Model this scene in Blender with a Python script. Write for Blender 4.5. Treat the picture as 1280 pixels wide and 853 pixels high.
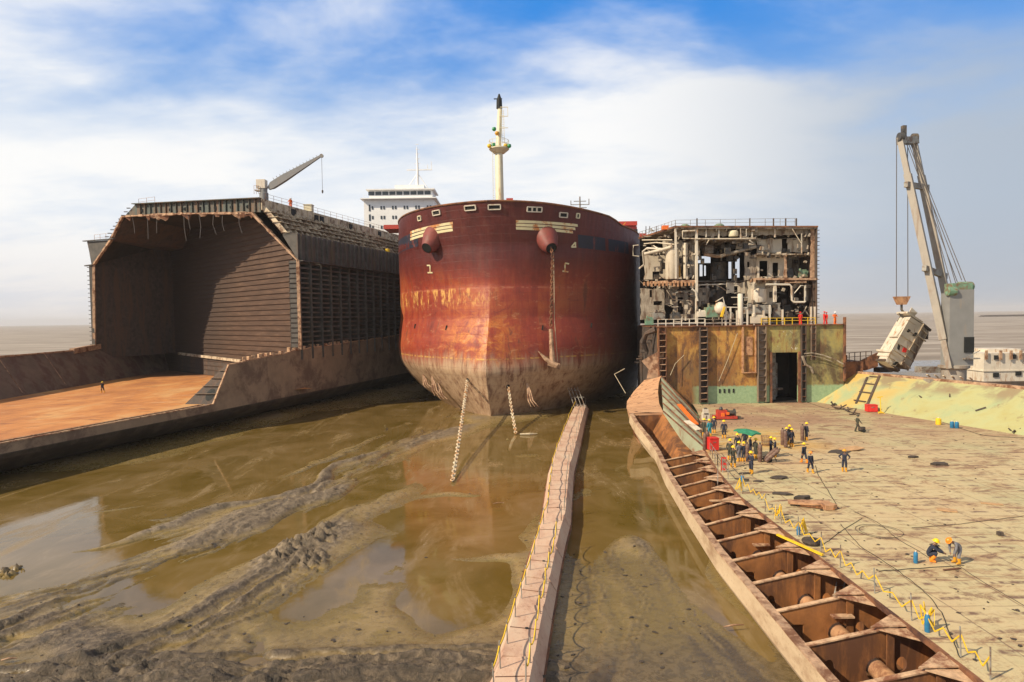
import bpy, bmesh, math, random
import numpy as np
from mathutils import Vector, Matrix
random.seed(7); np.random.seed(7)
for o in list(bpy.data.objects): bpy.data.objects.remove(o)
SC = bpy.context.scene; COL = SC.collection
R = math.radians
# ------------------------------------------------------------- camera
FPX = 800.0; PITCH = math.atan(29.5/800); ROLL = R(0.85); CAMZ = 15.0
F = Vector((0, math.cos(PITCH), -math.sin(PITCH))); U0 = Vector((0, math.sin(PITCH), math.cos(PITCH))); R0 = Vector((1, 0, 0))
RR = R0*math.cos(ROLL) - U0*math.sin(ROLL); UU = R0*math.sin(ROLL) + U0*math.cos(ROLL)
cam = bpy.data.cameras.new("camera"); cam.lens = FPX/1280*36; cam.clip_end = 20000; cam.clip_start = 0.2
co = bpy.data.objects.new("camera", cam); COL.objects.link(co)
m = Matrix((RR, UU, -F)).transposed().to_4x4(); m.translation = (0, 0, CAMZ); co.matrix_world = m
SC.camera = co
def ray(px, py): return F + RR*((px-640)/FPX) + UU*((426.5-py)/FPX)
def G(px, py, z=0.0):                      # where the sight line meets the level z
    r = ray(px, py); k = (z-CAMZ)/r.z; return Vector((r.x*k, r.y*k, z))
def D(px, py, d):                          # the point at distance d into the yard
    r = ray(px, py); k = d/r.y; return Vector((r.x*k, d, CAMZ+r.z*k))
# ------------------------------------------------------------- light
SUN_DIR = Vector((0.81, 0.42, 0)).normalized()      # horizontal travel direction of the light
SUN_EL = R(38)
SC.view_settings.view_transform = 'Standard'; SC.view_settings.look = 'None'; SC.view_settings.gamma = 1
SC.view_settings.use_curve_mapping = False
SC.view_settings.exposure = 0.24
W = bpy.data.worlds.new("World"); SC.world = W; W.use_nodes = True
sl = bpy.data.lights.new("sun", 'SUN'); sl.energy = 5.0; sl.angle = R(0.6); sl.color = (1.0, 0.84, 0.62)
so = bpy.data.objects.new("sun", sl); COL.objects.link(so); so.location = (-60, -40, 80)
ld = Vector((SUN_DIR.x*math.cos(SUN_EL), SUN_DIR.y*math.cos(SUN_EL), -math.sin(SUN_EL)))
so.rotation_euler = ld.to_track_quat('-Z', 'Y').to_euler()
# ------------------------------------------------------------- node helpers
class N:
    def __init__(s, nt): s.nt = nt; s.n = nt.nodes; s.l = nt.links
    def new(s, t, **k):
        x = s.n.new(t)
        for a, b in k.items(): setattr(x, a, b)
        return x
    def put(s, sock, v):
        if hasattr(v, 'is_linked') or hasattr(v, 'links'): s.l.new(v, sock)
        else:
            if isinstance(v, (tuple, list)) and len(v) == 3 and sock.type == 'RGBA': v = (*v, 1)
            sock.default_value = v
    def math(s, op, a, b=0.0, c=None, clamp=False):
        x = s.new('ShaderNodeMath', operation=op); x.use_clamp = clamp
        s.put(x.inputs[0], a); s.put(x.inputs[1], b)
        if c is not None: s.put(x.inputs[2], c)
        return x.outputs[0]
    def mix(s, f, a, b, bt='MIX'):
        x = s.new('ShaderNodeMix', data_type='RGBA', blend_type=bt)
        s.put(x.inputs[0], f); s.put(x.inputs[6], a); s.put(x.inputs[7], b); return x.outputs[2]
    def pos(s): return s.new('ShaderNodeNewGeometry').outputs['Position']
    def obj(s): return s.new('ShaderNodeTexCoord').outputs['Object']
    def scale(s, v, sc, rot=None):
        x = s.new('ShaderNodeMapping'); s.l.new(v, x.inputs[0]); x.inputs[3].default_value = sc
        if rot: x.inputs[2].default_value = rot
        return x.outputs[0]
    def noise(s, v, sc, det=4, rough=0.6, dist=0.0):
        x = s.new('ShaderNodeTexNoise'); s.l.new(v, x.inputs['Vector']); x.inputs['Scale'].default_value = sc
        x.inputs['Detail'].default_value = det; x.inputs['Roughness'].default_value = rough; x.inputs['Distortion'].default_value = dist
        return x.outputs[0]
    def ramp(s, f, stops, interp='LINEAR'):
        x = s.new('ShaderNodeValToRGB'); x.color_ramp.interpolation = interp; e = x.color_ramp.elements
        while len(e) < len(stops): e.new(0.5)
        for i, (p, c) in enumerate(stops):
            e[i].position = p
            if not isinstance(c, (tuple, list)): c = (c, c, c)
            e[i].color = (*c, 1)
        s.put(x.inputs[0], f); return x.outputs[0]
    def step(s, f, a, b):                  # 0 below a, 1 above b (a may exceed b)
        x = s.new('ShaderNodeMapRange'); x.clamp = True; x.interpolation_type = 'SMOOTHSTEP'
        s.put(x.inputs[0], f)
        if a < b: x.inputs[1].default_value = a; x.inputs[2].default_value = b
        else: x.inputs[1].default_value = b; x.inputs[2].default_value = a; x.inputs[3].default_value = 1; x.inputs[4].default_value = 0
        return x.outputs[0]
    def sep(s, v):
        x = s.new('ShaderNodeSeparateXYZ'); s.l.new(v, x.inputs[0]); return x.outputs
    def bump(s, h, st=0.3, dist=0.1):
        x = s.new('ShaderNodeBump'); s.put(x.inputs['Height'], h); x.inputs['Strength'].default_value = st; x.inputs['Distance'].default_value = dist
        return x.outputs[0]
MATS = {}
def newmat(name):
    m = bpy.data.materials.new(name); m.use_nodes = True; MATS[name] = m
    nt = m.node_tree; b = nt.nodes['Principled BSDF']; return m, N(nt), b
def simple(name, c, rough=0.6, metal=0.0, var=0.25, sc=3.0, c2=None, dirt=None, dsc=0.6, bump=0.15, bsc=None, streak=False, obj=False, thr=(0.45, 0.62)):
    """base colour with patchy variation, plus a second colour (rust, dirt) in broken patches"""
    m, n, b = newmat(name); v = n.obj() if obj else n.pos()
    f = n.noise(v, sc, 5, 0.65)
    lo = tuple(x*(1-var) for x in c); hi = tuple(min(1, x*(1+var)) for x in c)
    col = n.ramp(f, [(0.3, lo), (0.7, c2 or hi)])
    if dirt:
        sv = n.scale(v, (1, 1, 0.18)) if streak else v
        g = n.noise(sv, dsc, 8, 0.72, 0.3)
        col = n.mix(n.step(g, *thr), col, dirt)
    n.put(b.inputs['Base Color'], col); b.inputs['Metallic'].default_value = metal
    n.put(b.inputs['Roughness'], n.ramp(f, [(0.3, max(0.05, rough-0.1)), (0.7, min(1, rough+0.12))]))
    if bump: n.put(b.inputs['Normal'], n.bump(n.noise(v, bsc or sc*4, 4, 0.7), bump, 0.05))
    return m
# sky ---------------------------------------------------------
n = N(W.node_tree); bg = W.node_tree.nodes['Background']
sky = n.new('ShaderNodeTexSky', sky_type='NISHITA'); sky.sun_disc = False; sky.sun_elevation = SUN_EL
sky.sun_rotation = math.atan2(-SUN_DIR.x, -SUN_DIR.y); sky.altitude = 0; sky.air_density = 1.0; sky.dust_density = 2.2; sky.ozone_density = 3.0
g = n.new('ShaderNodeTexCoord').outputs['Generated']
nm = n.new('ShaderNodeVectorMath', operation='NORMALIZE'); n.l.new(g, nm.inputs[0])
sx, sy, sz = n.sep(nm.outputs[0])
den = n.math('ADD', n.math('MAXIMUM', sz, 0.0), 0.22)
cx = n.new('ShaderNodeCombineXYZ'); n.put(cx.inputs[0], n.math('DIVIDE', sx, den)); n.put(cx.inputs[1], n.math('DIVIDE', sy, den)); n.put(cx.inputs[2], 0.37)
cv = n.scale(cx.outputs[0], (1.0, 1.25, 1), (0, 0, R(32)))
n1 = n.noise(cv, 1.15, 9, 0.52, 0.3); n2 = n.noise(n.scale(cx.outputs[0], (1, 1.9, 1), (0, 0, R(-28))), 3.4, 9, 0.60, 0.35)
cl = n.math('ADD', n.math('MULTIPLY', n1, 0.88), n.math('MULTIPLY', n2, 0.12))
low = n.step(sz, 0.41, 0.17)
cov = n.math('ADD', n.math('SUBTRACT', cl, 0.5), n.math('MULTIPLY', low, 0.27))
cov = n.math('MAXIMUM', n.step(n.math('ADD', cov, n.math('MULTIPLY', n.step(sx, 0.0, -0.6), 0.05)), -0.09, 0.20), n.math('MULTIPLY', n.step(sz, 0.50, 0.75), 0.85))  # last term: cloud overhead, out of view, added to whiten the fill light
hz = n.step(sz, 0.16, -0.01)
rightside = n.step(sx, 0.1, 0.62)
ccol = n.mix(n.step(n.math('ADD', n.math('MULTIPLY', n1, 0.7), n.math('MULTIPLY', n2, 0.3)), 0.36, 0.62), (10.2, 11.2, 12.6), (14.2, 14.0, 13.6))
ccol = n.mix(n.math('MULTIPLY', rightside, n.step(sz, 0.46, 0.3)), ccol, (6.3, 7.2, 8.4))
blue = n.mix(0.85, sky.outputs[0], n.mix(n.step(sz, 0.46, 0.12), (0.3, 3.9, 11.8), (6.8, 9.4, 12.6)))
col = n.mix(n.math('MULTIPLY', cov, 0.93), blue, ccol)
hcol = n.mix(rightside, (10.6, 9.9, 9.7), (6.4, 6.7, 7.3))
col = n.mix(n.math('MULTIPLY', hz, 0.6), col, hcol)
col = n.mix(n.math('MULTIPLY', n.step(sz, 0.48, 0.72), 0.9), col, (4.6, 4.3, 3.9))  # unseen sky overhead dimmed to lower the ambient light
n.put(bg.inputs[0], col); bg.inputs[1].default_value = 0.062
# ------------------------------------------------------------- mesh helpers
class MB:
    def __init__(s): s.v = []; s.f = []; s.mi = []; s.cur = 0
    def add(s, vs, fs):
        b = len(s.v); s.v += [tuple(x) for x in vs]
        for f in fs: s.f.append([b+i for i in f]); s.mi.append(s.cur)
        return s
    def quad(s, a, b, c, d): return s.add([a, b, c, d], [(0, 1, 2, 3)])
    def poly(s, pts): return s.add(pts, [tuple(range(len(pts)))])
    def prism(s, pts, vec):
        k = len(pts); vec = Vector(vec); q = [Vector(p) for p in pts]
        return s.add(q+[p+vec for p in q], [tuple(range(k))[::-1], tuple(range(k, 2*k))]+[(i, (i+1) % k, k+(i+1) % k, k+i) for i in range(k)])
    def hexa(s, p):                        # 8 corners: bottom 4, top 4
        return s.add(p, [(3, 2, 1, 0), (4, 5, 6, 7), (0, 1, 5, 4), (1, 2, 6, 5), (2, 3, 7, 6), (3, 0, 4, 7)])
    def box(s, c, d, rz=0.0, rx=0.0, ry=0.0):
        M = Matrix.Translation(Vector(c)) @ Matrix.Rotation(rz, 4, 'Z') @ Matrix.Rotation(ry, 4, 'Y') @ Matrix.Rotation(rx, 4, 'X')
        x, y, z = d[0]/2, d[1]/2, d[2]/2
        return s.hexa([M @ Vector(p) for p in ((-x, -y, -z), (x, -y, -z), (x, y, -z), (-x, y, -z), (-x, -y, z), (x, -y, z), (x, y, z), (-x, y, z))])
    def bar(s, a, b, w, h=None, up=(0, 0, 1)):
        a = Vector(a); b = Vector(b); h = h or w; d = (b-a)
        if d.length < 1e-6: return s
        d.normalize(); u = Vector(up)
        if abs(d.dot(u)) > 0.98: u = Vector((0, 1, 0))
        r = d.cross(u).normalized(); t = r.cross(d).normalized(); r = r*(w/2); t = t*(h/2)
        return s.hexa([a-r-t, a+r-t, b+r-t, b-r-t, a-r+t, a+r+t, b+r+t, b-r+t])
    def tube(s, pts, r, n=8, cap=True):
        pts = [Vector(p) for p in pts]; k = len(pts); rs = r if isinstance(r, (list, tuple)) else [r]*k
        ring = []
        d0 = (pts[1]-pts[0]).normalized(); u = Vector((0, 0, 1)) if abs(d0.z) < 0.9 else Vector((0, 1, 0))
        vs = []
        for i, p in enumerate(pts):
            d = (pts[min(i+1, k-1)]-pts[max(i-1, 0)]).normalized()
            a = d.cross(u)
            if a.length < 1e-4: a = d.cross(Vector((1, 0.2, 0)))
            a.normalize(); b = a.cross(d).normalized()
            vs += [p+(a*math.cos(t)+b*math.sin(t))*rs[i] for t in [2*math.pi*j/n for j in range(n)]]
        fs = [(i*n+j, i*n+(j+1) % n, (i+1)*n+(j+1) % n, (i+1)*n+j) for i in range(k-1) for j in range(n)]
        if cap: fs += [tuple(range(n))[::-1], tuple(range((k-1)*n, k*n))]
        return s.add(vs, fs)
    def lathe(s, c, prof, n=16, axis='Z'):
        c = Vector(c); k = len(prof); vs = []
        for (r, z) in prof:
            for j in range(n):
                t = 2*math.pi*j/n; p = Vector((r*math.cos(t), r*math.sin(t), z))
                if axis == 'X': p = Vector((p.z, p.x, p.y))
                if axis == 'Y': p = Vector((p.x, p.z, p.y))
                vs.append(c+p)
        fs = [(i*n+j, i*n+(j+1) % n, (i+1)*n+(j+1) % n, (i+1)*n+j) for i in range(k-1) for j in range(n)]
        fs += [tuple(range(n))[::-1], tuple(range((k-1)*n, k*n))]
        return s.add(vs, fs)
    def grid(s, fn, nu, nv):
        vs = [fn(i/nu, j/nv) for j in range(nv+1) for i in range(nu+1)]
        return s.add(vs, [(j*(nu+1)+i, j*(nu+1)+i+1, (j+1)*(nu+1)+i+1, (j+1)*(nu+1)+i) for j in range(nv) for i in range(nu)])
    def build(s, name, mat, parent=None, smooth=False, **tags):
        me = bpy.data.meshes.new(name); off = Vector((0, 0, 0))
        if parent is not None:
            p = parent
            while p is not None: off += p.location; p = p.parent
        me.from_pydata([(v[0]-off.x, v[1]-off.y, v[2]-off.z) for v in s.v], [], s.f)
        ms = mat if isinstance(mat, (list, tuple)) else [mat]
        for x in ms: me.materials.append(x if not isinstance(x, str) else MATS[x])
        if len(ms) > 1: me.polygons.foreach_set('material_index', s.mi)
        me.update()
        if smooth is not False:
            me.polygons.foreach_set('use_smooth', [True]*len(me.polygons))
            if smooth is not True:
                try: me.set_sharp_from_angle(angle=R(smooth))
                except Exception: pass
        o = bpy.data.objects.new(name, me); COL.objects.link(o)
        if parent is not None: o.parent = parent
        if tags: tag(o, **tags)
        return o
def build_each(mb, name, mat, parent):
    """every separate piece of the builder becomes a part of its own"""
    par = list(range(len(mb.v)))
    def find(i):
        while par[i] != i: par[i] = par[par[i]]; i = par[i]
        return i
    for f in mb.f:
        r = find(f[0])
        for i in f[1:]: par[find(i)] = r
    comp = {}
    for f in mb.f: comp.setdefault(find(f[0]), []).append(f)
    for fs in comp.values():
        ids = sorted({i for f in fs for i in f}); mp = {i: k for k, i in enumerate(ids)}; q = MB(); q.v = [mb.v[i] for i in ids]; q.f = [[mp[i] for i in f] for f in fs]; q.mi = [0]*len(q.f)
        q.build(name, mat, parent)
def tag(o, label=None, cat=None, group=None, kind=None):
    if label: o['label'] = label
    if cat: o['category'] = cat
    if group: o['group'] = group
    if kind: o['kind'] = kind
    return o
def thing(name, label, cat, loc=(0, 0, 0), group=None):
    o = bpy.data.objects.new(name, None); COL.objects.link(o); o.location = loc; o.empty_display_size = 0.3
    return tag(o, label, cat, group)
def dup(root, loc, rz=0.0, label=None, sc=1.0, group=None):
    kids = {}
    r = root.copy(); COL.objects.link(r); r.location = loc; r.rotation_euler = (0, 0, rz); r.scale = (sc,)*3
    if label: r['label'] = label
    if group: r['group'] = group
    for ch in list(root.children):
        c = ch.copy(); COL.objects.link(c); c.parent = r
        for g_ in list(ch.children):
            d = g_.copy(); COL.objects.link(d); d.parent = c
    return r
# numpy noise ---------------------------------------------------
_P = np.random.rand(256, 256)
def vnoise(x, y):
    xi = np.floor(x).astype(int); yi = np.floor(y).astype(int); fx = x-xi; fy = y-yi
    fx = fx*fx*(3-2*fx); fy = fy*fy*(3-2*fy)
    a = _P[xi & 255, yi & 255]; b = _P[(xi+1) & 255, yi & 255]; c = _P[xi & 255, (yi+1) & 255]; d = _P[(xi+1) & 255, (yi+1) & 255]
    return (a*(1-fx)+b*fx)*(1-fy)+(c*(1-fx)+d*fx)*fy
def fbm(x, y, o=4, g=0.5):
    t = 0; a = 1; s_ = 0
    for i in range(o): t = t+a*vnoise(x*2**i+i*17.3, y*2**i+i*9.1); s_ += a; a *= g
    return t/s_
# ------------------------------------------------------------- materials
simple('rust', (0.20, 0.085, 0.04), 0.85, var=0.4, sc=1.5, dirt=(0.07, 0.03, 0.02), dsc=0.7)
simple('rust_pale', (0.42, 0.27, 0.17), 0.85, var=0.35, sc=2.0, dirt=(0.16, 0.07, 0.035), dsc=0.9)
simple('cut_edge', (0.50, 0.33, 0.20), 0.85, var=0.3, sc=4, dirt=(0.2, 0.08, 0.04), dsc=1.2)
simple('rust_dark', (0.065, 0.050, 0.042), 0.8, var=0.5, sc=1.2, dirt=(0.10, 0.06, 0.04), dsc=0.5, streak=True)
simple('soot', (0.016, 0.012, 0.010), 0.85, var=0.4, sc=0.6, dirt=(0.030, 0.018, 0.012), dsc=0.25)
simple('side_dark', (0.075, 0.068, 0.06), 0.75, var=0.5, sc=0.9, dirt=(0.11, 0.075, 0.05), dsc=0.5, streak=True, thr=(0.5, 0.66))
simple('girder_green', (0.07, 0.085, 0.075), 0.7, var=0.4, sc=1.2, dirt=(0.16, 0.09, 0.05), dsc=0.9, streak=True)
simple('frame_beige', (0.58, 0.48, 0.34), 0.85, var=0.3, sc=1.6, dirt=(0.17, 0.10, 0.06), dsc=0.8)
simple('hull_brown', (0.21, 0.155, 0.11), 0.8, var=0.3, sc=0.5, dirt=(0.13, 0.085, 0.06), dsc=0.25)
simple('shaded_bottom', (0.045, 0.036, 0.028), 0.6, var=0.4, sc=0.6, dirt=(0.09, 0.07, 0.05), dsc=0.4)  # dark colour stands for the shade under the overhanging side
simple('side_tan', (0.28, 0.205, 0.135), 0.8, var=0.25, sc=0.35, dirt=(0.15, 0.10, 0.07), dsc=0.22, bump=0.25)
simple('cream', (0.56, 0.49, 0.38), 0.7, var=0.15, sc=0.8, dirt=(0.22, 0.13, 0.07), dsc=0.9, streak=True, thr=(0.52, 0.68))
simple('cream_dirty', (0.36, 0.31, 0.24), 0.75, var=0.3, sc=1.0, dirt=(0.13, 0.08, 0.05), dsc=1.1, streak=True, thr=(0.45, 0.62))
simple('dark_machine', (0.05, 0.05, 0.05), 0.6, var=0.5, sc=1.0, dirt=(0.12, 0.09, 0.06), dsc=0.9)
simple('machine_grey', (0.26, 0.25, 0.22), 0.6, var=0.3, sc=1.5, dirt=(0.14, 0.08, 0.05), dsc=1.4)
simple('machine_green', (0.15, 0.27, 0.18), 0.6, var=0.3, sc=1.5, dirt=(0.18, 0.11, 0.06), dsc=1.4)
simple('white_paint', (0.78, 0.78, 0.76), 0.5, var=0.06, sc=0.5, dirt=(0.5, 0.40, 0.30), dsc=0.5, streak=True, thr=(0.6, 0.75))
simple('white_rusty', (0.62, 0.56, 0.46), 0.6, var=0.12, sc=0.9, dirt=(0.36, 0.20, 0.10), dsc=1.2, streak=True, thr=(0.52, 0.66))
simple('mast_cream', (0.66, 0.60, 0.42), 0.55, var=0.1, sc=1.0, dirt=(0.45, 0.25, 0.09), dsc=0.9, streak=True, thr=(0.55, 0.68))
simple('crane_grey', (0.28, 0.25, 0.21), 0.6, var=0.15, sc=0.7, dirt=(0.20, 0.14, 0.10), dsc=0.9, streak=True, thr=(0.5, 0.66))
simple('crane_pale', (0.22, 0.22, 0.215), 0.6, var=0.1, sc=0.7, dirt=(0.30, 0.24, 0.18), dsc=0.8, streak=True, thr=(0.56, 0.72))
simple('dark_glass', (0.03, 0.04, 0.05), 0.15, var=0.2, bump=0)
simple('black', (0.010, 0.012, 0.012), 0.8, var=0.3, bump=0)
simple('cable', (0.10, 0.09, 0.085), 0.6, var=0.2, bump=0)
simple('rope_pale', (0.45, 0.38, 0.26), 0.9, var=0.3, sc=8)
simple('yellow', (0.75, 0.48, 0.02), 0.5, var=0.15, sc=5, obj=True, bump=0)
simple('yellow_orange', (0.62, 0.30, 0.02), 0.55, var=0.15, sc=5, obj=True, bump=0)
simple('helmet_yellow', (0.85, 0.58, 0.01), 0.35, var=0.05, obj=True, bump=0)
simple('helmet_white', (0.8, 0.8, 0.78), 0.35, var=0.05, obj=True, bump=0)
simple('helmet_orange', (0.8, 0.25, 0.02), 0.35, var=0.05, obj=True, bump=0)
simple('navy', (0.022, 0.026, 0.045), 0.9, var=0.4, sc=6, obj=True)
simple('dark_olive', (0.05, 0.05, 0.035), 0.9, var=0.4, sc=6, obj=True)
simple('grey_cloth', (0.17, 0.17, 0.19), 0.9, var=0.3, sc=6, obj=True)
simple('blue_cloth', (0.03, 0.25, 0.33), 0.9, var=0.3, sc=6, obj=True)
simple('orange_cloth', (0.85, 0.16, 0.01), 0.85, var=0.15, sc=6, obj=True)
simple('red_cloth', (0.60, 0.02, 0.015), 0.85, var=0.15, sc=6, obj=True)
simple('skin', (0.24, 0.13, 0.08), 0.6, var=0.1, obj=True, bump=0)
simple('red_paint', (0.62, 0.03, 0.025), 0.45, var=0.15, sc=4, dirt=(0.25, 0.05, 0.03), dsc=3, obj=True, thr=(0.55, 0.7))
simple('blue_paint', (0.02, 0.16, 0.32), 0.45, var=0.2, sc=4, obj=True)
simple('orange_paint', (0.75, 0.16, 0.02), 0.5, var=0.2, sc=4, obj=True)
simple('bottle_brown', (0.11, 0.055, 0.04), 0.55, var=0.3, sc=3, obj=True, dirt=(0.2, 0.13, 0.09), dsc=4)
simple('green_cloth', (0.03, 0.22, 0.12), 0.8, var=0.2, sc=3, obj=True)
simple('pipe_brown', (0.45, 0.25, 0.13), 0.75, var=0.2, sc=1.6, dirt=(0.22, 0.1, 0.05), dsc=1.5)
simple('chain_rust', (0.42, 0.17, 0.05), 0.8, var=0.4, sc=2.0, dirt=(0.2, 0.09, 0.04), dsc=2)
simple('chain_pale', (0.60, 0.52, 0.38), 0.8, var=0.3, sc=2.0, dirt=(0.45, 0.20, 0.06), dsc=1)
simple('brown_plate', (0.30, 0.12, 0.035), 0.8, var=0.45, sc=0.7, dirt=(0.11, 0.045, 0.02), dsc=0.5, streak=True)
simple('pit_floor', (0.11, 0.055, 0.025), 0.6, var=0.5, sc=0.6, dirt=(0.05, 0.025, 0.015), dsc=0.4)
simple('sheet_beige', (0.46, 0.28, 0.14), 0.8, var=0.3, sc=2)
simple('machine_red', (0.45, 0.05, 0.03), 0.5, var=0.3, sc=4, obj=True)
simple('blue_mark', (0.015, 0.018, 0.035), 0.6, var=0.4, sc=1.2, dirt=(0.16, 0.04, 0.03), dsc=0.8, streak=True, thr=(0.54, 0.62))
simple('scrap_dark', (0.06, 0.045, 0.035), 0.85, var=0.5, sc=2)
simple('green_light', (0.02, 0.25, 0.08), 0.4, var=0.2)

def mat_bow():
    m, n, b = newmat('bow_paint'); v = n.pos(); x, y, z = n.sep(v)
    big = n.noise(v, 0.09, 6, 0.6, 0.4); fine = n.noise(v, 1.1, 8, 0.72); st = n.noise(n.scale(v, (1, 1, 0.10)), 0.8, 8, 0.7, 0.2); scuff = n.noise(n.scale(v, (0.7, 0.7, 1.5)), 0.5, 9, 0.75, 1.0)
    zz = n.math('ADD', z, n.math('MULTIPLY', n.math('SUBTRACT', fine, 0.5), 1.3))
    maroon = n.ramp(st, [(0.3, (0.055, 0.008, 0.007)), (0.6, (0.100, 0.014, 0.011)), (0.75, (0.17, 0.035, 0.02))])
    red = n.ramp(n.math('ADD', n.math('MULTIPLY', big, 0.6), n.math('MULTIPLY', st, 0.4)), [(0.34, (0.11, 0.016, 0.011)), (0.50, (0.26, 0.036, 0.016)), (0.62, (0.38, 0.088, 0.024)), (0.74, (0.46, 0.18, 0.045))])
    col = n.mix(n.step(zz, 19.0, 25.5), red, maroon)
    # chafed yellow and orange primer on the stem and at the old load line
    dx = n.math('ABSOLUTE', n.math('ADD', x, 5.0))
    stem = n.math('MULTIPLY', n.step(dx, 9.0, 1.0), n.math('MULTIPLY', n.step(zz, 5, 9), n.step(zz, 20, 11)))
    ora = n.ramp(fine, [(0.3, (0.50, 0.13, 0.018)), (0.6, (0.66, 0.26, 0.032))])
    col = n.mix(n.math('MULTIPLY', stem, n.step(n.math('ADD', n.math('MULTIPLY', scuff, 0.6), n.math('MULTIPLY', n.noise(n.scale(v, (1, 1, 0.25), (0, R(20), 0)), 0.55, 9, 0.75, 0.8), 0.4)), 0.44, 0.58)), col, n.mix(0.25, ora, red))
    ll = n.math('MULTIPLY', n.step(z, 15.8, 17.6), n.step(z, 19.8, 19.4))
    col = n.mix(n.math('MULTIPLY', n.math('MULTIPLY', ll, n.step(x, 0, -9)), n.step(n.noise(n.scale(v, (1, 1, 0.3)), 0.9, 8, 0.75), 0.5, 0.62)), col, (0.62, 0.34, 0.09))
    line = n.math('MULTIPLY', n.step(z, 19.35, 19.45), n.step(z, 19.75, 19.6))
    col = n.mix(n.math('MULTIPLY', n.math('MULTIPLY', line, 0.5), n.step(fine, 0.45, 0.55)), col, (0.45, 0.16, 0.09))
    col = n.mix(n.math('MULTIPLY', n.step(scuff, 0.56, 0.66), n.math('MULTIPLY', n.step(z, 24, 17), 0.55)), col, (0.50, 0.26, 0.13))
    col = n.mix(n.math('MULTIPLY', n.step(scuff, 0.42, 0.34), 0.5), col, (0.10, 0.02, 0.018))
    # mud and growth on the lower hull
    beige = n.ramp(n.noise(n.scale(v, (1, 1, 0.12)), 1.0, 8, 0.75), [(0.38, (0.20, 0.11, 0.065)), (0.48, (0.38, 0.25, 0.155)), (0.6, (0.47, 0.335, 0.215)), (0.68, (0.22, 0.09, 0.05))])
    z2 = n.math('ADD', z, n.math('MULTIPLY', n.math('SUBTRACT', st, 0.5), 7.0))
    col = n.mix(n.step(z2, 10.2, 6.8), col, beige)
    yl = n.math('MULTIPLY', n.step(z, 8.7, 8.8), n.step(z, 9.05, 8.95))
    col = n.mix(n.math('MULTIPLY', yl, n.math('MULTIPLY', n.step(fine, 0.44, 0.56), 0.65)), col, (0.60, 0.36, 0.08))
    col = n.mix(n.math('MULTIPLY', n.step(st, 0.56, 0.66), 0.7), col, (0.10, 0.03, 0.02))
    # shade and thin smoke put into the colour of the starboard shoulder
    shadem = n.math('MULTIPLY', n.step(n.math('ADD', x, n.math('MULTIPLY', n.math('SUBTRACT', big, 0.5), 14)), 7, 21), n.step(n.math('ADD', z, n.math('MULTIPLY', big, 8)), 32, 22))
    col = n.mix(n.math('MULTIPLY', shadem, 0.9), col, (0.022, 0.016, 0.015))
    n.put(b.inputs['Base Color'], col); n.put(b.inputs['Roughness'], n.ramp(fine, [(0.3, 0.42), (0.7, 0.65)]))
    pl = n.new('ShaderNodeTexBrick'); n.l.new(n.scale(v, (1, 1, 1), (R(90), 0, 0)), pl.inputs[0]); pl.inputs['Scale'].default_value = 0.2
    pl.inputs['Mortar Size'].default_value = 0.006; pl.inputs['Mortar Smooth'].default_value = 0.6
    h = n.math('ADD', n.math('MULTIPLY', n.noise(v, 0.35, 4, 0.5), 1.0), n.math('MULTIPLY', fine, 0.12))
    h = n.math('SUBTRACT', h, n.math('MULTIPLY', pl.outputs['Fac'], 0.16)); col = n.mix(n.math('MULTIPLY', n.math('MULTIPLY', pl.outputs['Fac'], n.step(fine, 0.4, 0.6)), 0.5), col, (0.09, 0.03, 0.02)); n.put(b.inputs['Base Color'], col)
    n.put(b.inputs['Normal'], n.bump(h, 0.5, 0.25))
mat_bow()

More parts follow.
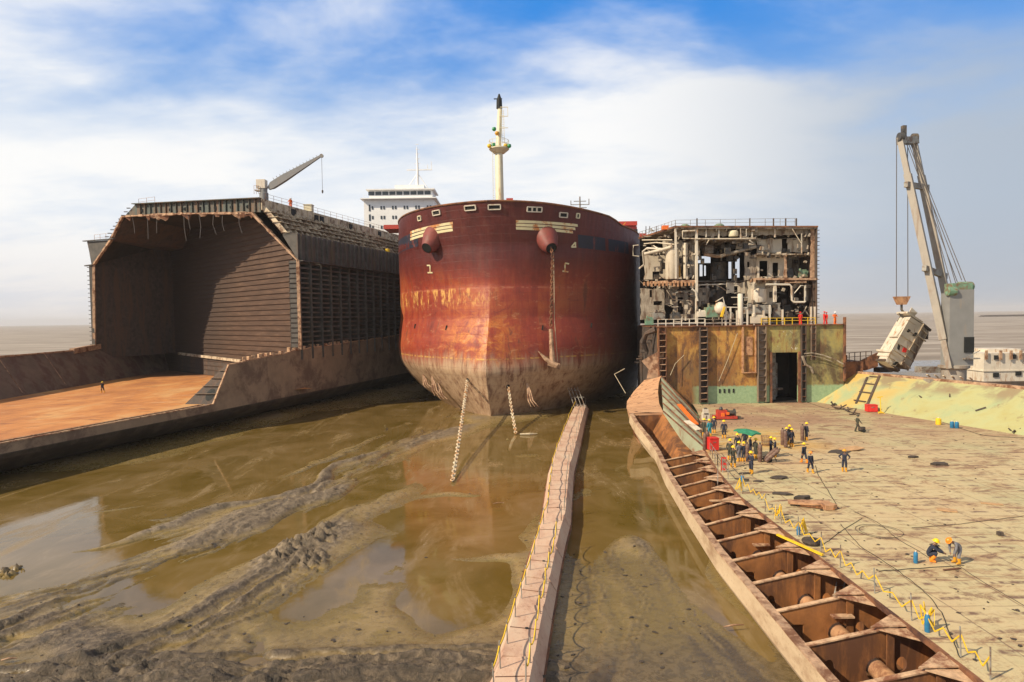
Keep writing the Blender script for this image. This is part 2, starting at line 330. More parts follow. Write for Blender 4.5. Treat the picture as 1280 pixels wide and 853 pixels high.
def mat_deck():
    m, n, b = newmat('deck_plate'); v = n.pos(); x, y, z = n.sep(v)
    f1 = n.noise(v, 0.16, 7, 0.65, 0.3); f2 = n.noise(n.scale(v, (0.55, 1.25, 1), (0, 0, R(-8))), 0.55, 10, 0.78, 0.7); f3 = n.noise(v, 3.0, 6, 0.7)
    base = n.ramp(f1, [(0.32, (0.52, 0.385, 0.215)), (0.5, (0.53, 0.43, 0.24)), (0.66, (0.44, 0.39, 0.215))])
    base = n.mix(n.math('MULTIPLY', n.step(f2, 0.49, 0.61), 0.85), base, (0.31, 0.185, 0.10))
    base = n.mix(n.math('MULTIPLY', n.step(f2, 0.57, 0.66), 0.85), base, (0.13, 0.07, 0.05))
    far = n.step(y, 48, 80)
    base = n.mix(n.math('MULTIPLY', far, n.step(f1, 0.68, 0.40)), base, (0.33, 0.205, 0.13))
    # plate seams
    def seam(c, per, w, off=0.0):
        q = n.math('PINGPONG', n.math('ADD', c, off), per/2); return n.step(q, w, w*0.3)
    wob = n.math('MULTIPLY', n.noise(v, 0.5, 3, 0.5), 0.25)
    yy = n.math('ADD', y, wob); xx = n.math('ADD', x, wob)
    s1 = n.math('MAXIMUM', seam(yy, 3.0, 0.04), seam(xx, 3.1, 0.05))
    s2 = seam(xx, 0.775, 0.045); base = n.mix(n.math('MULTIPLY', n.math('MULTIPLY', s2, n.step(f1, 0.45, 0.6)), 0.4), base, (0.25, 0.15, 0.09))
    base = n.mix(n.math('MULTIPLY', n.math('MULTIPLY', s1, n.step(f3, 0.3, 0.5)), 0.7), base, (0.17, 0.10, 0.065))
    # rows of burnt dashes left by the frames below
    dash = n.math('MULTIPLY', seam(yy, 1.5, 0.22, 0.7), n.step(n.noise(n.scale(v, (1, 0.25, 1)), 1.1, 3, 0.55), 0.46, 0.56))
    base = n.mix(n.math('MULTIPLY', dash, n.step(f3, 0.3, 0.6)), base, (0.17, 0.10, 0.065))
    base = n.mix(n.math('MULTIPLY', n.step(f3, 0.55, 0.72), 0.35), base, (0.28, 0.18, 0.12))
    wear = n.noise(n.scale(v, (0.7, 1.2, 1)), 0.7, 9, 0.78, 0.5)
    base = n.mix(n.math('MULTIPLY', n.step(wear, 0.55, 0.63), 0.75), base, (0.19, 0.105, 0.06))
    base = n.mix(n.math('MULTIPLY', n.step(wear, 0.42, 0.34), 0.4), base, (0.62, 0.52, 0.33))
    yel = n.math('MULTIPLY', n.math('MULTIPLY', n.step(y, 56, 61), n.step(y, 72, 67)), n.math('MULTIPLY', n.step(x, 32, 27), n.step(f2, 0.42, 0.52)))
    base = n.mix(n.math('MULTIPLY', yel, 0.6), base, (0.6, 0.36, 0.08))
    n.put(b.inputs['Base Color'], base); n.put(b.inputs['Roughness'], n.ramp(f2, [(0.4, 0.6), (0.6, 0.8)]))
    n.put(b.inputs['Normal'], n.bump(n.math('SUBTRACT', n.math('ADD', f3, n.math('MULTIPLY', wear, 0.8)), n.math('MULTIPLY', s1, 0.6)), 0.5, 0.05))
mat_deck()

def mat_orange_floor():
    m, n, b = newmat('orange_floor'); v = n.pos(); x, y, z = n.sep(v)
    f1 = n.noise(n.scale(v, (1, 0.5, 1), (0, 0, R(15))), 0.16, 8, 0.65, 0.4); f2 = n.noise(n.scale(v, (0.4, 1.6, 1), (0, 0, R(20))), 0.45, 8, 0.7)
    c = n.ramp(f1, [(0.3, (0.34, 0.13, 0.045)), (0.5, (0.52, 0.215, 0.060)), (0.68, (0.58, 0.34, 0.14))])
    c = n.mix(n.math('MULTIPLY', n.step(f2, 0.56, 0.66), 0.75), c, (0.16, 0.06, 0.035))
    c = n.mix(n.math('MULTIPLY', n.step(f2, 0.42, 0.36), 0.5), c, (0.60, 0.40, 0.24))
    xr = n.math('SUBTRACT', x, n.math('MULTIPLY', y, 0.29))
    q = n.math('PINGPONG', n.math('ADD', xr, n.math('MULTIPLY', f2, 0.4)), 2.6)
    c = n.mix(n.math('MULTIPLY', n.step(q, 0.09, 0.03), 0.7), c, (0.12, 0.045, 0.03))
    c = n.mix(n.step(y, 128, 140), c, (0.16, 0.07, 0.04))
    n.put(b.inputs['Base Color'], c); b.inputs['Roughness'].default_value = 0.8
    n.put(b.inputs['Normal'], n.bump(f2, 0.4, 0.08))
mat_orange_floor()

def mat_bulk():
    m, n, b = newmat('engine_bulkhead_paint'); v = n.pos(); x, y, z = n.sep(v)
    f1 = n.noise(n.scale(v, (1, 1, 0.75)), 0.34, 8, 0.68, 0.15); f2 = n.noise(n.scale(v, (1, 1, 0.2)), 0.9, 8, 0.72, 0.2); f3 = n.noise(v, 2.2, 6, 0.7)
    c = n.ramp(f1, [(0.36, (0.12, 0.055, 0.025)), (0.46, (0.33, 0.15, 0.035)), (0.54, (0.46, 0.26, 0.06)), (0.62, (0.40, 0.17, 0.04)), (0.7, (0.20, 0.08, 0.03))])
    c = n.mix(n.math('MULTIPLY', n.step(f2, 0.50, 0.62), 0.85), c, (0.13, 0.06, 0.03))
    xm = n.math('ADD', x, n.math('MULTIPLY', f1, 3)); c = n.mix(n.math('MULTIPLY', n.step(n.noise(n.scale(v, (1, 1, 0.4)), 0.6, 9, 0.75, 0.1), 0.53, 0.6), 0.7), c, (0.10, 0.045, 0.025))
    lowdark = n.math('MULTIPLY', n.step(xm, 34.5, 31.5), n.math('MULTIPLY', n.step(z, 9.3, 8.0), n.step(f1, 0.40, 0.52)))
    c = n.mix(n.math('MULTIPLY', lowdark, 0.6), c, (0.10, 0.055, 0.035))
    olive = n.ramp(f1, [(0.42, (0.10, 0.07, 0.035)), (0.5, (0.23, 0.20, 0.085)), (0.58, (0.33, 0.28, 0.09)), (0.66, (0.20, 0.10, 0.04))])
    c = n.mix(n.math('MULTIPLY', n.step(xm, 36.5, 38.5), n.step(f2, 0.66, 0.5)), c, olive)
    zr = n.math('ADD', z, n.math('MULTIPLY', n.math('SUBTRACT', f3, 0.5), 1.2))
    green = n.ramp(f3, [(0.3, (0.20, 0.30, 0.17)), (0.6, (0.30, 0.42, 0.24)), (0.8, (0.28, 0.22, 0.11))])
    c = n.mix(n.math('MULTIPLY', n.step(zr, 5.0, 4.7), n.step(xm, 26.5, 28.0)), c, green)
    white = n.math('MULTIPLY', n.math('MULTIPLY', n.step(xm, 38.5, 39.2), n.step(xm, 43.0, 42.0)), n.step(n.noise(v, 1.3, 8, 0.75, 1.5), 0.62, 0.66))
    c = n.mix(white, c, (0.75, 0.74, 0.68))
    n.put(b.inputs['Base Color'], c); b.inputs['Roughness'].default_value = 0.7
    n.put(b.inputs['Normal'], n.bump(n.math('ADD', f3, n.noise(v, 0.7, 3, 0.5)), 0.4, 0.12))
mat_bulk()

def mat_hopper():
    m, n, b = newmat('hopper_yellow_green'); v = n.pos(); x, y, z = n.sep(v)
    f1 = n.noise(v, 0.22, 7, 0.6, 0.5); f2 = n.noise(n.scale(v, (1, 1, 0.5), (0, 0, R(17))), 0.8, 8, 0.72, 0.5)
    c = n.ramp(f1, [(0.32, (0.37, 0.33, 0.13)), (0.5, (0.39, 0.39, 0.19)), (0.68, (0.30, 0.37, 0.21))])
    c = n.mix(n.math('MULTIPLY', n.step(y, 78, 88), n.step(f1, 0.6, 0.4)), c, (0.56, 0.36, 0.10))
    c = n.mix(n.math('MULTIPLY', n.step(f2, 0.56, 0.68), 0.7), c, (0.22, 0.15, 0.08)); c = n.mix(n.math('MULTIPLY', n.step(n.noise(v, 1.7, 8, 0.75, 0.2), 0.62, 0.70), 0.5), c, (0.12, 0.07, 0.04))
    c = n.mix(n.math('MULTIPLY', n.math('MULTIPLY', n.step(z, 4.6, 5.6), n.step(f1, 0.50, 0.60)), 0.8), c, (0.25, 0.17, 0.10))
    n.put(b.inputs['Base Color'], c); b.inputs['Roughness'].default_value = 0.65
    n.put(b.inputs['Normal'], n.bump(f2, 0.15, 0.04))
    m, n, b = newmat('green_grey_plate'); v = n.pos()
    f2 = n.noise(n.scale(v, (1.6, 0.12, 0.12), (0, 0, R(10))), 1.6, 8, 0.7); f1 = n.noise(v, 0.5, 6, 0.6)
    c = n.ramp(f2, [(0.34, (0.19, 0.13, 0.08)), (0.46, (0.33, 0.33, 0.22)), (0.6, (0.36, 0.40, 0.27)), (0.75, (0.25, 0.26, 0.17))])
    c = n.mix(n.step(f1, 0.56, 0.68), c, (0.28, 0.17, 0.10))
    n.put(b.inputs['Base Color'], c); b.inputs['Roughness'].default_value = 0.8; n.put(b.inputs['Normal'], n.bump(f2, 0.5, 0.08))
    m, n, b = newmat('pink_planks'); v = n.pos()
    f2 = n.noise(n.scale(v, (0.15, 1.6, 1.6)), 2.0, 8, 0.7); f1 = n.noise(v, 1.0, 6, 0.6)
    c = n.ramp(f2, [(0.34, (0.17, 0.07, 0.035)), (0.44, (0.48, 0.26, 0.14)), (0.65, (0.60, 0.36, 0.20))])
    c = n.mix(n.step(f1, 0.60, 0.68), c, (0.12, 0.06, 0.04))
    n.put(b.inputs['Base Color'], c); b.inputs['Roughness'].default_value = 0.8; n.put(b.inputs['Normal'], n.bump(f2, 0.6, 0.08))
    m, n, b = newmat('bilge_plate'); v = n.pos()
    f2 = n.noise(n.scale(v, (1, 0.35, 1)), 0.9, 8, 0.72); f1 = n.noise(v, 5.0, 6, 0.7)
    c = n.ramp(f2, [(0.32, (0.30, 0.19, 0.11)), (0.5, (0.48, 0.36, 0.23)), (0.7, (0.56, 0.44, 0.29))])
    c = n.mix(n.math('MULTIPLY', n.step(f1, 0.58, 0.7), 0.6), c, (0.16, 0.09, 0.05))
    n.put(b.inputs['Base Color'], c); b.inputs['Roughness'].default_value = 0.75; n.put(b.inputs['Normal'], n.bump(f1, 0.5, 0.03))
    m, n, b = newmat('pontoon_pink'); v = n.pos()
    f2 = n.noise(n.scale(v, (1, 0.5, 1)), 0.7, 8, 0.7); f1 = n.noise(v, 4.0, 7, 0.75)
    c = n.ramp(f2, [(0.32, (0.42, 0.24, 0.17)), (0.5, (0.57, 0.39, 0.28)), (0.7, (0.60, 0.47, 0.35))])
    c = n.mix(n.math('MULTIPLY', n.step(f1, 0.55, 0.68), 0.7), c, (0.27, 0.12, 0.08))
    x, y, z = n.sep(v)
    c = n.mix(n.step(n.math('ADD', z, n.math('MULTIPLY', f1, 0.4)), 0.55, 0.3), c, (0.20, 0.10, 0.07))
    n.put(b.inputs['Base Color'], c); b.inputs['Roughness'].default_value = 0.75; n.put(b.inputs['Normal'], n.bump(f1, 0.5, 0.03))
    m, n, b = newmat('tank_wall'); v = n.pos(); x, y, z = n.sep(v)
    f2 = n.noise(n.scale(v, (0.25, 0.25, 1.6)), 1.0, 8, 0.7); f1 = n.noise(v, 0.08, 4, 0.6)
    c = n.ramp(f2, [(0.3, (0.050, 0.026, 0.015)), (0.55, (0.085, 0.046, 0.027)), (0.8, (0.17, 0.10, 0.06))])
    hold_shade = n.step(n.math('ADD', n.math('ADD', n.math('MULTIPLY', x, 1.0), n.math('MULTIPLY', z, -0.35)), n.math('MULTIPLY', f1, 10)), -52, -66)
    c = n.mix(n.math('MULTIPLY', hold_shade, 0.75), c, (0.035, 0.022, 0.017))  # shade in the deep left part of the hold, mixed into the colour
    c = n.mix(n.step(n.noise(n.scale(v, (0.5, 0.5, 3)), 1.2, 8, 0.8), 0.66, 0.70), c, (0.42, 0.36, 0.30))
    n.put(b.inputs['Base Color'], c); b.inputs['Roughness'].default_value = 0.7; n.put(b.inputs['Normal'], n.bump(f2, 0.4, 0.05))
mat_hopper()
# ------------------------------------------------------------- ground
POOLS = [  # x, y, radius across, radius along, angle, depth: standing water left by the tide
 (-38, 47, 9, 15, -25, .55), (-29, 66, 8, 16, -20, .65), (-22, 92, 9, 20, -14, .65), (-14, 104, 9, 14, 0, .5), (-48, 52, 9, 12, -20, .5), (-30, 42.5, 6.5, 5, -30, .4),
 (-16.9, 43, 2.3, 8, -16, .4), (-14.5, 58, 2.6, 9, -10, .45), (-24.5, 36.5, 5, 4, -35, .3), (-22.5, 29.5, 3.5, 1.0, -60, .25),
 (-2.5, 59, 5.5, 8, 0, .5), (-6, 70, 5, 9, 0, .35), (-1.8, 46, 3.4, 6, -8, .5), (-2.4, 36, 2.6, 4.2, -12, .5), (0.6, 80, 6, 10, 0, .3), (-8, 48, 3, 6, -10, .22), (-9.5, 37, 3, 5, -12, .2), (-5.5, 41, 3, 2.5, 0, .25),
 (7.6, 50, 2.6, 9, -8, .5), (9.8, 66, 3.6, 10, -4, .5), (14, 96, 9, 18, 0, .5), (10.6, 41, 1.6, 9, 0, .35), (12, 58, 2.5, 12, 0, .35), (3, 104, 12, 5, 0, .3),
 (-11.5, 28.2, 3.2, .5, -78, .3), (-9, 25.6, 3.5, .35, -80, .3),
]
BANKS = [(-31, 52, .7, 9, -28, .5), (-36, 60, .6, 8, -30, .5), (-27, 74, .6, 9, -20, .5), (-22, 84, .5, 10, -16, .45), (-26, 46, .6, 7, -35, .4), (-18, 64, .6, 9, -14, .4), (-21, 56, .5, 8, -20, .4), (-17.5, 84, .7, 12, -12, .4),   # x, y, rx, ry, angle, height
 (-12.5, 41, 3, 7, -15, .22), (-19.5, 50, 1.5, 14, -18, .38), (-9, 84, 2.5, 16, -10, .22), (-23, 31, 8, 3.5, -60, .32), (-6, 26.5, 9, 2.2, 0, .45), (-13, 26, 6, 3, 0, .4),
 (-2.5, 41, 4, .9, 20, .25), (-3.4, 52, 5, .8, 15, .22), (-0.5, 67, 3, 2.5, 0, .25), (11.5, 55.5, 4, 1.6, 0, .2), (10.5, 84, 8, 2, 10, .2), (-24, 60, 1.2, 11, -22, .25), (-19, 74, 1, 13, -15, .22), (-30, 78, 1.0, 12, -25, .18), (7.8, 40, 1.5, 1.8, 0, .25),
 (-3, 100, 12, 6, 0, .16), (-11, 108, 7, 12, 0, .12),
]
TRACKS = [  # tractor and winch drags: points, width, height of the churned ridges
 ([(-30, 22), (-23.5, 31), (-20, 40), (-17.6, 52), (-14.5, 70), (-11, 92), (-9, 120)], 2.2, .42),
 ([(-34, 30), (-25.5, 36.5), (-20.5, 44), (-17, 56), (-12.8, 76), (-8.5, 100)], 1.5, .30),
 ([(-22, 18), (-18, 26), (-15, 32.5), (-13.5, 38)], 2.0, .38),
 ([(-40, 33), (-31, 38.5), (-25, 43), (-20, 51)], 1.0, .25),
 ([(-26, 25.5), (-14, 26.6), (-5, 27), (0.5, 26.8)], 1.5, .38),
 ([(-18, 23), (-8, 24.3), (0.2, 24.4)], 1.3, .42),
 ([(-36, 60), (-27, 70), (-18, 92), (-14, 112)], .9, .2),
 ([(-44, 56), (-31, 62), (-24, 73), (-19, 90)], .8, .2),
 ([(5, 28), (6.8, 33), (5.8, 38), (7.6, 45)], .35, .12), ([(-34, 44), (-26, 49), (-19.5, 62), (-15.5, 84), (-11, 108)], 1.6, .16), ([(-26, 34), (-19.5, 41), (-16, 50), (-12.4, 66), (-9.6, 86)], 1.6, .18), ([(-14, 30), (-12.5, 38), (-12, 48), (-9.5, 62)], 1.4, .12), ([(-44, 48), (-33, 50.5), (-24, 58), (-19.5, 74), (-14.5, 100)], 1.3, .15), ([(3, 24), (4.6, 30), (4.9, 40), (6.2, 52)], 1.3, .08), ([(9.6, 24), (8.6, 32), (9.4, 44), (10.6, 58)], 1.2, .09), ([(5, 62), (8, 70), (10, 84)], 1.2, .1),
]
CH = {}
def ground_h(x, y):
    wx = x+(fbm(x*.11+3, y*.11, 3)-.5)*7; wy = y+(fbm(x*.11+40, y*.11+9, 3)-.5)*9
    h = 0.09+(fbm(x*.10, y*.10, 4)-.5)*.42; rp_ = np.clip((x-1.5)/2, 0, 1)*np.clip((60-y)/12, 0, 1); h = h*(1-rp_*.75)+.02*rp_
    def gs(L, s):
        t = 0
        for (cx_, cy_, rx, ry, a, d) in L:
            a = R(a); dx = wx-cx_; dy = wy-cy_
            u = dx*math.cos(-a)-dy*math.sin(-a); v = dx*math.sin(-a)+dy*math.cos(-a)
            t = t+s*d*np.exp(-((u/rx)**2+(v/ry)**2)**1.5)
        return t
    h = h+gs(POOLS, -1)+gs(BANKS, 1)
    rough = (.5-np.abs(fbm(x*1.7+y*.5, y*1.3, 5, .62)-.5)*3.2)*.6+(fbm(x*3.1, y*3.1, 4, .7)-.5)*.8-.1
    ch = 0*x; rfine = (fbm(x*3.1, y*3.1, 4, .7)-.5)
    fall = np.interp(y, [26, 36, 60], [1, .62, .42])
    for pts, w, amp in TRACKS:
        amp = amp*fall
        best = np.full(x.shape, 1e9); sg = np.zeros(x.shape); al = np.zeros(x.shape); acc = 0
        for (a0, a1), (b0, b1) in zip(pts[:-1], pts[1:]):
            dx, dy = b0-a0, b1-a1; l2 = dx*dx+dy*dy
            t = np.clip(((x-a0)*dx+(y-a1)*dy)/l2, 0, 1); ex = x-(a0+t*dx); ey = y-(a1+t*dy)
            d = np.sqrt(ex*ex+ey*ey); s_ = (ex*dy-ey*dx)/math.sqrt(l2)
            mk = d < best; al = np.where(mk, acc+t*math.sqrt(l2), al); acc += math.sqrt(l2); best = np.where(mk, d, best); sg = np.where(mk, s_, sg)
        q = sg+(fbm(x*.5, y*.5, 3)-.5)*w*.9
        env = np.exp(-(best/(w*1.15))**4)
        h = h+env*amp*(.30*np.cos(q/w*7.5)+.12*np.cos(q/w*19+2)+.06)
        stre = (.5-np.abs(fbm(q*3.6+5, al*.14, 4, .62)-.5)*3)*.95; brk = fbm(al*.25+w*9, q*.3, 2)
        h = h+env*amp*(stre*(.3+brk)+rfine*(.08+.3*np.clip((31-y)/6, 0, 1)))
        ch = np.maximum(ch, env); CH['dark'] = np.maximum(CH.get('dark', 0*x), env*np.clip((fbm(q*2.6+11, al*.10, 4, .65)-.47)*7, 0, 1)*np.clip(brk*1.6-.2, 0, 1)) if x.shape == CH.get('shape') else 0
    low_ = np.clip((29-y)/4, 0, 1)*np.clip((2-x)/4, 0, 1); pat = np.clip((fbm(x*.3+50, y*.22, 3)-.5)*6, 0, 1)
    h = h+rough*(.015+.05*pat*np.clip((8-x)/6, .25, 1)+.12*low_)+(fbm(x*8, y*8, 3)-.5)*(.014+.03*ch+.03*low_)
    for (cx_, cy_) in ((-13.6, 44.5), (-14.6, 41.5), (-12.6, 39), (-30.6, 38.3), (-0.5, 78), (-14.8, 39.2), (-13.2, 42.4)):     # heaps of drift and broken shell
        d = np.sqrt((x-cx_)**2*1.2+(y-cy_)**2*.7); h = h+.26*np.exp(-(d/1.0)**2)*(1+rough*6)
    xr_ = np.interp(y, [15, 24, 36, 43.5, 54, 62.5, 74, 84, 92], [11.4, 11.4, 11.55, 12.1, 13, 14.1, 13.7, 15.2, 19])
    ins = np.clip((x-xr_-.8)/.8, 0, 1)*np.clip((58-x)/2, 0, 1)*np.clip((118-y)/3, 0, 1); h = h*(1-ins)-1.6*ins
    h = np.where(y > 150, h*np.clip((190-y)/40, 0, 1)-np.clip((y-150)/40, 0, 1)*.5, h)
    return h
def build_ground():
    ny, nx = 760, 520
    ys = 15*np.exp(np.linspace(0, math.log(200/15), ny)); vs = []
    s = np.linspace(-1, 1, nx)
    Y, S = np.meshgrid(ys, s, indexing='ij')
    X = S*(.95*Y+6)+0*Y
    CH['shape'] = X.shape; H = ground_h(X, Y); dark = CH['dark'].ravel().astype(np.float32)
    V = np.stack([X, Y, H], -1).reshape(-1, 3)
    i = np.arange(ny-1)[:, None]*nx+np.arange(nx-1)[None]; i = i.ravel()
    Fc = np.stack([i, i+1, i+nx+1, i+nx], -1)
    me = bpy.data.meshes.new('mud_flat'); me.vertices.add(len(V)); me.vertices.foreach_set('co', V.ravel())
    me.loops.add(len(Fc)*4); me.loops.foreach_set('vertex_index', Fc.ravel()); me.polygons.add(len(Fc))
    me.polygons.foreach_set('loop_start', np.arange(len(Fc))*4); me.polygons.foreach_set('loop_total', np.full(len(Fc), 4))
    me.polygons.foreach_set('use_smooth', [True]*len(Fc)); me.update(); me.validate()
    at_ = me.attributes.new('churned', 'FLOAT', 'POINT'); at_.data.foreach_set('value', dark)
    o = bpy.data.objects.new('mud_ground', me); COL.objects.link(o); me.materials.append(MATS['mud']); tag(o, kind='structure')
def mat_ground():
    m, n, b = newmat('mud'); v = n.pos(); x, y, z = n.sep(v)
    f1 = n.noise(v, 0.28, 7, 0.65, 0.6); f2 = n.noise(v, 2.2, 9, 0.72, 0.6); f3 = n.noise(v, 9, 6, 0.7)
    tan = n.ramp(f1, [(0.32, (0.19, 0.132, 0.042)), (0.5, (0.28, 0.20, 0.085)), (0.68, (0.21, 0.148, 0.034))])
    tan = n.mix(n.step(z, 0.03, 0.12), (0.175, 0.125, 0.04), tan)
    grey = n.ramp(f2, [(0.38, (0.028, 0.020, 0.013)), (0.49, (0.115, 0.083, 0.052)), (0.62, (0.26, 0.20, 0.13))])
    zz = n.math('ADD', z, n.math('MULTIPLY', n.math('SUBTRACT', f2, 0.5), 0.16))
    k = n.step(zz, 0.10, 0.34)
    c = n.mix(k, tan, n.mix(n.step(y, 30, 44), grey, n.ramp(f2, [(0.36, (0.10, 0.075, 0.045)), (0.5, (0.20, 0.15, 0.095)), (0.64, (0.30, 0.235, 0.155))])))
    c = n.mix(n.math('MULTIPLY', n.step(y, 31, 26.5), 0.6), c, n.ramp(f2, [(0.38, (0.035, 0.025, 0.016)), (0.6, (0.15, 0.11, 0.07))]))
    c = n.mix(n.math('MULTIPLY', n.step(f2, 0.48, 0.38), 0.45), c, (0.085, 0.065, 0.035))
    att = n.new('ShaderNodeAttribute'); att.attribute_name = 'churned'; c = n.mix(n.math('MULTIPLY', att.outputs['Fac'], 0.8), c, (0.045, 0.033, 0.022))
    n.put(b.inputs['Base Color'], c)
    n.put(b.inputs['Roughness'], n.math('ADD', n.math('MULTIPLY', k, 0.30), n.ramp(f2, [(0.35, 0.16), (0.65, 0.40)])))
    h = n.math('ADD', f2, n.math('MULTIPLY', f3, 0.35))
    bp = n.new('ShaderNodeBump'); n.put(bp.inputs['Height'], h); bp.inputs['Distance'].default_value = 0.22
    n.put(bp.inputs['Strength'], n.math('ADD', 0.22, n.math('MULTIPLY', k, 0.6))); n.put(b.inputs['Normal'], bp.outputs[0])
    m, n, b = newmat('tide_water'); v = n.pos(); x, y, z = n.sep(v)
    f1 = n.noise(v, 0.16, 5, 0.6, 0.8)
    c = n.ramp(f1, [(0.35, (0.115, 0.076, 0.014)), (0.55, (0.165, 0.110, 0.034)), (0.7, (0.20, 0.140, 0.062))])
    sc_ = n.noise(n.scale(v, (1.3, 0.4, 1), (0, 0, R(-14))), 0.22, 10, 0.72, 0.5); film = n.math('MULTIPLY', n.step(sc_, 0.50, 0.68), 0.6)
    c = n.mix(film, c, (0.29, 0.21, 0.11)); n.put(b.inputs['Roughness'], n.math('ADD', 0.05, n.math('MULTIPLY', film, 0.5)))
    n.put(b.inputs['Base Color'], c); b.inputs['IOR'].default_value = 1.36
    f2 = n.noise(n.scale(v, (1, 0.6, 1)), 1.3, 4, 0.5); n.put(b.inputs['Normal'], n.bump(f2, 0.08, 0.05))
    m, n, b = newmat('sea'); v = n.pos(); x, y, z = n.sep(v)
    f1 = n.noise(n.scale(v, (0.22, 1, 1), (0, 0, R(-10))), 0.05, 9, 0.68, 0.6); f2 = n.noise(n.scale(v, (0.3, 1.2, 1)), 0.3, 6, 0.65)
    c = n.ramp(f1, [(0.38, (0.20, 0.165, 0.13)), (0.5, (0.29, 0.245, 0.20)), (0.62, (0.39, 0.34, 0.285))])
    c = n.mix(n.math('MULTIPLY', n.step(f2, 0.62, 0.68), n.step(f1, 0.48, 0.56)), c, (0.6, 0.57, 0.52))
    n.put(b.inputs['Base Color'], c); b.inputs['Roughness'].default_value = 0.75; b.inputs['Specular IOR Level'].default_value = 0.25
    n.put(b.inputs['Normal'], n.bump(n.math('ADD', f1, n.math('MULTIPLY', f2, 0.3)), 0.6, 1.2))
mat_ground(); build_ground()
w = MB()
wx_ = [(15, 12.4), (24, 12.4), (36, 12.55), (43.5, 13.1), (54, 14.0), (62.5, 15.1), (74, 15), (76, 15)]
for (d0_, x0_), (d1_, x1_) in zip(wx_[:-1], wx_[1:]): w.quad((-190, d0_, 0), (x0_, d0_, 0), (x1_, d1_, 0), (-190, d1_, 0))
w.quad((-190, 76, 0), (190, 76, 0), (190, 195, 0), (-190, 195, 0)); w.quad((56, 15, 0), (190, 15, 0), (190, 76, 0), (56, 76, 0)); w.build('tide_pool_water', 'tide_water', kind='structure')
w = MB(); w.quad((-9000, 188, -.2), (9000, 188, -.2), (9000, 9500, -.2), (-9000, 9500, -.2)); w.build('sea', 'sea', kind='structure')
w = MB(); w.quad((-9000, -40, -.75), (9000, -40, -.75), (9000, 9500, -.75), (-9000, 9500, -.75)); w.build('sea_bed', 'mud', kind='structure')
w = MB()   # open water either side of the yard
w.quad((-1500, 40, -.12), (-188, 40, -.12), (-188, 188, -.12), (-1500, 188, -.12)); w.quad((188, 40, -.12), (1500, 40, -.12), (1500, 188, -.12), (188, 188, -.12))
w.build('side_water', 'sea', kind='structure')
# ============================================================= LEFT: cut tanker section
EL = Vector((.29, 1, 0)).normalized(); TL = Vector((EL.y, -EL.x, 0))     # along the side, outward to the right
def LP(d, z=0.0, out=0.0, up=None): return Vector((-65.7+.29*d, d, z))+TL*out
FRp = Vector((-35, 105.8, 0)); FLp = Vector((-83.1, 127.4, 0))
def FA(u, z, fwd=0.0):
    p = FRp.lerp(FLp, u); p.z = z; return p+Vector((-.29*0-.1, -1, 0)).normalized()*fwd
BR_ = Vector((-36, 107.6, 0)); BL_ = Vector((-84.7, 154, 0))
def BK(wv, z, fwd=0.0):
    p = BR_.lerp(BL_, wv); p.z = z; return p+Vector((-.69, -.72, 0))*fwd
FZ = 3.8
LS = thing('tanker_hull_section', 'huge dark cut-open hull section with a cavernous hold behind an orange floor', 'ship section', (-50, 100, 0))
toe = lambda d: Vector((-77-.066*(d-96), d, FZ))
# floor
fl = MB(); top = [Vector((-74, 45, FZ)), Vector((-53.7, 45, FZ)), LP(86, FZ, -1.3), LP(106, FZ, -1.3), Vector((-36.8, 108, FZ)), Vector((-86, 157, FZ)), toe(157), toe(96)]
rws = list(np.arange(45, 157, 2.0))+[156]
def fx1(d): return (LP(d, FZ, -1.3).x if d < 104 else -36.0-(d-107.6)*1.049+.3)
for d0_, d1_ in zip(rws[:-1], rws[1:]):
    xa, xb = toe(d0_).x, toe(d1_).x; fl.quad((xa, d0_, FZ), (max(fx1(d0_), xa+.1), d0_, FZ), (max(fx1(d1_), xb+.1), d1_, FZ), (xb, d1_, FZ))
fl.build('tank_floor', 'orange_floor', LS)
# margin trough with its little frames along the open edge
tr = MB(); tr.bar(LP(45, 3.45, -.2), LP(86, 3.45, -.2), .12, .8)
tr.quad(LP(45, 2.9, -1.35), LP(86, 2.9, -1.35), LP(86, 2.9, 0), LP(45, 2.9, 0))
tr.quad(LP(45, 2.9, -1.3), LP(86, 2.9, -1.3), LP(86, FZ, -1.3), LP(45, FZ, -1.3))
d = 46.0
while d < 86:
    tr.bar(LP(d, 3.4, -1.3), LP(d, 3.4, -.1), .10, .8); d += 1.6
tr.build('margin_trough', 'hull_brown', LS)
e = MB(); e.bar(LP(45, 3.86, -.05), LP(86.5, 3.86, -.05), .3, .12); e.bar(LP(45, 3.83, -1.35), LP(86, 3.83, -1.35), .16, .1)
e.build('margin_edge', 'cut_edge', LS)
# outer bottom and bilge
ob = MB()
prof = [(0, 3.82), (0, 2.75), (-.25, 2.3), (-.9, 1.7), (-2.0, 1.0), (-3.6, .4), (-6.5, -.3)]
for (a, b_) in zip(prof[:-1], prof[1:]):
    ob.quad(LP(45, a[1], a[0]), LP(180, a[1], a[0]), LP(180, b_[1], b_[0]), LP(45, b_[1], b_[0]))
ob.quad((-74, 45, FZ), LP(45, FZ), LP(45, -.3, -6.5), (-74, 45, -.3)); ob.build('bottom_shell', 'shaded_bottom', LS, smooth=40); ob = MB(); ob.quad(LP(45, 3.83, .03), LP(180, 3.83, .03), LP(180, 2.85, .03), LP(45, 2.85, .03)); ob.quad(LP(45, 2.85, .03), LP(180, 2.85, .03), LP(180, 2.85, -.2), LP(45, 2.85, -.2)); ob.build('side_strake', 'side_tan', LS)
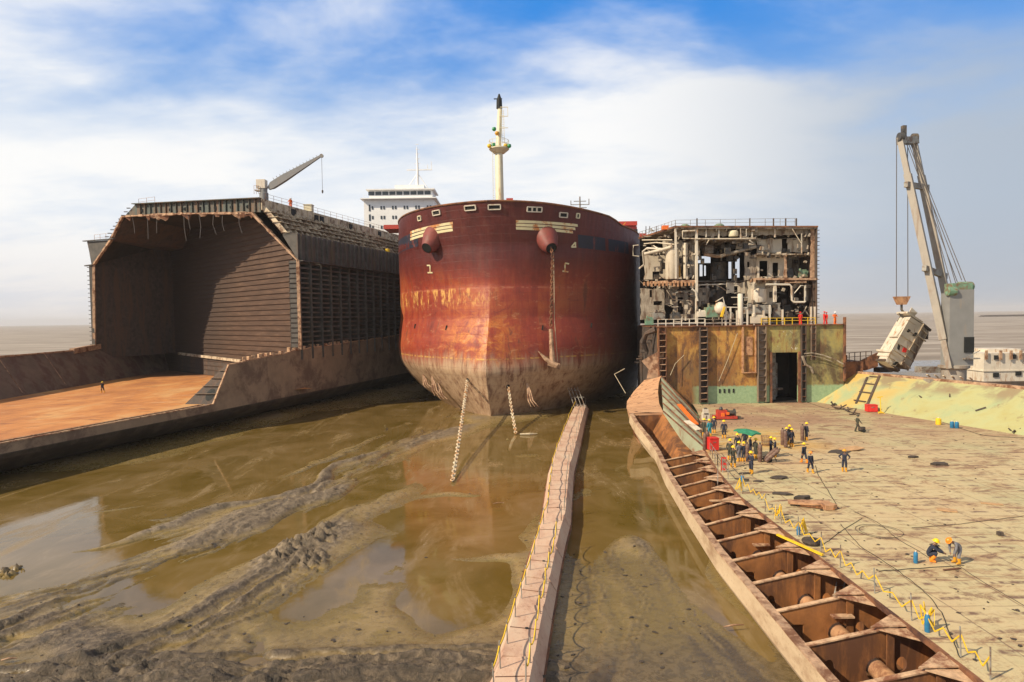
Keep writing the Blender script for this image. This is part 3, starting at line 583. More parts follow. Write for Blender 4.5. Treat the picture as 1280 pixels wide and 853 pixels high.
# side hopper tank with a ragged torch-cut top
hs = MB(); rnd = random.Random(3)
ds = [86.4, 89.5]+list(np.arange(92, 181, 1.7)); zt = []
for d in ds:
    z = 8.95+(d-89.5)*.075 if d < 106 else 10.2+(d-106)*.035
    zt.append(z+(rnd.random()-.5)*.22 if d > 90 else (FZ if d < 89 else 8.9))
for i in range(len(ds)-1):
    hs.quad(LP(ds[i], FZ), LP(ds[i+1], FZ), LP(ds[i+1], zt[i+1]), LP(ds[i], zt[i]))
    hs.quad(LP(ds[i], FZ, -5.0), LP(ds[i+1], FZ, -5.0), LP(ds[i+1], zt[i+1], -.25), LP(ds[i], zt[i], -.25)) if i else None
hs.build('side_shell', 'side_tan', LS)
he = MB()
for i in range(1, len(ds)-1): he.bar(LP(ds[i], zt[i]+.05, -.12), LP(ds[i+1], zt[i+1]+.05, -.12), .34, .16)
he.bar(LP(86.4, FZ+.05), LP(89.5, 8.95), .22, .2)
for k in range(26):
    d = 92+k*1.15+rnd.random(); j = min(range(len(ds)), key=lambda q: abs(ds[q]-d)); he.box(LP(d, zt[j]+.25, -.3), (.5, .5, .3+rnd.random()*.4), rnd.random()*3)
he.build('torch_cut_edge', 'cut_edge', LS)
hw = MB()   # transverse web closing the hopper, with its manhole
A, B_, C_, D_ = G(231, 505.5, FZ), LP(86.6, FZ, -.1), LP(89.6, 8.9, -.1), LP(89.6, 8.9, -.6)
hw.poly([A, B_, C_, D_])
hw.build('hopper_web', 'rust_dark', LS)
mh = MB(); cc = (A+B_*2.2+C_)/4.2; ux = (B_-A).normalized(); uz = (C_-B_).normalized(); nn = ux.cross(uz).normalized()
nn = nn if nn.y < 0 else -nn
mh.poly([cc+nn*.03+ux*(.62*math.cos(t))+uz*(.95*math.sin(t)) for t in [2*math.pi*k/16 for k in range(16)]]); mh.build('manhole', 'black', LS)
st = MB()
for f in (.25, .45, .65, .85):
    st.bar(A.lerp(D_, f)+nn*.15, B_.lerp(C_, f)+nn*.15, .25, .06)
for f in (.12, .3, .5, .7, .9): st.box(B_.lerp(C_, f)+nn*.1, (.25, .25, .12))
build_each(st, 'web_stiffener', 'hull_brown', LS)
# left hopper slope with rim
lh = MB()
def ltop(d): return Vector((-81-.066*(d-96), d, 9.9+max(0, (d-125))*.07))
seg = list(np.linspace(45, 153, 30))
for a, b_ in zip(seg[:-1], seg[1:]):
    lh.quad(toe(a), toe(b_+(4 if b_ > 150 else 0)), ltop(b_), ltop(a)); lh.quad(ltop(a), ltop(b_), ltop(b_)+Vector((-2.5, 0, -.3)), ltop(a)+Vector((-2.5, 0, -.3)))
    lh.quad(ltop(a)+Vector((-2.5, 0, -.3)), ltop(b_)+Vector((-2.5, 0, -.3)), ltop(b_)+Vector((-2.5, 0, -10)), ltop(a)+Vector((-2.5, 0, -10)))
simple('hopper_brown', (0.17, 0.115, 0.085), 0.75, var=0.3, sc=0.5, dirt=(0.115, 0.06, 0.045), dsc=0.35, streak=False)
lh.build('left_hopper', 'hopper_brown', LS)
le = MB()
for a, b_ in zip(seg[:-1], seg[1:]): le.bar(ltop(a)+Vector((0, 0, .08)), ltop(b_)+Vector((0, 0, .08)), .28, .2+.12*rnd.random())
le.bar(ltop(120), ltop(153)+Vector((0, 0, .0)), .9, 1.0); le.bar(ltop(153), toe(157)+Vector((.6, 0, .3)), .7, .6)
for dd in (60, 78, 88, 101, 112): le.bar(toe(dd)+Vector((-.3, 0, .5)), ltop(dd)+Vector((.06, 0, .04)), .10, .06)
le.build('hopper_rim', 'rust_pale', LS)
# hold walls
tw = MB(); Lf, Lb = Vector((-83.1, 127.4, 0)), Vector((-84.7, 154, 0))
def q4(a, az, b_, bz, c_, cz, d_, dz): return [Vector((a.x, a.y, az)), Vector((b_.x, b_.y, bz)), Vector((c_.x, c_.y, cz)), Vector((d_.x, d_.y, dz))]
tlf, tlb = FRp.lerp(FLp, .811), BR_.lerp(BL_, .82); trf, trb = FRp.lerp(FLp, .185), BR_.lerp(BL_, .144)
tw.poly(q4(Lf, 9, Lb, 9, Lb, 26.6, Lf, 26.6)); tw.poly(q4(Lf, 26.6, Lb, 26.6, tlb, 35.4, tlf, 35.4)); tw.poly(q4(tlf, 35.4, tlb, 35.4, trb, 33.4, trf, 33.4))
tw.poly(q4(trf, 33.4, trb, 33.4, BR_, 24.9, FRp, 24.9))
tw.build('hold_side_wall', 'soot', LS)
bk = MB(); bk.poly([BK(0, 3.8), BK(0, 24.9), BK(.144, 33.4), BK(.82, 35.4), BK(1, 26.6), BK(1, 3.8)])
z = 5.0
def wr(z):
    lo = 0 if z < 24.9 else .144*(z-24.9)/8.5; hi = 1 if z < 26.6 else 1-.18*(z-26.6)/8.8
    return (lo, hi) if z < 33.3 else (.2, .8)
while z < 34.5:
    a, c_ = wr(z); bk.bar(BK(a+.003, z, .10), BK(c_-.003, z, .10), .22, .14); z += .93
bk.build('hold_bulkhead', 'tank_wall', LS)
pt = MB()   # the low opening at the foot of the bulkhead
def at_bk(px, py):   # where the sight line meets the bulkhead plane
    r = ray(px, py); nb = Vector((.69, .72, 0)); k = (BR_-Vector((0, 0, CAMZ))).dot(nb)/r.dot(nb); return Vector((0, 0, CAMZ))+r*k
p0, p1 = at_bk(226, 442), at_bk(304, 441); zt0 = p0.z; zt1 = p1.z; nb = Vector((-.69, -.72, 0))
pt.bar(Vector((p0.x, p0.y, zt0))+nb*.4, Vector((p1.x, p1.y, zt0-.5))+nb*.4, .5, .5); pt.build('opening_lintel', 'frame_beige', LS)
pt = MB(); pt.poly([Vector((p0.x, p0.y, 3.9))+nb*.22, Vector((p1.x, p1.y, 3.9))+nb*.22, Vector((p1.x, p1.y, zt0-.6))+nb*.22, Vector((p0.x, p0.y, zt0-.2))+nb*.22]); pt.build('bulkhead_opening', 'rust_dark', LS)
# opening rim: torch-cut orange edge
oe = MB(); path = [FA(0, 10.2), FA(0, 24.9), FA(.185, 33.4), FA(.5, 34.6), FA(.811, 35.4), FA(.882, 31.1), FA(.985, 26.6), FA(1, 9.5)]
for i, (a, b_) in enumerate(zip(path[:-1], path[1:])):
    k = 14
    for j in range(k):
        p, q = a.lerp(b_, j/k), a.lerp(b_, (j+1)/k); oe.bar(p+Vector((0, -.15, 0)), q+Vector((0, -.15, 0)), .5, .16+.3*rnd.random())
oe.build('opening_rim', 'rust_pale', LS)
# cables and torn strips hanging from the cut edge
for k in range(9):
    u = rnd.uniform(.2, .8); zt_ = 33.4+(u-.185)*3.2; p = FA(u, zt_, .1); L__ = rnd.uniform(1.5, 6); c = MB(); c.tube([p, p+Vector((rnd.uniform(-.3, .3), .1, -L__*.5)), p+Vector((rnd.uniform(-.5, .5), .2, -L__))], .05, 5); c.build('hanging_cable', 'cable', LS)
for k in range(16):
    u = rnd.uniform(.19, .8); zt_ = 33.4+(u-.185)*3.2; p = FA(u, zt_, .25); w__ = rnd.uniform(.5, 1.4); c = MB(); c.prism([p+Vector((-w__, 0, .15)), p+Vector((w__, 0, .2)), p+Vector((w__*.4, .1, -rnd.uniform(.3, 1.1))), p+Vector((-w__*.5, .1, -rnd.uniform(.2, .7)))], (0, .08, 0)); c.build('torn_strip', 'rust_pale' if k % 2 else 'rust', LS)
# front transverse girder under the deck
gd = MB(); 
gd.prism([FA(.15, 33.45), FA(.15, 35.7), FA(.745, 37.4), FA(.80, 35.6)], (0.35, 1.0, 0)); gd.bar(FA(.147, 35.75, .3), FA(.75, 37.45, .3), .8, .14)
for k in range(22):
    u = .17+k*.026; zb = 33.5+(u-.185)/.626*2; ztp = 35.7+(u-.147)/.594*1.7; gd.bar(FA(u, zb, .15), FA(u, ztp, .15), .1, .3)
gd.build('deck_girder', 'girder_green', LS)
gh = MB()
for k in range(8):
    u = .20+k*.072; zc = 34.5+(u-.185)*2.9; p = FA(u, zc, .06)
    gh.poly([p+Vector((.42*math.cos(t), 0.1*math.cos(t), .35*math.sin(t))) for t in [2*math.pi*i/10 for i in range(10)]])
build_each(gh, 'lightening_hole', 'black', LS)
# upper deck, topside, gunwale, left side
def back(p, L=70): return p+Vector((.29, 1, 0))*L
dk = MB(); A1, A2 = FA(.147, 35.72), FA(.745, 37.42)
dk.quad(A1, back(A1), back(A2), A2); dk.quad(A2, back(A2), back(FA(.885, 31.2)), FA(.885, 31.2)); G1, G2 = FA(.885, 31.2), FA(1.02, 31.3)
dk.quad(G1, back(G1), back(G2), G2); dk.quad(G2, back(G2), back(FA(1.0, 26.5)), FA(1.0, 26.5)); dk.quad(FA(1.0, 26.5), back(FA(1, 26.5)), back(FA(1.0, 8)), FA(1, 8))
dk.quad(back(FA(.0, 3)), back(FA(1, 3)), back(FA(1, 31)), back(FA(0, 31))); dk.poly([back(FA(0, 29)), back(FA(1, 31)), back(A2), back(A1)])
dk.build('upper_deck', 'rust_dark', LS)
lt = MB(); lt.poly([FA(.882, 31.15, .1), FA(1.02, 31.3, .1), FA(.995, 26.6, .1)])
lt.bar(FA(.86, 31.3, .3), FA(1.035, 31.4, .3), .5, .16); lt.bar(FA(.985, 26.6, .3), FA(1.03, 26.5, .3), .5, .2)
for k in range(20): lt.box(FA(1.0, 10+k*.85, .1)+Vector((-.45, 0, 0)), (.7, .3, .12))
for k in range(9): lt.box(FA(.89-.14*k/9, 31.6+5.6*k/9, .1)+Vector((-.5, 0, .2)), (.6, .3, .14))
lt.bar(FA(1.0, 9.5, .12), FA(1.0, 26.6, .12), .6, .5)
build_each(lt, 'side_framing', 'side_dark', LS)
# sloping topside with its bared frames: A (deck edge) down to B
A_, Bf = FA(.147, 35.5), FA(.06, 29.3)
sl_ = MB(); sl_.quad(A_+Vector((0, 0, -1.5)), back(A_+Vector((0, 0, -1.5))), back(Bf), Bf); sl_.build('topside_plating', 'rust', LS)
nf = MB(); 
for k in range(44):
    o_ = Vector((.29, 1, 0))*(k*1.6+.3); p, q = A_+Vector((0, 0, -1.6))+o_, Bf+o_
    nv = Vector((.8, 0, .6))
    nf.bar(p+nv*.35, q+nv*.35, .9, .1, up=(.29, 1, 0)) if False else nf.prism([p, q, q+nv*.75, p+nv*.75], Vector((.03, .1, 0)))
for f in (.12, .32, .52, .72, .92):
    for k in range(58):
        o0 = Vector((.29, 1, 0))*(k*1.2); p = (A_+Vector((0, 0, -1.6))).lerp(Bf, f)+o0; nv = Vector((.8, 0, .6))
        if rnd.random() < .85: nf.prism([p, p+Vector((.348, 1.2, 0)), p+Vector((.348, 1.2, 0))+Vector((1.15+rnd.random()*.5, 0, .05)), p+Vector((1.15+rnd.random()*.5, 0, .05))], (0, 0, .1))
nf.build('topside_frames', 'frame_beige', LS)
ds_ = MB(); ds_.prism([A_+Vector((0, 0, -1.7)), A_+Vector((0, 0, .2)), back(A_+Vector((0, 0, .2))), back(A_+Vector((0, 0, -1.7)))], (.15, -.04, 0))
for k in range(40):
    o_ = Vector((.29, 1, 0))*(k*1.75+.4); ds_.bar(A_+o_+Vector((.25, 0, -1.6)), A_+o_+Vector((.25, 0, .1)), .16, .3)
ds_.build('deck_edge_plating', 'frame_beige', LS)
sv = MB()
for k in (4, 8, 9, 15, 22, 30): sv.box(A_+Vector((.29, 1, 0))*(k*1.75+1.3)+Vector((.25, 0, -.8)), (.25, 1.2, 1.1), rz=-.28)
build_each(sv, 'deck_edge_opening', 'black', LS)
gw = MB(); c1 = FA(-.0, 29.2); gw.prism([Bf, back(Bf), back(c1), c1], (0, 0, .15)); gw.prism([c1, back(c1), back(FA(-.0, 24.9)), FA(-.0, 24.9)], (-.15, .05, 0))
for k in range(46):
    o_ = Vector((.29, 1, 0))*(k*1.5+.5); gw.bar(c1+o_+Vector((.2, 0, 0)), FA(0, 25)+o_+Vector((.2, 0, 0)), .08, .35, up=(1, 0, 0))
gw.prism([FA(.06, 29.2, .05), FA(0, 29.2, .05), FA(0, 24.9, .05)], (.02, .1, 0))
gw.bar(FA(0, 24.85)+Vector((.35, 0, 0)), back(FA(0, 24.85))+Vector((.35, 0, 0)), 1.0, .14)
gw.build('gunwale', 'side_dark', LS)
# bared double side: recessed inner plate, webs and stringers
sd = MB(); s0 = FA(0, 8)-TL*2.0; sd.quad(s0+Vector((0, .5, 0)), back(s0), back(s0)+Vector((0, 0, 17)), s0+Vector((0, .5, 17))); sd.build('inner_side_plate', 'side_dark', LS)
fr = MB()
for k in range(24):
    o_ = Vector((.29, 1, 0))*(k*3.0+.2); p = FA(0, 8.5)+o_+TL*.12; fr.prism([p, p-TL*2.0, p-TL*2.0+Vector((0, 0, 16.4)), p+Vector((0, 0, 16.4))], (.05, .16, 0))
    fr.bar(p+Vector((0, 0, .1)), p+Vector((0, 0, 16.3)), .26, .16)
fr.build('side_webs', 'side_dark', LS)
fs_ = MB()
for k in range(18):
    z = 10.6+k*.82; big = k % 5 == 1
    p = FA(0, z)-TL*(.02 if big else .3); q = FA(0, z)-TL*2.0; fs_.prism([p, q, back(q), back(p)], (0, 0, .09)); fs_.prism([p+Vector((0, 0, -.12)), p+TL*.04+Vector((0, 0, -.12)), back(p)+TL*.04+Vector((0, 0, -.12)), back(p)+Vector((0, 0, -.12))], (0, 0, .3))
fs_.build('side_stringers', 'side_dark', LS)
def railing(name, pts, h, parent, mat, step=2.0, rails=(1.0, .5), r=.04, **kw):
    rb = MB(); pts = [Vector(p) for p in pts]
    for a, b_ in zip(pts[:-1], pts[1:]):
        L = (b_-a).length; k = max(1, int(L/step))
        for j in range(k+1): p = a.lerp(b_, j/k); rb.bar(p, p+Vector((0, 0, h)), r*1.2)
        for f in rails: rb.bar(a+Vector((0, 0, h*f)), b_+Vector((0, 0, h*f)), r)
    return rb.build(name, mat, parent, **kw)
railing('deck_railing', [A_+Vector((.2, 1.5, .2)), back(A_+Vector((.2, 0, .2)))], 1.1, LS, 'rust_pale', 2.2)
railing('deck_railing', [FA(.66, 37.4, -1), FA(.745, 37.4, -1)], 1.2, LS, 'rust_pale', 2.2)
railing('deck_railing', [FA(.9, 31.4, -1), FA(1.0, 31.4, -1)], 1.3, LS, 'rust_pale', 1.6)
railing('deck_railing', [Bf+Vector((.5, 3, .3)), Bf+Vector((.5+.29*14, 17, .3))], 1.1, LS, 'rust_pale', 1.6)
# small davit crane on its deck
cb = D(330, 250, 111.5); cb.z = 35.9
CR = thing('davit_crane', 'small pale deck crane with a raised tapered jib on the cut tanker section', 'crane', cb)
c = MB(); c.lathe(cb, [(.75, -.1), (.75, 1.2), (.6, 1.3), (.6, 2.0)], 14); c.build('pedestal', 'crane_pale', CR, smooth=30)
c = MB(); c.box(cb+Vector((-.3, 0, 2.7)), (1.5, 1.3, 1.5)); c.box(cb+Vector((-.9, 0, 1.6)), (.9, 1.2, .12)); c.build('winch_house', 'white_rusty', CR)
railing('platform_railing', [cb+Vector((-1.4, -.7, .9)), cb+Vector((-.6, -.8, .9))], 1.5, CR, 'rust_pale', .4)
tip = D(402, 195, 111.5); ft = cb+Vector((.9, 0, 1.9))
j = MB(); dj = tip-ft; per = Vector((-dj.z, 0, dj.x)).normalized()
def jib(a, w, hh): p = ft+dj*a; return [p+Vector((0, -w/2, 0))-per*hh*.35, p+Vector((0, w/2, 0))-per*hh*.35, p+Vector((0, w/2, 0))+per*hh*.65, p+Vector((0, -w/2, 0))+per*hh*.65]
sec = [jib(0, .5, .5), jib(.08, .8, 1.15), jib(.3, .8, 1.15), jib(.97, .35, .35), jib(1.0, .3, .3)]
for a, b_ in zip(sec[:-1], sec[1:]):
    j.add(a+b_, [(0, 1, 5, 4), (1, 2, 6, 5), (2, 3, 7, 6), (3, 0, 4, 7)])
j.poly(sec[0]); j.poly(sec[-1]); j.build('jib', 'crane_pale', CR)
j = MB()
for k in range(14): p = ft+dj*(.15+.06*k); j.bar(p+per*(.9-.05*k), p+per*(1.25-.055*k), .08)
j.lathe(tip, [(.32, -.15), (.32, .15)], 12, 'Y'); j.tube([cb+Vector((.2, 0, 1.9)), ft+dj*.25-per*.3], .1, 6); build_each(j, 'jib_fitting', 'machine_grey', CR)
wx = MB(); wx.tube([tip, Vector((tip.x, tip.y, 37.6))], .035, 5); wx.lathe((tip.x, tip.y, 37.2), [(.05, -.3), (.16, -.1), (.16, .2), (.04, .35)], 8); wx.build('hoist_wire', 'cable', CR)
bxp = A_+Vector((.29, 1, 0))*15; b_ = MB(); b_.box(bxp+Vector((-1, 0, 1.0)), (1.5, 1.4, 1.2)); b_.box(bxp+Vector((-1, 0, 1.66)), (1.7, 1.6, .12)); b_.build('vent_box', 'mast_cream', LS)

# ============================================================= white bridge of the ship behind
WS = thing('white_ship', 'distant ship with a white wheelhouse and radar mast rising behind the dark hull section', 'ship', (-32, 200, 0))
wd = 200; k = wd/800.0
def WP(px, py, dd=wd): return D(px, py, dd)
a, b_ = WP(455, 249), WP(545, 244); zt = a.z
c = MB(); c.box(((a.x+b_.x)/2, wd+8, 10), (34, 44, 22)); c.build('hull', 'rust', WS)
c = MB(); wl, wr_ = WP(455, 262).x, WP(543, 262).x; cxm = (wl+wr_)/2; ww = wr_-wl
c.box((cxm, wd+6, 36), (ww, 12, 2*(WP(500, 249).z-36))); topz = WP(500, 249).z
c.box((cxm+.5, wd+5, topz+1.4), (ww*.9, 9, 2.8)); c.box((cxm+.5, wd+5, topz+2.95), (ww*.97, 11, .35)); c.box((cxm, wd+5, topz+.05), (ww+1.6, 13, .3))
c.box((cxm+3, wd+5, topz+3.9), (ww*.42, 6, 1.6)); c.build('accommodation', 'white_paint', WS)
for kk in range(9):
    c = MB(); c.box((cxm-ww*.40+kk*ww*.1+.1, wd+.44, topz+1.9), (ww*.085, .12, 1.1)); c.build('wheelhouse_window', 'dark_glass', WS)
for r_, z_ in ((0, topz-2.6), (1, topz-5.6), (2, topz-8.6)):
    for kk in range(6):
        c = MB(); c.box((cxm-ww*.42+kk*ww*.165, wd-.05, z_), (.5, .12, 1.0 if kk else 2.0)); c.box((cxm-ww*.42+kk*ww*.165+.9, wd-.05, z_), (.5, .12, 1.0)); c.build('cabin_window', 'dark_glass', WS)
railing('bridge_railing', [(cxm-ww*.5, wd-.3, topz+.2), (cxm-ww*.45, wd-.3, topz+.2)], 1.2, WS, 'white_paint', 1)
c = MB(); mb_ = WP(519, 237); mt = WP(518, 178); mm = WP(519, 208)
c.tube([Vector((mb_.x, wd+5, topz+4)), Vector((mm.x, wd+5, mm.z)), Vector((mt.x, wd+5, mt.z))], [.55, .4, .1], 8)
for s_ in (-1, 1): c.tube([Vector((mb_.x+s_*3.4, wd+5, topz+4)), Vector((mm.x, wd+5, mm.z-1))], .14, 6)
c.bar((mm.x-3.4, wd+5, mm.z), (mm.x+4.6, wd+5, mm.z), .5, .25); c.bar((mm.x+4.4, wd+5, mm.z), (mm.x+4.4, wd+5, mm.z+2.6), .2); c.bar((mm.x+3.2, wd+5, mm.z+.1), (mm.x+3.2, wd+5, mm.z+1.6), .2)
for q in range(5): c.bar((mm.x-.9+.1*q, wd+5, mm.z+2+q*1.5), (mm.x+.9-.1*q, wd+5, mm.z+2+q*1.5), .14)
c.build('radar_mast', 'white_paint', WS)

# ============================================================= CENTRE: bulk carrier bow
AX = Vector((.187, .9824, 0)); LX = Vector((.9824, -.187, 0)); OB = Vector((-3.3, 96, 0)); BEAM = 22.4
def ip(x, xs, ys): return float(np.interp(x, xs, ys))
def stem0(z): return ip(z, [-2, 0, 3, 7, 11, 15, 20, 26, 33], [.6, 0, -1.6, -3.2, -2.2, -.3, .6, .4, -1.6])
def entry(z): return ip(z, [-2, 0, 2, 5, 8, 10, 14, 20, 27, 33], [62, 52, 43, 34, 28.5, 27, 26.2, 26, 27, 31])
def pw(z): return ip(z, [-2, 11, 15, 19, 24, 33], [.92, .89, .84, .73, .60, .56])
def ztop(s, side=-1):
    if side < 0: return ip(s, [0, 3, 10, 19, 24, 28, 200], [32.1, 32.2, 32.3, 32.3, 31.6, 30.0, 29.4])
    return ip(s, [0, 2.5, 8, 13, 14.0, 30, 200], [32.1, 31.9, 31.3, 30.8, 29.9, 29.4, 29.2])
def bow(s, side, z, out=0.0):
    """s metres aft of the stem at that height"""
    L = entry(z); p = pw(z); q = min(1, max(0, s/L)); t = BEAM*(1-(1-q)**2.05)**p
    if z < 3: t *= 1-.06*(3-z)/5
    return OB+AX*(stem0(z)+s)+LX*(side*(t+out))+Vector((0, 0, z))
def bown(s, side, z):
    e = .15; a = bow(s+e, side, z)-bow(max(0, s-e), side, z); b__ = bow(s, side, z+e)-bow(s, side, z-e); n_ = a.cross(b__)*side
    n_.normalize()
    return n_ if n_.dot(LX*side*1.0-AX*.5) > 0 else -n_
CS = thing('bulk_carrier', 'big rust-red bulk carrier seen bow on, beached between the two cut hulls', 'ship', (0, 120, 0))
hb = MB(); NZ = 70; NS = 64
rows = []
for iz in range(NZ+1):
    row = []
    for side in (-1, 1):
        lst = []
        for i in range(NS+1):
            f = i/NS
            if f <= .75: s_ = 34*(1-math.cos(f/.75*math.pi/2))**1.35
            else: s_ = 34+(f-.75)/.25*150
            z = -2+(ztop(s_, side)+2)*(iz/NZ); lst.append(bow(s_, side, z))
        row.append(lst)
    rows.append(row[0][::-1]+row[1][1:])
W_ = len(rows[0]); hb.add([p for r_ in rows for p in r_], [(j*W_+i, j*W_+i+1, (j+1)*W_+i+1, (j+1)*W_+i) for j in range(NZ) for i in range(W_-1)])
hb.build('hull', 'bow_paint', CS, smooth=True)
dk = MB(); rim = [bow(s_, -1, ztop(s_)-1.3, -.1) for s_ in (0, .5, 1.5, 3, 5, 8, 12, 18, 27, 60, 184)]; rim2 = [bow(s_, 1, ztop(s_, 1)-1.3, -.1) for s_ in (0, .5, 1.5, 3, 5, 8, 12, 18, 27, 60, 184)]
for i in range(10): dk.quad(rim[i], rim2[i], rim2[i+1], rim[i+1])
dk.quad(bow(184, -1, 0), bow(184, 1, 0), bow(184, 1, 29), bow(184, -1, 29)); dk.build('deck', 'rust', CS)
rl = MB()
ss = [0]+[34*(1-math.cos(f/30*math.pi/2))**1.35 for f in range(1, 31)]
for side in (-1, 1):
    rl.tube([bow(s_, side, ztop(s_, side)+.03) for s_ in ss[:27]], .16, 6)
rl.build('bulwark_rail', 'rust', CS, smooth=True)
# solve: where on the hull does a sight line land
def on_bow(px, py):
    best = None
    side = -1 if px < 612+ (0) else 1
    r = ray(px, py); cam0 = Vector((0, 0, CAMZ))
    def err(s_, z, sd):
        v = bow(s_, sd, z)-cam0; x = v.dot(RR)/v.dot(F)*FPX+640; y = 426.5-v.dot(UU)/v.dot(F)*FPX; return (x-px)**2+(y-py)**2
    for sd in (-1, 1):
        for s_ in np.linspace(0.1, 34, 40):
            for z in np.linspace(0, 33, 40):
                e_ = err(s_, z, sd)
                v = bow(s_, sd, z)-cam0
                if bown(s_, sd, z).dot(v) > 0: e_ += 50
                if best is None or e_ < best[0]: best = (e_, s_, z, sd)
    e_, s_, z, sd = best; h = .9
    for it in range(60):
        imp = False
        for ds2, dz in ((h, 0), (-h, 0), (0, h), (0, -h)):
            if s_+ds2 < 0.02: continue
            e2 = err(s_+ds2, z+dz, sd)
            if e2 < e_: e_, s_, z, imp = e2, s_+ds2, z+dz, True
        if not imp: h *= .6
    return s_, sd, z
def patch(name, pts, mat, th=.06, n=10, parent=None, **tg):
    """strip of plate lying on the hull: pts = two (s, side, z) ends of the lower edge, height given in pts[2]"""
    (s0, sd, z0), (s1, sd1, z1), hgt = pts; mbx = MB(); lo = []; hi = []
    for i in range(n+1):
        f = i/n; s_ = s0+(s1-s0)*f; z = z0+(z1-z0)*f
        lo.append(bow(s_, sd, z)+bown(s_, sd, z)*th); hi.append(bow(s_, sd, z+hgt)+bown(s_, sd, z+hgt)*th)
    li = [bow(s0+(s1-s0)*i/n, sd, z0+(z1-z0)*i/n)-bown(s0+(s1-s0)*i/n, sd, z0+(z1-z0)*i/n)*.05 for i in range(n+1)]
    hi2 = [bow(s0+(s1-s0)*i/n, sd, z0+(z1-z0)*i/n+hgt)-bown(s0+(s1-s0)*i/n, sd, z0+(z1-z0)*i/n)*.05 for i in range(n+1)]
    for i in range(n):
        mbx.quad(lo[i], lo[i+1], hi[i+1], hi[i]); mbx.quad(li[i], li[i+1], lo[i+1], lo[i]); mbx.quad(hi[i], hi[i+1], hi2[i+1], hi2[i])
    mbx.quad(lo[0], hi[0], hi2[0], li[0]); mbx.quad(lo[n], hi[n], hi2[n], li[n])
    return mbx.build(name, mat, parent or CS, smooth=35)
simple('mark_cream', (0.66, 0.60, 0.36), 0.6, var=0.1, sc=1.5, dirt=(0.50, 0.20, 0.06), dsc=0.55, thr=(0.5, 0.60))
# three-bar marks under the bulwark
for (xa, ya, xb, yb) in ((513, 291, 566, 279), (645, 277, 722, 282)):
    for q in range(3):
        s0, sd, z0 = on_bow(xa, ya+q*4.2); s1, sd, z1 = on_bow(xb-(q*3 if xb > 600 else 0), yb+q*4.2); patch('cream_bar', ((s0, sd, z0-.2), (s1, sd, z1-.2), .38), 'mark_cream', .03)
# dark painted-out name bands
for (xa, ya, xb, yb, hh) in ((498, 320, 523, 308, 2.3), (723, 310, 757, 314, 2.0), (761, 314, 786, 318, 1.9)):
    s0, sd, z0 = on_bow(xa, ya); s1, sd, z1 = on_bow(xb, yb); patch('painted_band', ((s0, sd, z0), (s1, sd, z1), hh), 'blue_mark', .02)
def stroke(px0, py0, px1, py1, w=.22):
    s0, sd, z0 = on_bow(px0, py0); s1, sd1, z1 = on_bow(px1, py1); a = bow(s0, sd, z0)+bown(s0, sd, z0)*.06; b__ = bow(s1, sd1, z1)+bown(s1, sd1, z1)*.06
    return a, b__, w, bown(s0, sd, z0)
for name, L in (('load_mark', [(534, 332, 538, 332), (538, 332, 538, 341), (535, 341, 541, 341)]), ('load_mark', [(706, 329, 711, 330), (706, 329, 706, 339), (703, 339, 710, 340)]), ('arrow_mark', [(719, 303, 714, 309), (719, 303, 719, 309), (714, 309, 720, 309)])):
    mk = MB()
    for q in L: a, b__, w_, nn_ = stroke(*q); mk.bar(a, b__, w_, .06, up=nn_)
    mk.build(name, 'mark_cream', CS)
# fairleads
for (px, py, wv) in ((525, 273, .5), (546, 266, .9), (588, 260, 1.0), (618, 259, 1.0), (668, 262, 1.25), (704, 269, .75), (722, 270, .3)):
    s_, sd, z = on_bow(px, py); c0 = bow(s_, sd, z); nn_ = bown(s_, sd, z); tt = nn_.cross(Vector((0, 0, 1))).normalized(); up_ = tt.cross(nn_).normalized()
    up_ = up_ if up_.z > 0 else -up_
    fo = MB(); wv *= .9; hgt = .34
    for (a, b__) in (((-wv, -hgt), (wv, -hgt)), ((wv, -hgt), (wv, hgt)), ((wv, hgt), (-wv, hgt)), ((-wv, hgt), (-wv, -hgt))):
        fo.bar(c0+tt*a[0]+up_*a[1]+nn_*.1, c0+tt*b__[0]+up_*b__[1]+nn_*.1, .15, .22, up=nn_)
    if wv > .9:
        for q in (-.33, .33): fo.tube([c0+tt*wv*q-up_*hgt+nn_*.08, c0+tt*wv*q+up_*hgt+nn_*.08], .13, 8)
    fo.build('fairlead', 'white_rusty' if wv > .6 else 'mast_cream', CS); fo = MB(); fo.poly([c0+tt*a*wv+up_*b__*hgt+nn_*.04 for a, b__ in ((-1, -1), (1, -1), (1, 1), (-1, 1))]); fo.build('fairlead_opening', 'black', CS)
# hawse bolsters
simple('bolster_red', (0.19, 0.04, 0.032), 0.6, var=0.25, sc=1, dirt=(0.16, 0.045, 0.03), dsc=0.8)
HP = {}
for (px, py, sd0) in ((541, 303, -1), (684, 303, 1)):
    s_, sd, z = on_bow(px, py); c0 = bow(s_, sd, z); nn_ = bown(s_, sd, z); dr = (Vector((0, -.62, 0))+Vector((sd*.22, 0, 0))+nn_*.5+Vector((0, 0, -.62))).normalized()
    hbq = MB(); hbq.tube([c0-dr*1.8+Vector((0, 0, .7)), c0-dr*.2+Vector((0, 0, .35)), c0+dr*.9, c0+dr*1.7, c0+dr*1.95], [2.0, 1.8, 1.35, 1.05, .85], 20, cap=False); hbq.build('hawse_bolster', 'bolster_red', CS, smooth=50)
    hh = MB(); hh.lathe((0, 0, 0), [(.8, -.01), (.8, .01)], 16); Mx = dr.to_track_quat('Z', 'Y').to_matrix().to_4x4(); Mx.translation = c0+dr*1.9
    hh.v = [tuple(Mx @ Vector(v_)) for v_ in hh.v]; hh.build('hawse_pipe', 'black', CS); HP[sd] = c0+dr*1.9
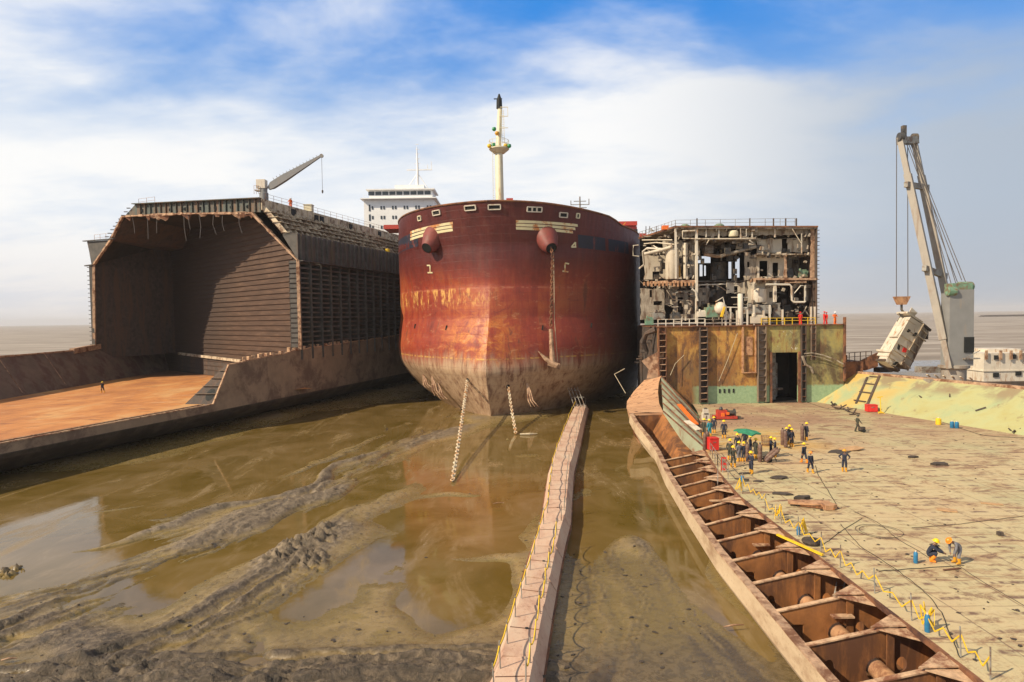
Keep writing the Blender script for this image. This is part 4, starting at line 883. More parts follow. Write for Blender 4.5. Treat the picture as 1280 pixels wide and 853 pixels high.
def chain(pts, link, r, gap=1.35):
    """interlocked oval links along a path"""
    pts = [Vector(p) for p in pts]; mbx = MB(); seg = [(b__-a).length for a, b__ in zip(pts[:-1], pts[1:])]; tot = sum(seg); pitch = link*gap; kN = int(tot/pitch); 
    for i in range(kN):
        dd = i*pitch; j = 0
        while j < len(seg)-1 and dd > seg[j]: dd -= seg[j]; j += 1
        d_ = (pts[j+1]-pts[j]).normalized(); p = pts[j]+d_*dd; u = d_.cross(Vector((.3, 1, .2))).normalized(); w_ = d_.cross(u).normalized()
        sdv = u if i % 2 else w_
        ring = [p+d_*(link*math.sin(t))+sdv*(link*.52*math.cos(t)) for t in [2*math.pi*q/8 for q in range(9)]]
        mbx.tube(ring, r, 5, cap=False)
    return mbx
hp = HP[1]; an = D(689, 455, hp.y-.6)
AN = chain([hp, Vector((hp.x+.15, hp.y-.4, hp.z-1.5)), Vector((an.x, an.y, an.z+5))], .34, .10).build('anchor_chain', 'rust', None, label='heavy rusty chain hanging from the right hawse pipe with the anchor on it', cat='chain')
AC = thing('anchor', 'stockless anchor hanging low against the right side of the red bow', 'anchor', an)
c = MB(); c.tube([Vector((an.x, an.y, an.z+5.2)), Vector((an.x+.2, an.y, an.z+.3))], [.28, .42], 8); c.build('shank', 'rust_pale', AC)
c = MB(); c.box(an+Vector((.4, 0, -.1)), (1.7, 1.0, .8), ry=.35); c.build('crown', 'rust_pale', AC)
for s_ in (-1, 1):
    c = MB(); a = an+Vector((.4, s_*.5, 0)); c.tube([a+Vector((.4, 0, -.3)), a+Vector((-1.2, 0, .7)), a+Vector((-2.3, 0, 1.9))], [.42, .32, .06], 6); c.build('fluke', 'rust_pale', AC)
c = MB(); c.tube([D(692, 310, hp.y+1.5), D(693, 400, hp.y-.5), D(697, 452, hp.y-.5)], .05, 5); c.build('hanging_rope', 'rope_pale', None, label='thin rope hanging beside the anchor chain on the red bow', cat='rope')
# chains from small ports to the mud
def portchain(px0, py0, px1, py1, mat, label, link=.25, r=.075):
    s_, sd, z = on_bow(px0, py0); a = bow(s_, sd, z)+bown(s_, sd, z)*.15; b__ = G(px1, py1, .1)
    mid = a.lerp(b__, .5)+Vector((0, 0, -.35)); chain([a, a.lerp(mid, .5)+Vector((0, 0, -.1)), mid, mid.lerp(b__, .5)+Vector((0, 0, -.05)), b__], .36, .07, 1.6).build('mooring_chain', mat, None, label=label, cat='chain', group='chains from the bow')
    c = MB(); nn_ = bown(s_, sd, z); c.lathe((0, 0, 0), [(.3, -.02), (.3, .03)], 10); Mx = nn_.to_track_quat('Z', 'Y').to_matrix().to_4x4(); Mx.translation = bow(s_, sd, z)+nn_*.02; c.v = [tuple(Mx @ Vector(v_)) for v_ in c.v]; c.build('chain_port', 'black', CS)
portchain(585, 475, 565, 605, 'chain_pale', 'longest pale chain from the bow, slanting left of the stem into the mud')
portchain(635, 483, 645, 543, 'chain_pale', 'pale chain right of the stem, ending beside a strip of cloth')
for i, (x0, y0, L_, lab) in enumerate(((530, 468, 18, 'leftmost short frayed chain hanging from the left bilge of the red bow'), (541, 470, 26, 'middle short frayed chain hanging from the left bilge of the red bow'), (548, 478, 22, 'right one of the three short frayed chains on the left bilge of the red bow'), (658, 478, 30, 'frayed chain looping down the hull right of the pale chains'))):
    s_, sd, z = on_bow(x0, y0); a = bow(s_, sd, z)+bown(s_, sd, z)*.15; sp = MB()
    for q in range(3):
        dx_ = (q-1)*.35; sp.tube([a, a+Vector((dx_*.6+.3, -.5, -L_*.04)), a+Vector((dx_+.5, -1.0, -L_*.085)), a+Vector((dx_+.9+q*.2, -1.3, -L_*.115))], [.10, .13, .12, .05], 5)
    sp.build('frayed_chain', 'rust_pale', None, label=lab, cat='chain', group='short chains on the bilge')
for (px, py) in ((519, 408), (558, 410), (678, 410), (739, 407)):
    s_, sd, z = on_bow(px, py); a = bow(s_, sd, z)+bown(s_, sd, z)*.03; c = MB(); c.box(a, (.22, .25, .75), ry=.2); c.build('hull_slot', 'black', CS)
# forecastle mast
mbs = D(625, 262, 108); mtp = D(624, 125, 108)
MS = MB(); zb = 30.5; MS.tube([Vector((mbs.x, 108, zb)), Vector((mbs.x-.05, 108, 43.4)), Vector((mbs.x-.1, 108, 43.6)), Vector((mtp.x+.1, 108, 49.6)), Vector((mtp.x, 108, 49.9))], [.72, .64, .46, .38, .34], 16)
mast = MS.build('mast', 'mast_cream', CS, smooth=40)
c = MB(); c.tube([Vector((mtp.x, 108, 49.8)), Vector((mtp.x, 108, 51.2)), Vector((mtp.x, 108, 52.2))], [.5, .45, .12], 8); c.bar((mtp.x-.9, 108, 51.4), (mtp.x+.5, 108, 51.4), .14); c.build('mast_head_light', 'black', mast)
c = MB(); zc = 43.2; c.lathe((mbs.x, 108, zc), [(.9, -.8), (1.7, -.15), (1.7, 0), (.8, 0.02)], 16); c.build('platform', 'mast_cream', mast)
c = MB()
for q in range(14):
    t = 2*math.pi*q/14; p = Vector((mbs.x+1.65*math.cos(t), 108+1.65*math.sin(t), zc)); t2 = 2*math.pi*(q+1)/14; p2 = Vector((mbs.x+1.65*math.cos(t2), 108+1.65*math.sin(t2), zc))
    c.bar(p, p+Vector((0, 0, 1.3)), .06)
    for hh in (.65, 1.3): c.bar(p+Vector((0, 0, hh)), p2+Vector((0, 0, hh)), .05)
c.build('platform_railing', 'mast_cream', mast)
for (dx_, dz, mt_) in ((-1.6, .15, 'yellow'), (-.9, .3, 'green_light'), (1.7, .1, 'green_light'), (1.1, .2, 'yellow'), (-.75, 2.9, 'green_light'), (-.3, 2.2, 'yellow_orange')):
    c = MB(); c.lathe((mbs.x+dx_, 107.0, zc+dz), [(.22, -.25), (.36, 0), (.3, .3), (.1, .36)], 10); c.build('floodlight', mt_, mast)
c = MB(); lx_ = mbs.x+.75
for s_ in (-.2, .2): c.bar((lx_+s_, 107.6, 44), (lx_+s_-.1, 107.6, 49.5), .06)
for q in range(15): c.bar((lx_-.2, 107.6, 44.2+q*.36), (lx_+.2, 107.6, 44.2+q*.36), .05)
for z_ in (46.5, 48.4, 49.9): c.bar((lx_-.6, 107.6, z_), (lx_+.8, 107.6, z_), .1)
c.bar((lx_+.8, 107.6, 48.4), (lx_+.8, 107.6, 49.9), .09); c.build('mast_ladder', 'mast_cream', mast)
c = MB()
for q in range(30): c.bar((mbs.x-1.1, 107.7, 31+q*.4), (mbs.x-.85, 107.7, 31+q*.4), .05)
c.bar((mbs.x-1.1, 107.7, 31), (mbs.x-1.1, 107.7, 42.8), .06); c.build('mast_ladder', 'mast_cream', mast)
c = MB(); p = D(600, 245, 108)
for q in (0, 1.3): c.bar((p.x-.9+q, 108, 30.5), (p.x-.9+q, 108, 34.6), .12); c.bar((p.x-.4+q, 108, 30.5), (p.x-.4+q, 108, 34.6), .12); c.bar((p.x-.9+q, 108, 34.5), (p.x-.4+q, 108, 34.5), .12)
c.build('deck_post', 'mast_cream', CS)
c = MB(); p = D(637, 243, 106); c.box((p.x, 106, 33.6), (1.1, 1.1, 1.8)); c.box((p.x+.9, 106, 33.3), (.12, .8, 1.8)); c.lathe((p.x, 106, 30.5), [(.35, 0), (.35, 2.4)], 10); c.build('deck_locker', 'machine_red', CS)
# wide red hatch structure behind, port and starboard
c = MB(); hl, hr = D(480, 283, 140), D(796, 283, 140)
c.box(((hl.x+hr.x)/2, 143, 35.0), (hr.x-hl.x, 7, .9)); c.box((22.3, 143, 32.6), (10.5, 6, 3.6)); c.box((-16, 143, 32.6), (14, 6, 3.6)); c.build('hatch_gantry', 'machine_red', CS)
c = MB()
for q in range(6): c.box((17.5+q*1.9, 139.9, 32.8), (1.3, .14, 1.6+.3*(q % 2)))
c.build('gantry_opening', 'black', CS)
c = MB(); p = D(744, 285, 132)
for q in range(4): c.box((p.x+q*1.6, 132, 31.6+.35*(q % 2)), (1.0, 1.0, 2.2)); c.bar((p.x+q*1.6, 131.3, 32.5), (p.x+q*1.6+1.3, 131.3, 34), .14)
c.build('winch_gear', 'yellow_orange', CS)
c = MB(); a0 = bow(50, 1, 30.2)+Vector((-1, 0, 0)); c.box(a0+Vector((-1.5, -4, 1.0)), (5.5, 6, 1.6)); c.build('side_locker', 'machine_red', CS)
railing('forecastle_railing', [bow(s_, 1, ztop(s_, 1)+.0, -.2) for s_ in (31, 38, 50)], 1.1, CS, 'rust_pale', 1.5)
c = MB(); q = D(725, 262, 250); c.tube([(q.x, 250, 30), (q.x, 250, D(725, 246, 250).z)], [.8, .25], 8); zz_ = D(725, 256, 250).z
for dz, hw in ((0, 3.6), (1.3, 2.4), (-1.2, 2.6)): c.bar((q.x-hw, 250, zz_+dz), (q.x+hw, 250, zz_+dz), .35, .25)
c.bar((q.x-3.5, 250, zz_), (q.x-3.5, 250, zz_+1.6), .3); c.bar((q.x+3.5, 250, zz_), (q.x+3.5, 250, zz_+2.2), .3); c.box((q.x, 252, 20), (16, 10, 42)); c.build('bridge_mast', 'machine_grey', CS)
# ============================================================= RIGHT: stern section cut down to its tank top
from mathutils.geometry import tessellate_polygon
def plate(mb, outer, holes, fn, th):
    """flat plate with real holes: fn(u, v, w) maps plate coordinates to the world"""
    loops = [outer]+holes; tri = tessellate_polygon([[Vector((u, v, 0)) for u, v in lp] for lp in loops]); fl_ = [p for lp in loops for p in lp]
    n_ = len(fl_); mb.add([fn(u, v, 0) for u, v in fl_]+[fn(u, v, th) for u, v in fl_], [tuple(t) for t in tri]+[tuple(i+n_ for i in t[::-1]) for t in tri])
    b = 0
    for lp in loops:
        k = len(lp)
        for i in range(k):
            j = (i+1) % k; mb.add([fn(*lp[i], 0), fn(*lp[j], 0), fn(*lp[j], th), fn(*lp[i], th)], [(0, 1, 2, 3)])
def oval(cx_, cy_, rx, ry, k=14): return [(cx_+rx*math.cos(2*math.pi*i/k), cy_+ry*math.sin(2*math.pi*i/k)) for i in range(k)]
DZ = 2.4
RS = thing('stern_section', 'broad hull section cut down to a pale deck, with a gutted engine room standing at its end', 'ship section', (34, 60, 0))
tag(RS, 'broad hull section cut down to a pale deck, gutted engine room at its far end', 'ship section')
EDG = [(15.8, 15), (15.8, 24), (15.6, 39), (15.6, 44), (16.4, 51), (17.9, 59.8), (19.4, 66), (21.6, 73.8), (23.8, 82), (25.5, 90.5)]
RIM = [(11.4, 15, 1.5), (11.4, 24.4, 1.5), (11.55, 36, 1.5), (12.1, 43.5, 1.5), (13.0, 54, 1.55), (14.1, 62.5, 1.6), (14.25, 66.5, 1.9), (13.6, 70.4, 3.0), (13.5, 73.5, 3.7)]
TOE = [(54.5, 15), (54.5, 45), (51.2, 64), (42.8, 90.5)]
def xe(d): return ip(d, [p[1] for p in EDG], [p[0] for p in EDG])
def xr(d): return ip(d, [p[1] for p in RIM], [p[0] for p in RIM])
def zr(d): return ip(d, [p[1] for p in RIM], [p[2] for p in RIM])
def xt(d): return ip(d, [p[1] for p in TOE], [p[0] for p in TOE])
rn = random.Random(11)
dk = MB(); dl = list(np.arange(15, 90.6, 2.0))+[90.5]
for a, b_ in zip(dl[:-1], dl[1:]):
    for k in range(10):
        f, g_ = k/10, (k+1)/10
        P_ = lambda d, f: Vector((xe(d)+(xt(d)-xe(d))*f, d, DZ))
        dk.quad(P_(a, f), P_(a, g_), P_(b_, g_), P_(b_, f))
dk.build('deck', 'deck_plate', RS)
ed = MB(); dd = list(np.arange(15, 74, 1.0))
for a, b_ in zip(dd[:-1], dd[1:]):
    ed.bar((xe(a)-.02, a, DZ-.10+.02*rn.random()), (xe(b_)-.02, b_, DZ-.10+.02*rn.random()), .14, .22)
ed.build('deck_edge', 'rust', RS)
ir = MB()
for a, b_ in zip(dd[:-1], dd[1:]):
    ir.quad((xe(a)+1.1, a, -.6), (xe(b_)+1.1, b_, -.6), (xe(b_)+1.1, b_, DZ-.05), (xe(a)+1.1, a, DZ-.05))
ir.build('margin_plate', 'brown_plate', RS)
pf = MB()
for a, b_ in zip(dd[:-1], dd[1:]): pf.quad((xr(a)+.3, a, -.6), (xe(a)+1.2, a, -.6), (xe(b_)+1.2, b_, -.6), (xr(b_)+.3, b_, -.6))
pf.build('pit_floor', 'pit_floor', RS)
sh = MB(); dr_ = list(np.arange(15, 73.6, .75))+[73.5]
for a, b_ in zip(dr_[:-1], dr_[1:]):
    for (u0, v0), (u1, v1) in (((0, 0), (-.12, -1.0)), ((-.12, -1.0), (.15, -1.45)), ((.15, -1.45), (.9, -1.9)), ((.9, -1.9), (2.2, -2.4)), ((.22, 0), (.14, -1.0)), ((.14, -1.0), (.5, -2.15))):
        sh.quad((xr(a)+u0, a, zr(a)+v0), (xr(b_)+u0, b_, zr(b_)+v0), (xr(b_)+u1, b_, zr(b_)+v1), (xr(a)+u1, a, zr(a)+v1))
sh.build('bilge_shell', 'bilge_plate', RS, smooth=30)
rb = MB()
for a, b_ in zip(dr_[:-1], dr_[1:]): rb.bar((xr(a)+.14, a, zr(a)+.03+.02*rn.random()), (xr(b_)+.14, b_, zr(b_)+.03+.02*rn.random()), .42, .09)
rb.build('bilge_rim', 'rust_pale', RS)
FR_D = [58.4-3.0*k for k in range(15)]
for i, d in enumerate(FR_D):
    x0, x1 = xr(d)+.28, xe(d)+1.1; zt0, zt1 = zr(d), DZ-.12; w_ = x1-x0
    fm = MB(); px_ = xe(d)-1.15
    holes = [oval(px_, .52, .52, .52)]
    if d < 53: holes.append(oval(x0+.95, .55, .24, .42) if i % 2 else [(x0+.7, .2), (x0+1.25, .2), (x0+1.25, .95), (x0+.7, .95)])
    if d < 40: holes.append(oval(xe(d)-.2, .75, .22, .3))
    plate(fm, [(x0, -.6), (x1, -.6), (x1, zt1), (xe(d)-.4, zt1), (x0, zt0)], holes, lambda u, v, w, d=d: Vector((u, d+w, v)), .1)
    fm.build('floor_frame', 'brown_plate', RS)
    fg = MB(); fg.bar((x0-.1, d+.05, zt0+.03), (xe(d)-.4, d+.05, zt1+.03), .22, .06); fg.build('frame_flange', 'cut_edge', RS)
    bq = MB(); e_ = xe(d)
    bq.prism([(e_-1.5, d-.05, zt1+.0), (e_-.05, d-.12, zt1+.06), (e_-.05, d+.95, zt1+.06)], (0, 0, .05)); bq.prism([(e_-1.3, d-.12, zt1-.05), (xe(d-.9)-.05, d-.95, zt1-.12), (e_-.05, d-.12, zt1-.05)], (0, 0, .05))
    bq.build('deck_bracket', 'cut_edge', RS)
    vs_ = MB(); vs_.bar((e_-.75, d-.14, -.6), (e_-.75, d-.14, zt1-.1), .07, .3, up=(1, 0, 0)); vs_.build('frame_stiffener', 'brown_plate', RS)
    if i % 3 == 1 and d < 50:
        hb_ = MB(); hb_.bar((px_-.5, d-.3, 1.45), (px_+.45, d-.3, 1.45), .32, .08); hb_.build('frame_bracket', 'cut_edge', RS)
pp = MB(); pp.tube([(xe(d)-1.15, d, .50) for d in np.arange(15, 53, 1.5)], .37, 16); pp.build('bilge_pipe', 'pipe_brown', RS, smooth=40)
ldm = MB(); lp_ = Vector((xe(31.5)-.2, 31.0, .1))
for s_ in (0, .4): ldm.bar(lp_+Vector((s_, 0, 0)), lp_+Vector((s_+.5, .4, 1.5)), .05)
for q in range(5): ldm.bar(lp_+Vector((.1*q+.05, .08*q, .15+.3*q)), lp_+Vector((.45+.1*q, .08*q, .15+.3*q)), .04)
ldm.build('ladder', 'machine_grey', None, label='little steel ladder leaning in the open bottom tank beside the thick pipe', cat='ladder')
cl_ = MB()
for k in range(24):
    d = 44+k*1.2; cl_.box((xr(d)+.5, d, zr(d)-.35), (.45, .12, .3), rz=.4, ry=.3)
    if k % 2: cl_.box((xe(d)-.25, d, DZ-.5), (.5, .1, .25), rz=-.4)
cl_.build('rim_brackets', 'rust', RS)
# end of the pit under the shelf, shelf (pink planked), green sloping plate
wl_ = MB(); wl_.poly([(13.5, 73.6, 3.65), (17.4, 73.6, 3.65), (22.5, 74.5, DZ), (22.5, 74.5, -.6), (15.5, 73.6, -.6), (13.9, 73.6, 1.2)])
wl_.poly([(17.3, 73.6, 3.65), (19.2, 58.5, -.3), (16.4, 58.5, -.6), (14.9, 73.5, -.6)]); wl_.build('tank_end_plate', 'brown_plate', RS)
sf = MB()
nr = [Vector((13.5, 73.5, 3.7)), Vector((14.8, 73.5, 3.85)), Vector((17.3, 73.6, 3.75))]
rows_ = [[(13.5, 73.5, 3.72), (15.4, 73.5, 3.85), (17.4, 73.6, 3.75)], [(13.9, 78, 3.75), (15.9, 78, 3.95), (17.9, 78, 4.2)], [(14.95, 83.5, 3.8), (16.9, 83, 4.5), (18.9, 83, 4.95)], [(16.6, 87.5, 4.6), (18.2, 87, 5.3), (19.8, 86.5, 5.8)], [(18.6, 90, 5.9), (19.6, 89.5, 6.1), (20.7, 89, 6.5)]]
for r0, r1 in zip(rows_[:-1], rows_[1:]):
    for k in range(2): sf.quad(r0[k], r0[k+1], r1[k+1], r1[k])
for r0, r1 in zip(rows_[:-1], rows_[1:]): a, b_ = Vector(r0[0]), Vector(r1[0]); sf.quad(a, b_, b_+Vector((.5, 0, -2.2)), a+Vector((.5, 0, -2.2))); sf.quad(a+Vector((.5, 0, -2.2)), b_+Vector((.5, 0, -2.2)), b_+Vector((2.0, 0, -6)), a+Vector((2.0, 0, -5)))
sf.quad((13.5, 73.5, 3.72), (17.4, 73.6, 3.75), (17.4, 73.6, 3.5), (13.6, 73.5, 3.45)); sf.build('stringer_shelf', 'pink_planks', RS, smooth=50)
gp = MB(); g0, g1, g2, g3 = Vector((17.35, 73.55, 3.82)), Vector((20.7, 89, 6.45)), Vector((22.4, 77.5, 2.6)), Vector((17.95, 60.0, 2.45))
gp.grid(lambda u, v: (g0.lerp(g3, u)).lerp(g1.lerp(g2, u), v)+Vector((0, 0, .05*math.sin(v*20))), 12, 10); gp.quad(g0, g3, g3+Vector((0, 0, -1.4)), g0+Vector((0, 0, -1.4))); gp.build('sloping_tank_plate', 'green_grey_plate', RS)
gs_ = MB()
for v in (.0, .2, .4, .6, .8, 1.0): gs_.bar(g0.lerp(g1, v)+Vector((0, 0, .1)), g3.lerp(g2, v)+Vector((0, 0, .1)), .12, .12)
gs_.build('plate_stiffener', 'rust', RS)
gs_ = MB(); gs_.bar(g0.lerp(g1, .62).lerp(g3.lerp(g2, .62), .50)+Vector((0, 0, .2)), g0.lerp(g1, .52).lerp(g3.lerp(g2, .52), .92)+Vector((0, 0, .2)), .5, .12); gs_.build('orange_plank', 'orange_paint', None, label='orange plank lying on the grey-green sloping plate', cat='plank')
gs_ = MB(); gs_.bar(g0.lerp(g1, .3).lerp(g3.lerp(g2, .3), .66)+Vector((0, 0, .2)), g0.lerp(g1, .4).lerp(g3.lerp(g2, .4), .97)+Vector((0, 0, .2)), .7, .1); gs_.build('white_sheet', 'white_rusty', None, label='white metal sheet lying on the sloping plate below the orange plank', cat='metal sheet')
# torn horn of plate above the shelf
th_ = MB()
th_.prism([(18.2, 90.0, 8.6), (20.5, 89.9, 9.9), (21.4, 89.9, 9.6), (20.7, 89.8, 6.0), (18.9, 90, 6.1), (19.2, 90, 7.4)], (.1, .3, 0)); th_.build('torn_plate', 'rust_pale', RS)
# bulkhead
BX0, BX1, BY, BT = 20.45, 46.7, 90.0, 13.3
bk = MB(); dx0, dx1, dz1 = 36.6, 40.2, 9.5
plate(bk, [(BX0, -.5), (BX1, -.5), (BX1, BT), (BX0, BT)], [[(dx0, DZ+.05), (dx1, DZ+.05), (dx1, dz1), (dx0, dz1)]], lambda u, v, w: Vector((u, BY+w, v)), .15)
bk.build('engine_bulkhead', 'engine_bulkhead_paint', RS)
def webcol(x0, x1, z0, z1, dep, step, mat='rust_dark', led='rust_pale'):
    c = MB(); c.box((x0, BY-dep/2, (z0+z1)/2), (.08, dep-.02, z1-z0)); c.box((x1, BY-dep/2, (z0+z1)/2), (.08, dep-.02, z1-z0)); c.build('web_plate', mat, RS)
    z = z0+step*.6; c = MB()
    while z < z1-.2: c.box(((x0+x1)/2, BY-dep*.55, z), (x1-x0-.12, dep*.9, .07), rx=rn.uniform(-.1, .15)); z += step
    tag(c.build('ledges', led, RS), kind='stuff')
    c = MB(); c.quad((x0, BY-.03, z0), (x1, BY-.03, z0), (x1, BY-.03, z1), (x0, BY-.03, z1)); c.build('trough_plate', mat, RS)
webcol(20.5, 21.5, 5.9, 13.2, .9, .85, 'rust'); webcol(26.3, 27.3, 2.6, 13.2, .8, .88); webcol(34.5, 35.6, 2.6, 13.2, .5, 1.0, 'hull_brown', 'rust_dark'); webcol(40.6, 41.2, 2.6, 13.2, .5, 1.1, 'rust_dark', 'rust'); webcol(42.0, 42.6, 8.4, 13.2, .4, .8, 'hull_brown', 'rust')
fb = MB(); fb.box((32.4, BY-.2, 10), (.22, .4, 6.4)); fb.box((34.2, BY-.2, 10), (.1, .4, 6.4)); fb.box((33.3, BY-.2, 6.75), (2.0, .4, .14)); fb.box((33.3, BY-.1, 10.5), (1.0, .12, 2.6)); fb.build('bulkhead_frame', 'pipe_brown', RS)
fb = MB()
for k in range(4): fb.box((29.2+k*.65, BY-.04, 4.2), (.22, .08, .55))
build_each(fb, 'vent_slot', 'black', RS)
fb = MB(); fb.box(((BX0+BX1)/2, BY-.1, BT+.05), (BX1-BX0+.3, .5, .14)); fb.box((BX1, BY-.2, (DZ+BT)/2+2), (.2, .5, 9)); fb.box((dx0-.2, BY-.1, 6), (.3, .25, 7.2)); fb.box((dx1+.25, BY-.1, 6), (.4, .3, 7.2)); fb.build('bulkhead_edge', 'rust', RS)
fb = MB(); fb.tube([(29.0, BY-.3, 5.6), (30.2, BY-.35, 8.5), (31.6, BY-.35, 12.3)], .04, 5); fb.tube([(22, BY-1, 6.6), (22.8, BY-.6, 8.2), (24.1, BY-.5, 9.4)], .04, 5); fb.build('loose_cable', 'rope_pale', RS)
fb = MB(); pts = [(40.9, 9.3), (42, 9.4), (43.4, 9.1), (45, 8.5), (46.2, 7.8)]; fb.tube([(x, BY-.45-.1*i, z) for i, (x, z) in enumerate(pts)], .09, 6); fb.tube([(x-.2, BY-.6, z-.35) for x, z in pts[:-1]], .05, 6); fb.tube([(40.6, BY-.6, 9.0), (41, BY-.7, 7.8), (41.8, BY-.7, 7.3), (42.1, BY-.6, 6.6)], .18, 8); fb.build('bent_pipe', 'cream_dirty', RS)
# block behind the bulkhead (dark machinery hall) with sides and platform
rm = MB(); rm.quad((BX0, 90.2, -.5), (21.2, 108, -.5), (21.2, 108, BT), (BX0, 90.2, BT)); rm.quad((BX1, 90.2, -.5), (46.2, 118, -.5), (46.2, 118, BT), (BX1, 90.2, BT)); rm.quad((25.5, 118, -.5), (46.2, 118, -.5), (46.2, 118, BT), (25.5, 118, BT)); rm.quad((21.2, 108, -.5), (25.5, 118, -.5), (25.5, 118, BT), (21.2, 108, BT)); rm.build('lower_side', 'rust_dark', RS)
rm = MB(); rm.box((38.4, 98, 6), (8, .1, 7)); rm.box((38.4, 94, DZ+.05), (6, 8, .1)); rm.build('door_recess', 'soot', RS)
rm = MB(); rm.box((37.9, 93, 6), (.7, .5, 7)); rm.box((38.9, 94.5, 5.2), (.5, .4, 5)); rm.box((38.6, 93.2, 4.0), (1.6, .5, .3)); rm.build('door_machinery', 'machine_grey', RS)
pl = MB(); pl.prism([(BX0-.1, 90.1, BT-.05), (BX1+.1, 90.1, BT-.05), (46.3, 118, BT-.05), (25.4, 118, BT-.05), (21.1, 107, BT-.05)], (0, 0, .1)); pl.build('platform_deck', 'rust', RS)
lt_ = MB()
for k in range(9): lt_.box((20.35+.03*k, 90.8+k*1.9, 12.9-k*.75+rn.random()*.5), (.7, .5, .12), rx=rn.random())
lt_.tube([(20.4, 90.5, 13.0), (19.2, 91.5, 12.4), (18.9, 92.5, 11.2), (19.6, 93, 9.8), (19.3, 93, 8.6)], [.5, .35, .45, .3, .2], 7); build_each(lt_, 'torn_edge', 'rust_dark', RS)
# ---------------------------------------------------------- gutted engine room
def E(rx, ry, d=95.0): return D(770+rx/4.267, 250+ry/4.267, d)
def wall(name, x0, y0, x1, y1, d, mat, holes=(), th=.12, dd=0.0):
    a, b_ = E(x0, y1, d), E(x1, y0, d); c = MB(); hs_ = []
    for (p, q, r_, s_) in holes: u, v = E(p, s_, d), E(r_, q, d); hs_.append([(u.x, u.z), (v.x, u.z), (v.x, v.z), (u.x, v.z)])
    out_ = []; rr_ = random.Random(int(x0*7+y0)); jt = .22 if name != 'rear_wall' else 0
    for (p0_, p1_) in (((a.x, a.z), (b_.x, a.z)), ((b_.x, a.z), (b_.x, b_.z)), ((b_.x, b_.z), (a.x, b_.z)), ((a.x, b_.z), (a.x, a.z))):
        L__ = math.hypot(p1_[0]-p0_[0], p1_[1]-p0_[1]); kk = max(1, int(L__/.55)); horiz = abs(p1_[0]-p0_[0]) > .01
        for q in range(kk): f = q/kk; o__ = rr_.uniform(-jt, jt*.3) if q else 0; out_.append((p0_[0]+(p1_[0]-p0_[0])*f+(0 if horiz else o__*(1 if p1_[1] > p0_[1] else -1)), p0_[1]+(p1_[1]-p0_[1])*f+(o__*(-1 if p1_[0] > p0_[0] else 1) if horiz else 0)))
    plate(c, out_, hs_, lambda u, v, w: Vector((u, d+w+dd*(u-a.x), v)), th)
    return c.build(name, mat, RS)
def slab(name, x0, x1, ry, d0, d1, mat, th=.25, over=0):
    a, b_ = E(x0, ry, d0), E(x1, ry, d0); c = MB(); c.prism([(a.x, d0, a.z), (b_.x, d0, b_.z), (b_.x, d1, b_.z), (a.x, d1, a.z)], (0, 0, -th))
    k = 0; x = a.x
    while x < b_.x-.6:
        c.box((x, (d0+d1)/2, a.z-th-.18), (.08, d1-d0-.1, .36)); x += 1.5
    return c.build(name, mat, RS)
slab('roof', 320, 1076, 143, 95, 117, 'cream_dirty', .3)
c = MB(); r0, r1 = E(320, 143, 95), E(125, 205, 106); r2 = E(1076, 143, 95)
c.prism([(r0.x, 95, r0.z), (r0.x+2, 96, r0.z), (r1.x+4, 117, r1.z), (r1.x, 106, r1.z)], (0, 0, -.25)); c.build('roof_wing', 'cream_dirty', RS)
c = MB(); c.bar(r0, r2, .3, .22); c.bar(r0, r1, .35, .3); c.build('roof_edge', 'rust', RS)
wall('roof_girder', 322, 150, 1040, 198, 96.2, 'cream_dirty', [(600, 165, 635, 192)])
wall('right_room_wall', 750, 200, 1040, 288, 97.6, 'cream', [(885, 206, 916, 286), (760, 250, 773, 272)])
wall('mid_room_wall', 750, 290, 905, 417, 97.8, 'cream', [(765, 325, 808, 412), (835, 335, 865, 410)]); wall('mid_room_wall', 900, 290, 1040, 417, 100.6, 'cream_dirty')
wall('room_partition', 895, 290, 914, 415, 96, 'rust_pale'); wall('end_column', 1036, 150, 1066, 415, 95.6, 'rust_pale')
c = MB(); p = E(1074, 143, 95); q = E(1074, 660, 95); c.box((p.x-.05, 105, (p.z+q.z)/2), (.15, 20, p.z-q.z)); c.build('right_side_shell', 'rust_dark', RS)
c = MB()
for k in range(24): c.box((p.x+.18, 95.2, p.z-.5-k*.56), (.4, .3, .07))
c.build('side_stubs', 'rust_dark', RS)
wall('torn_end_plate', 1045, 425, 1072, 650, 95.3, 'rust_dark', [(1050, 470, 1066, 500), (1050, 540, 1068, 580)])
slab('middle_floor', 745, 1076, 417, 95, 105, 'rust_pale', .3); c = MB(); c.prism([E(425, 428, 95.5), E(320, 428, 95.5), E(165, 436, 103.5), E(165, 436, 103.5)+Vector((1, 6, 0)), E(425, 428, 95.5)+Vector((0, 10, 0))], (0, 0, -.4)); c.build('middle_floor', 'rust_pale', RS); slab('upper_floor', 748, 1040, 287, 96.2, 98.4, 'cream_dirty', .15); slab('upper_floor', 425, 752, 205, 96, 108, 'cream_dirty', .25); slab('grating', 425, 700, 432, 100, 106, 'machine_grey', .1)
wall('trunk_wall', 350, 222, 424, 418, 98, 'cream_dirty', [(352, 330, 362, 410), (385, 235, 392, 400)]); wall('trunk_wall', 272, 292, 352, 424, 101.5, 'cream', [(300, 330, 322, 420)]); wall('lower_wall', 440, 470, 500, 560, 99.5, 'cream_dirty'); wall('torn_wall', 590, 440, 700, 500, 98.5, 'cream', [(630, 460, 650, 495)]); wall('torn_wall', 250, 215, 352, 300, 100, 'cream'); wall('torn_wall', 640, 215, 750, 262, 98.2, 'cream'); wall('torn_wall', 262, 470, 330, 560, 101.5, 'cream'); wall('trunk_wall', 424, 215, 450, 300, 97.5, 'cream_dirty'); wall('partition', 686, 290, 750, 540, 98, 'cream_dirty', [(700, 330, 712, 360)])
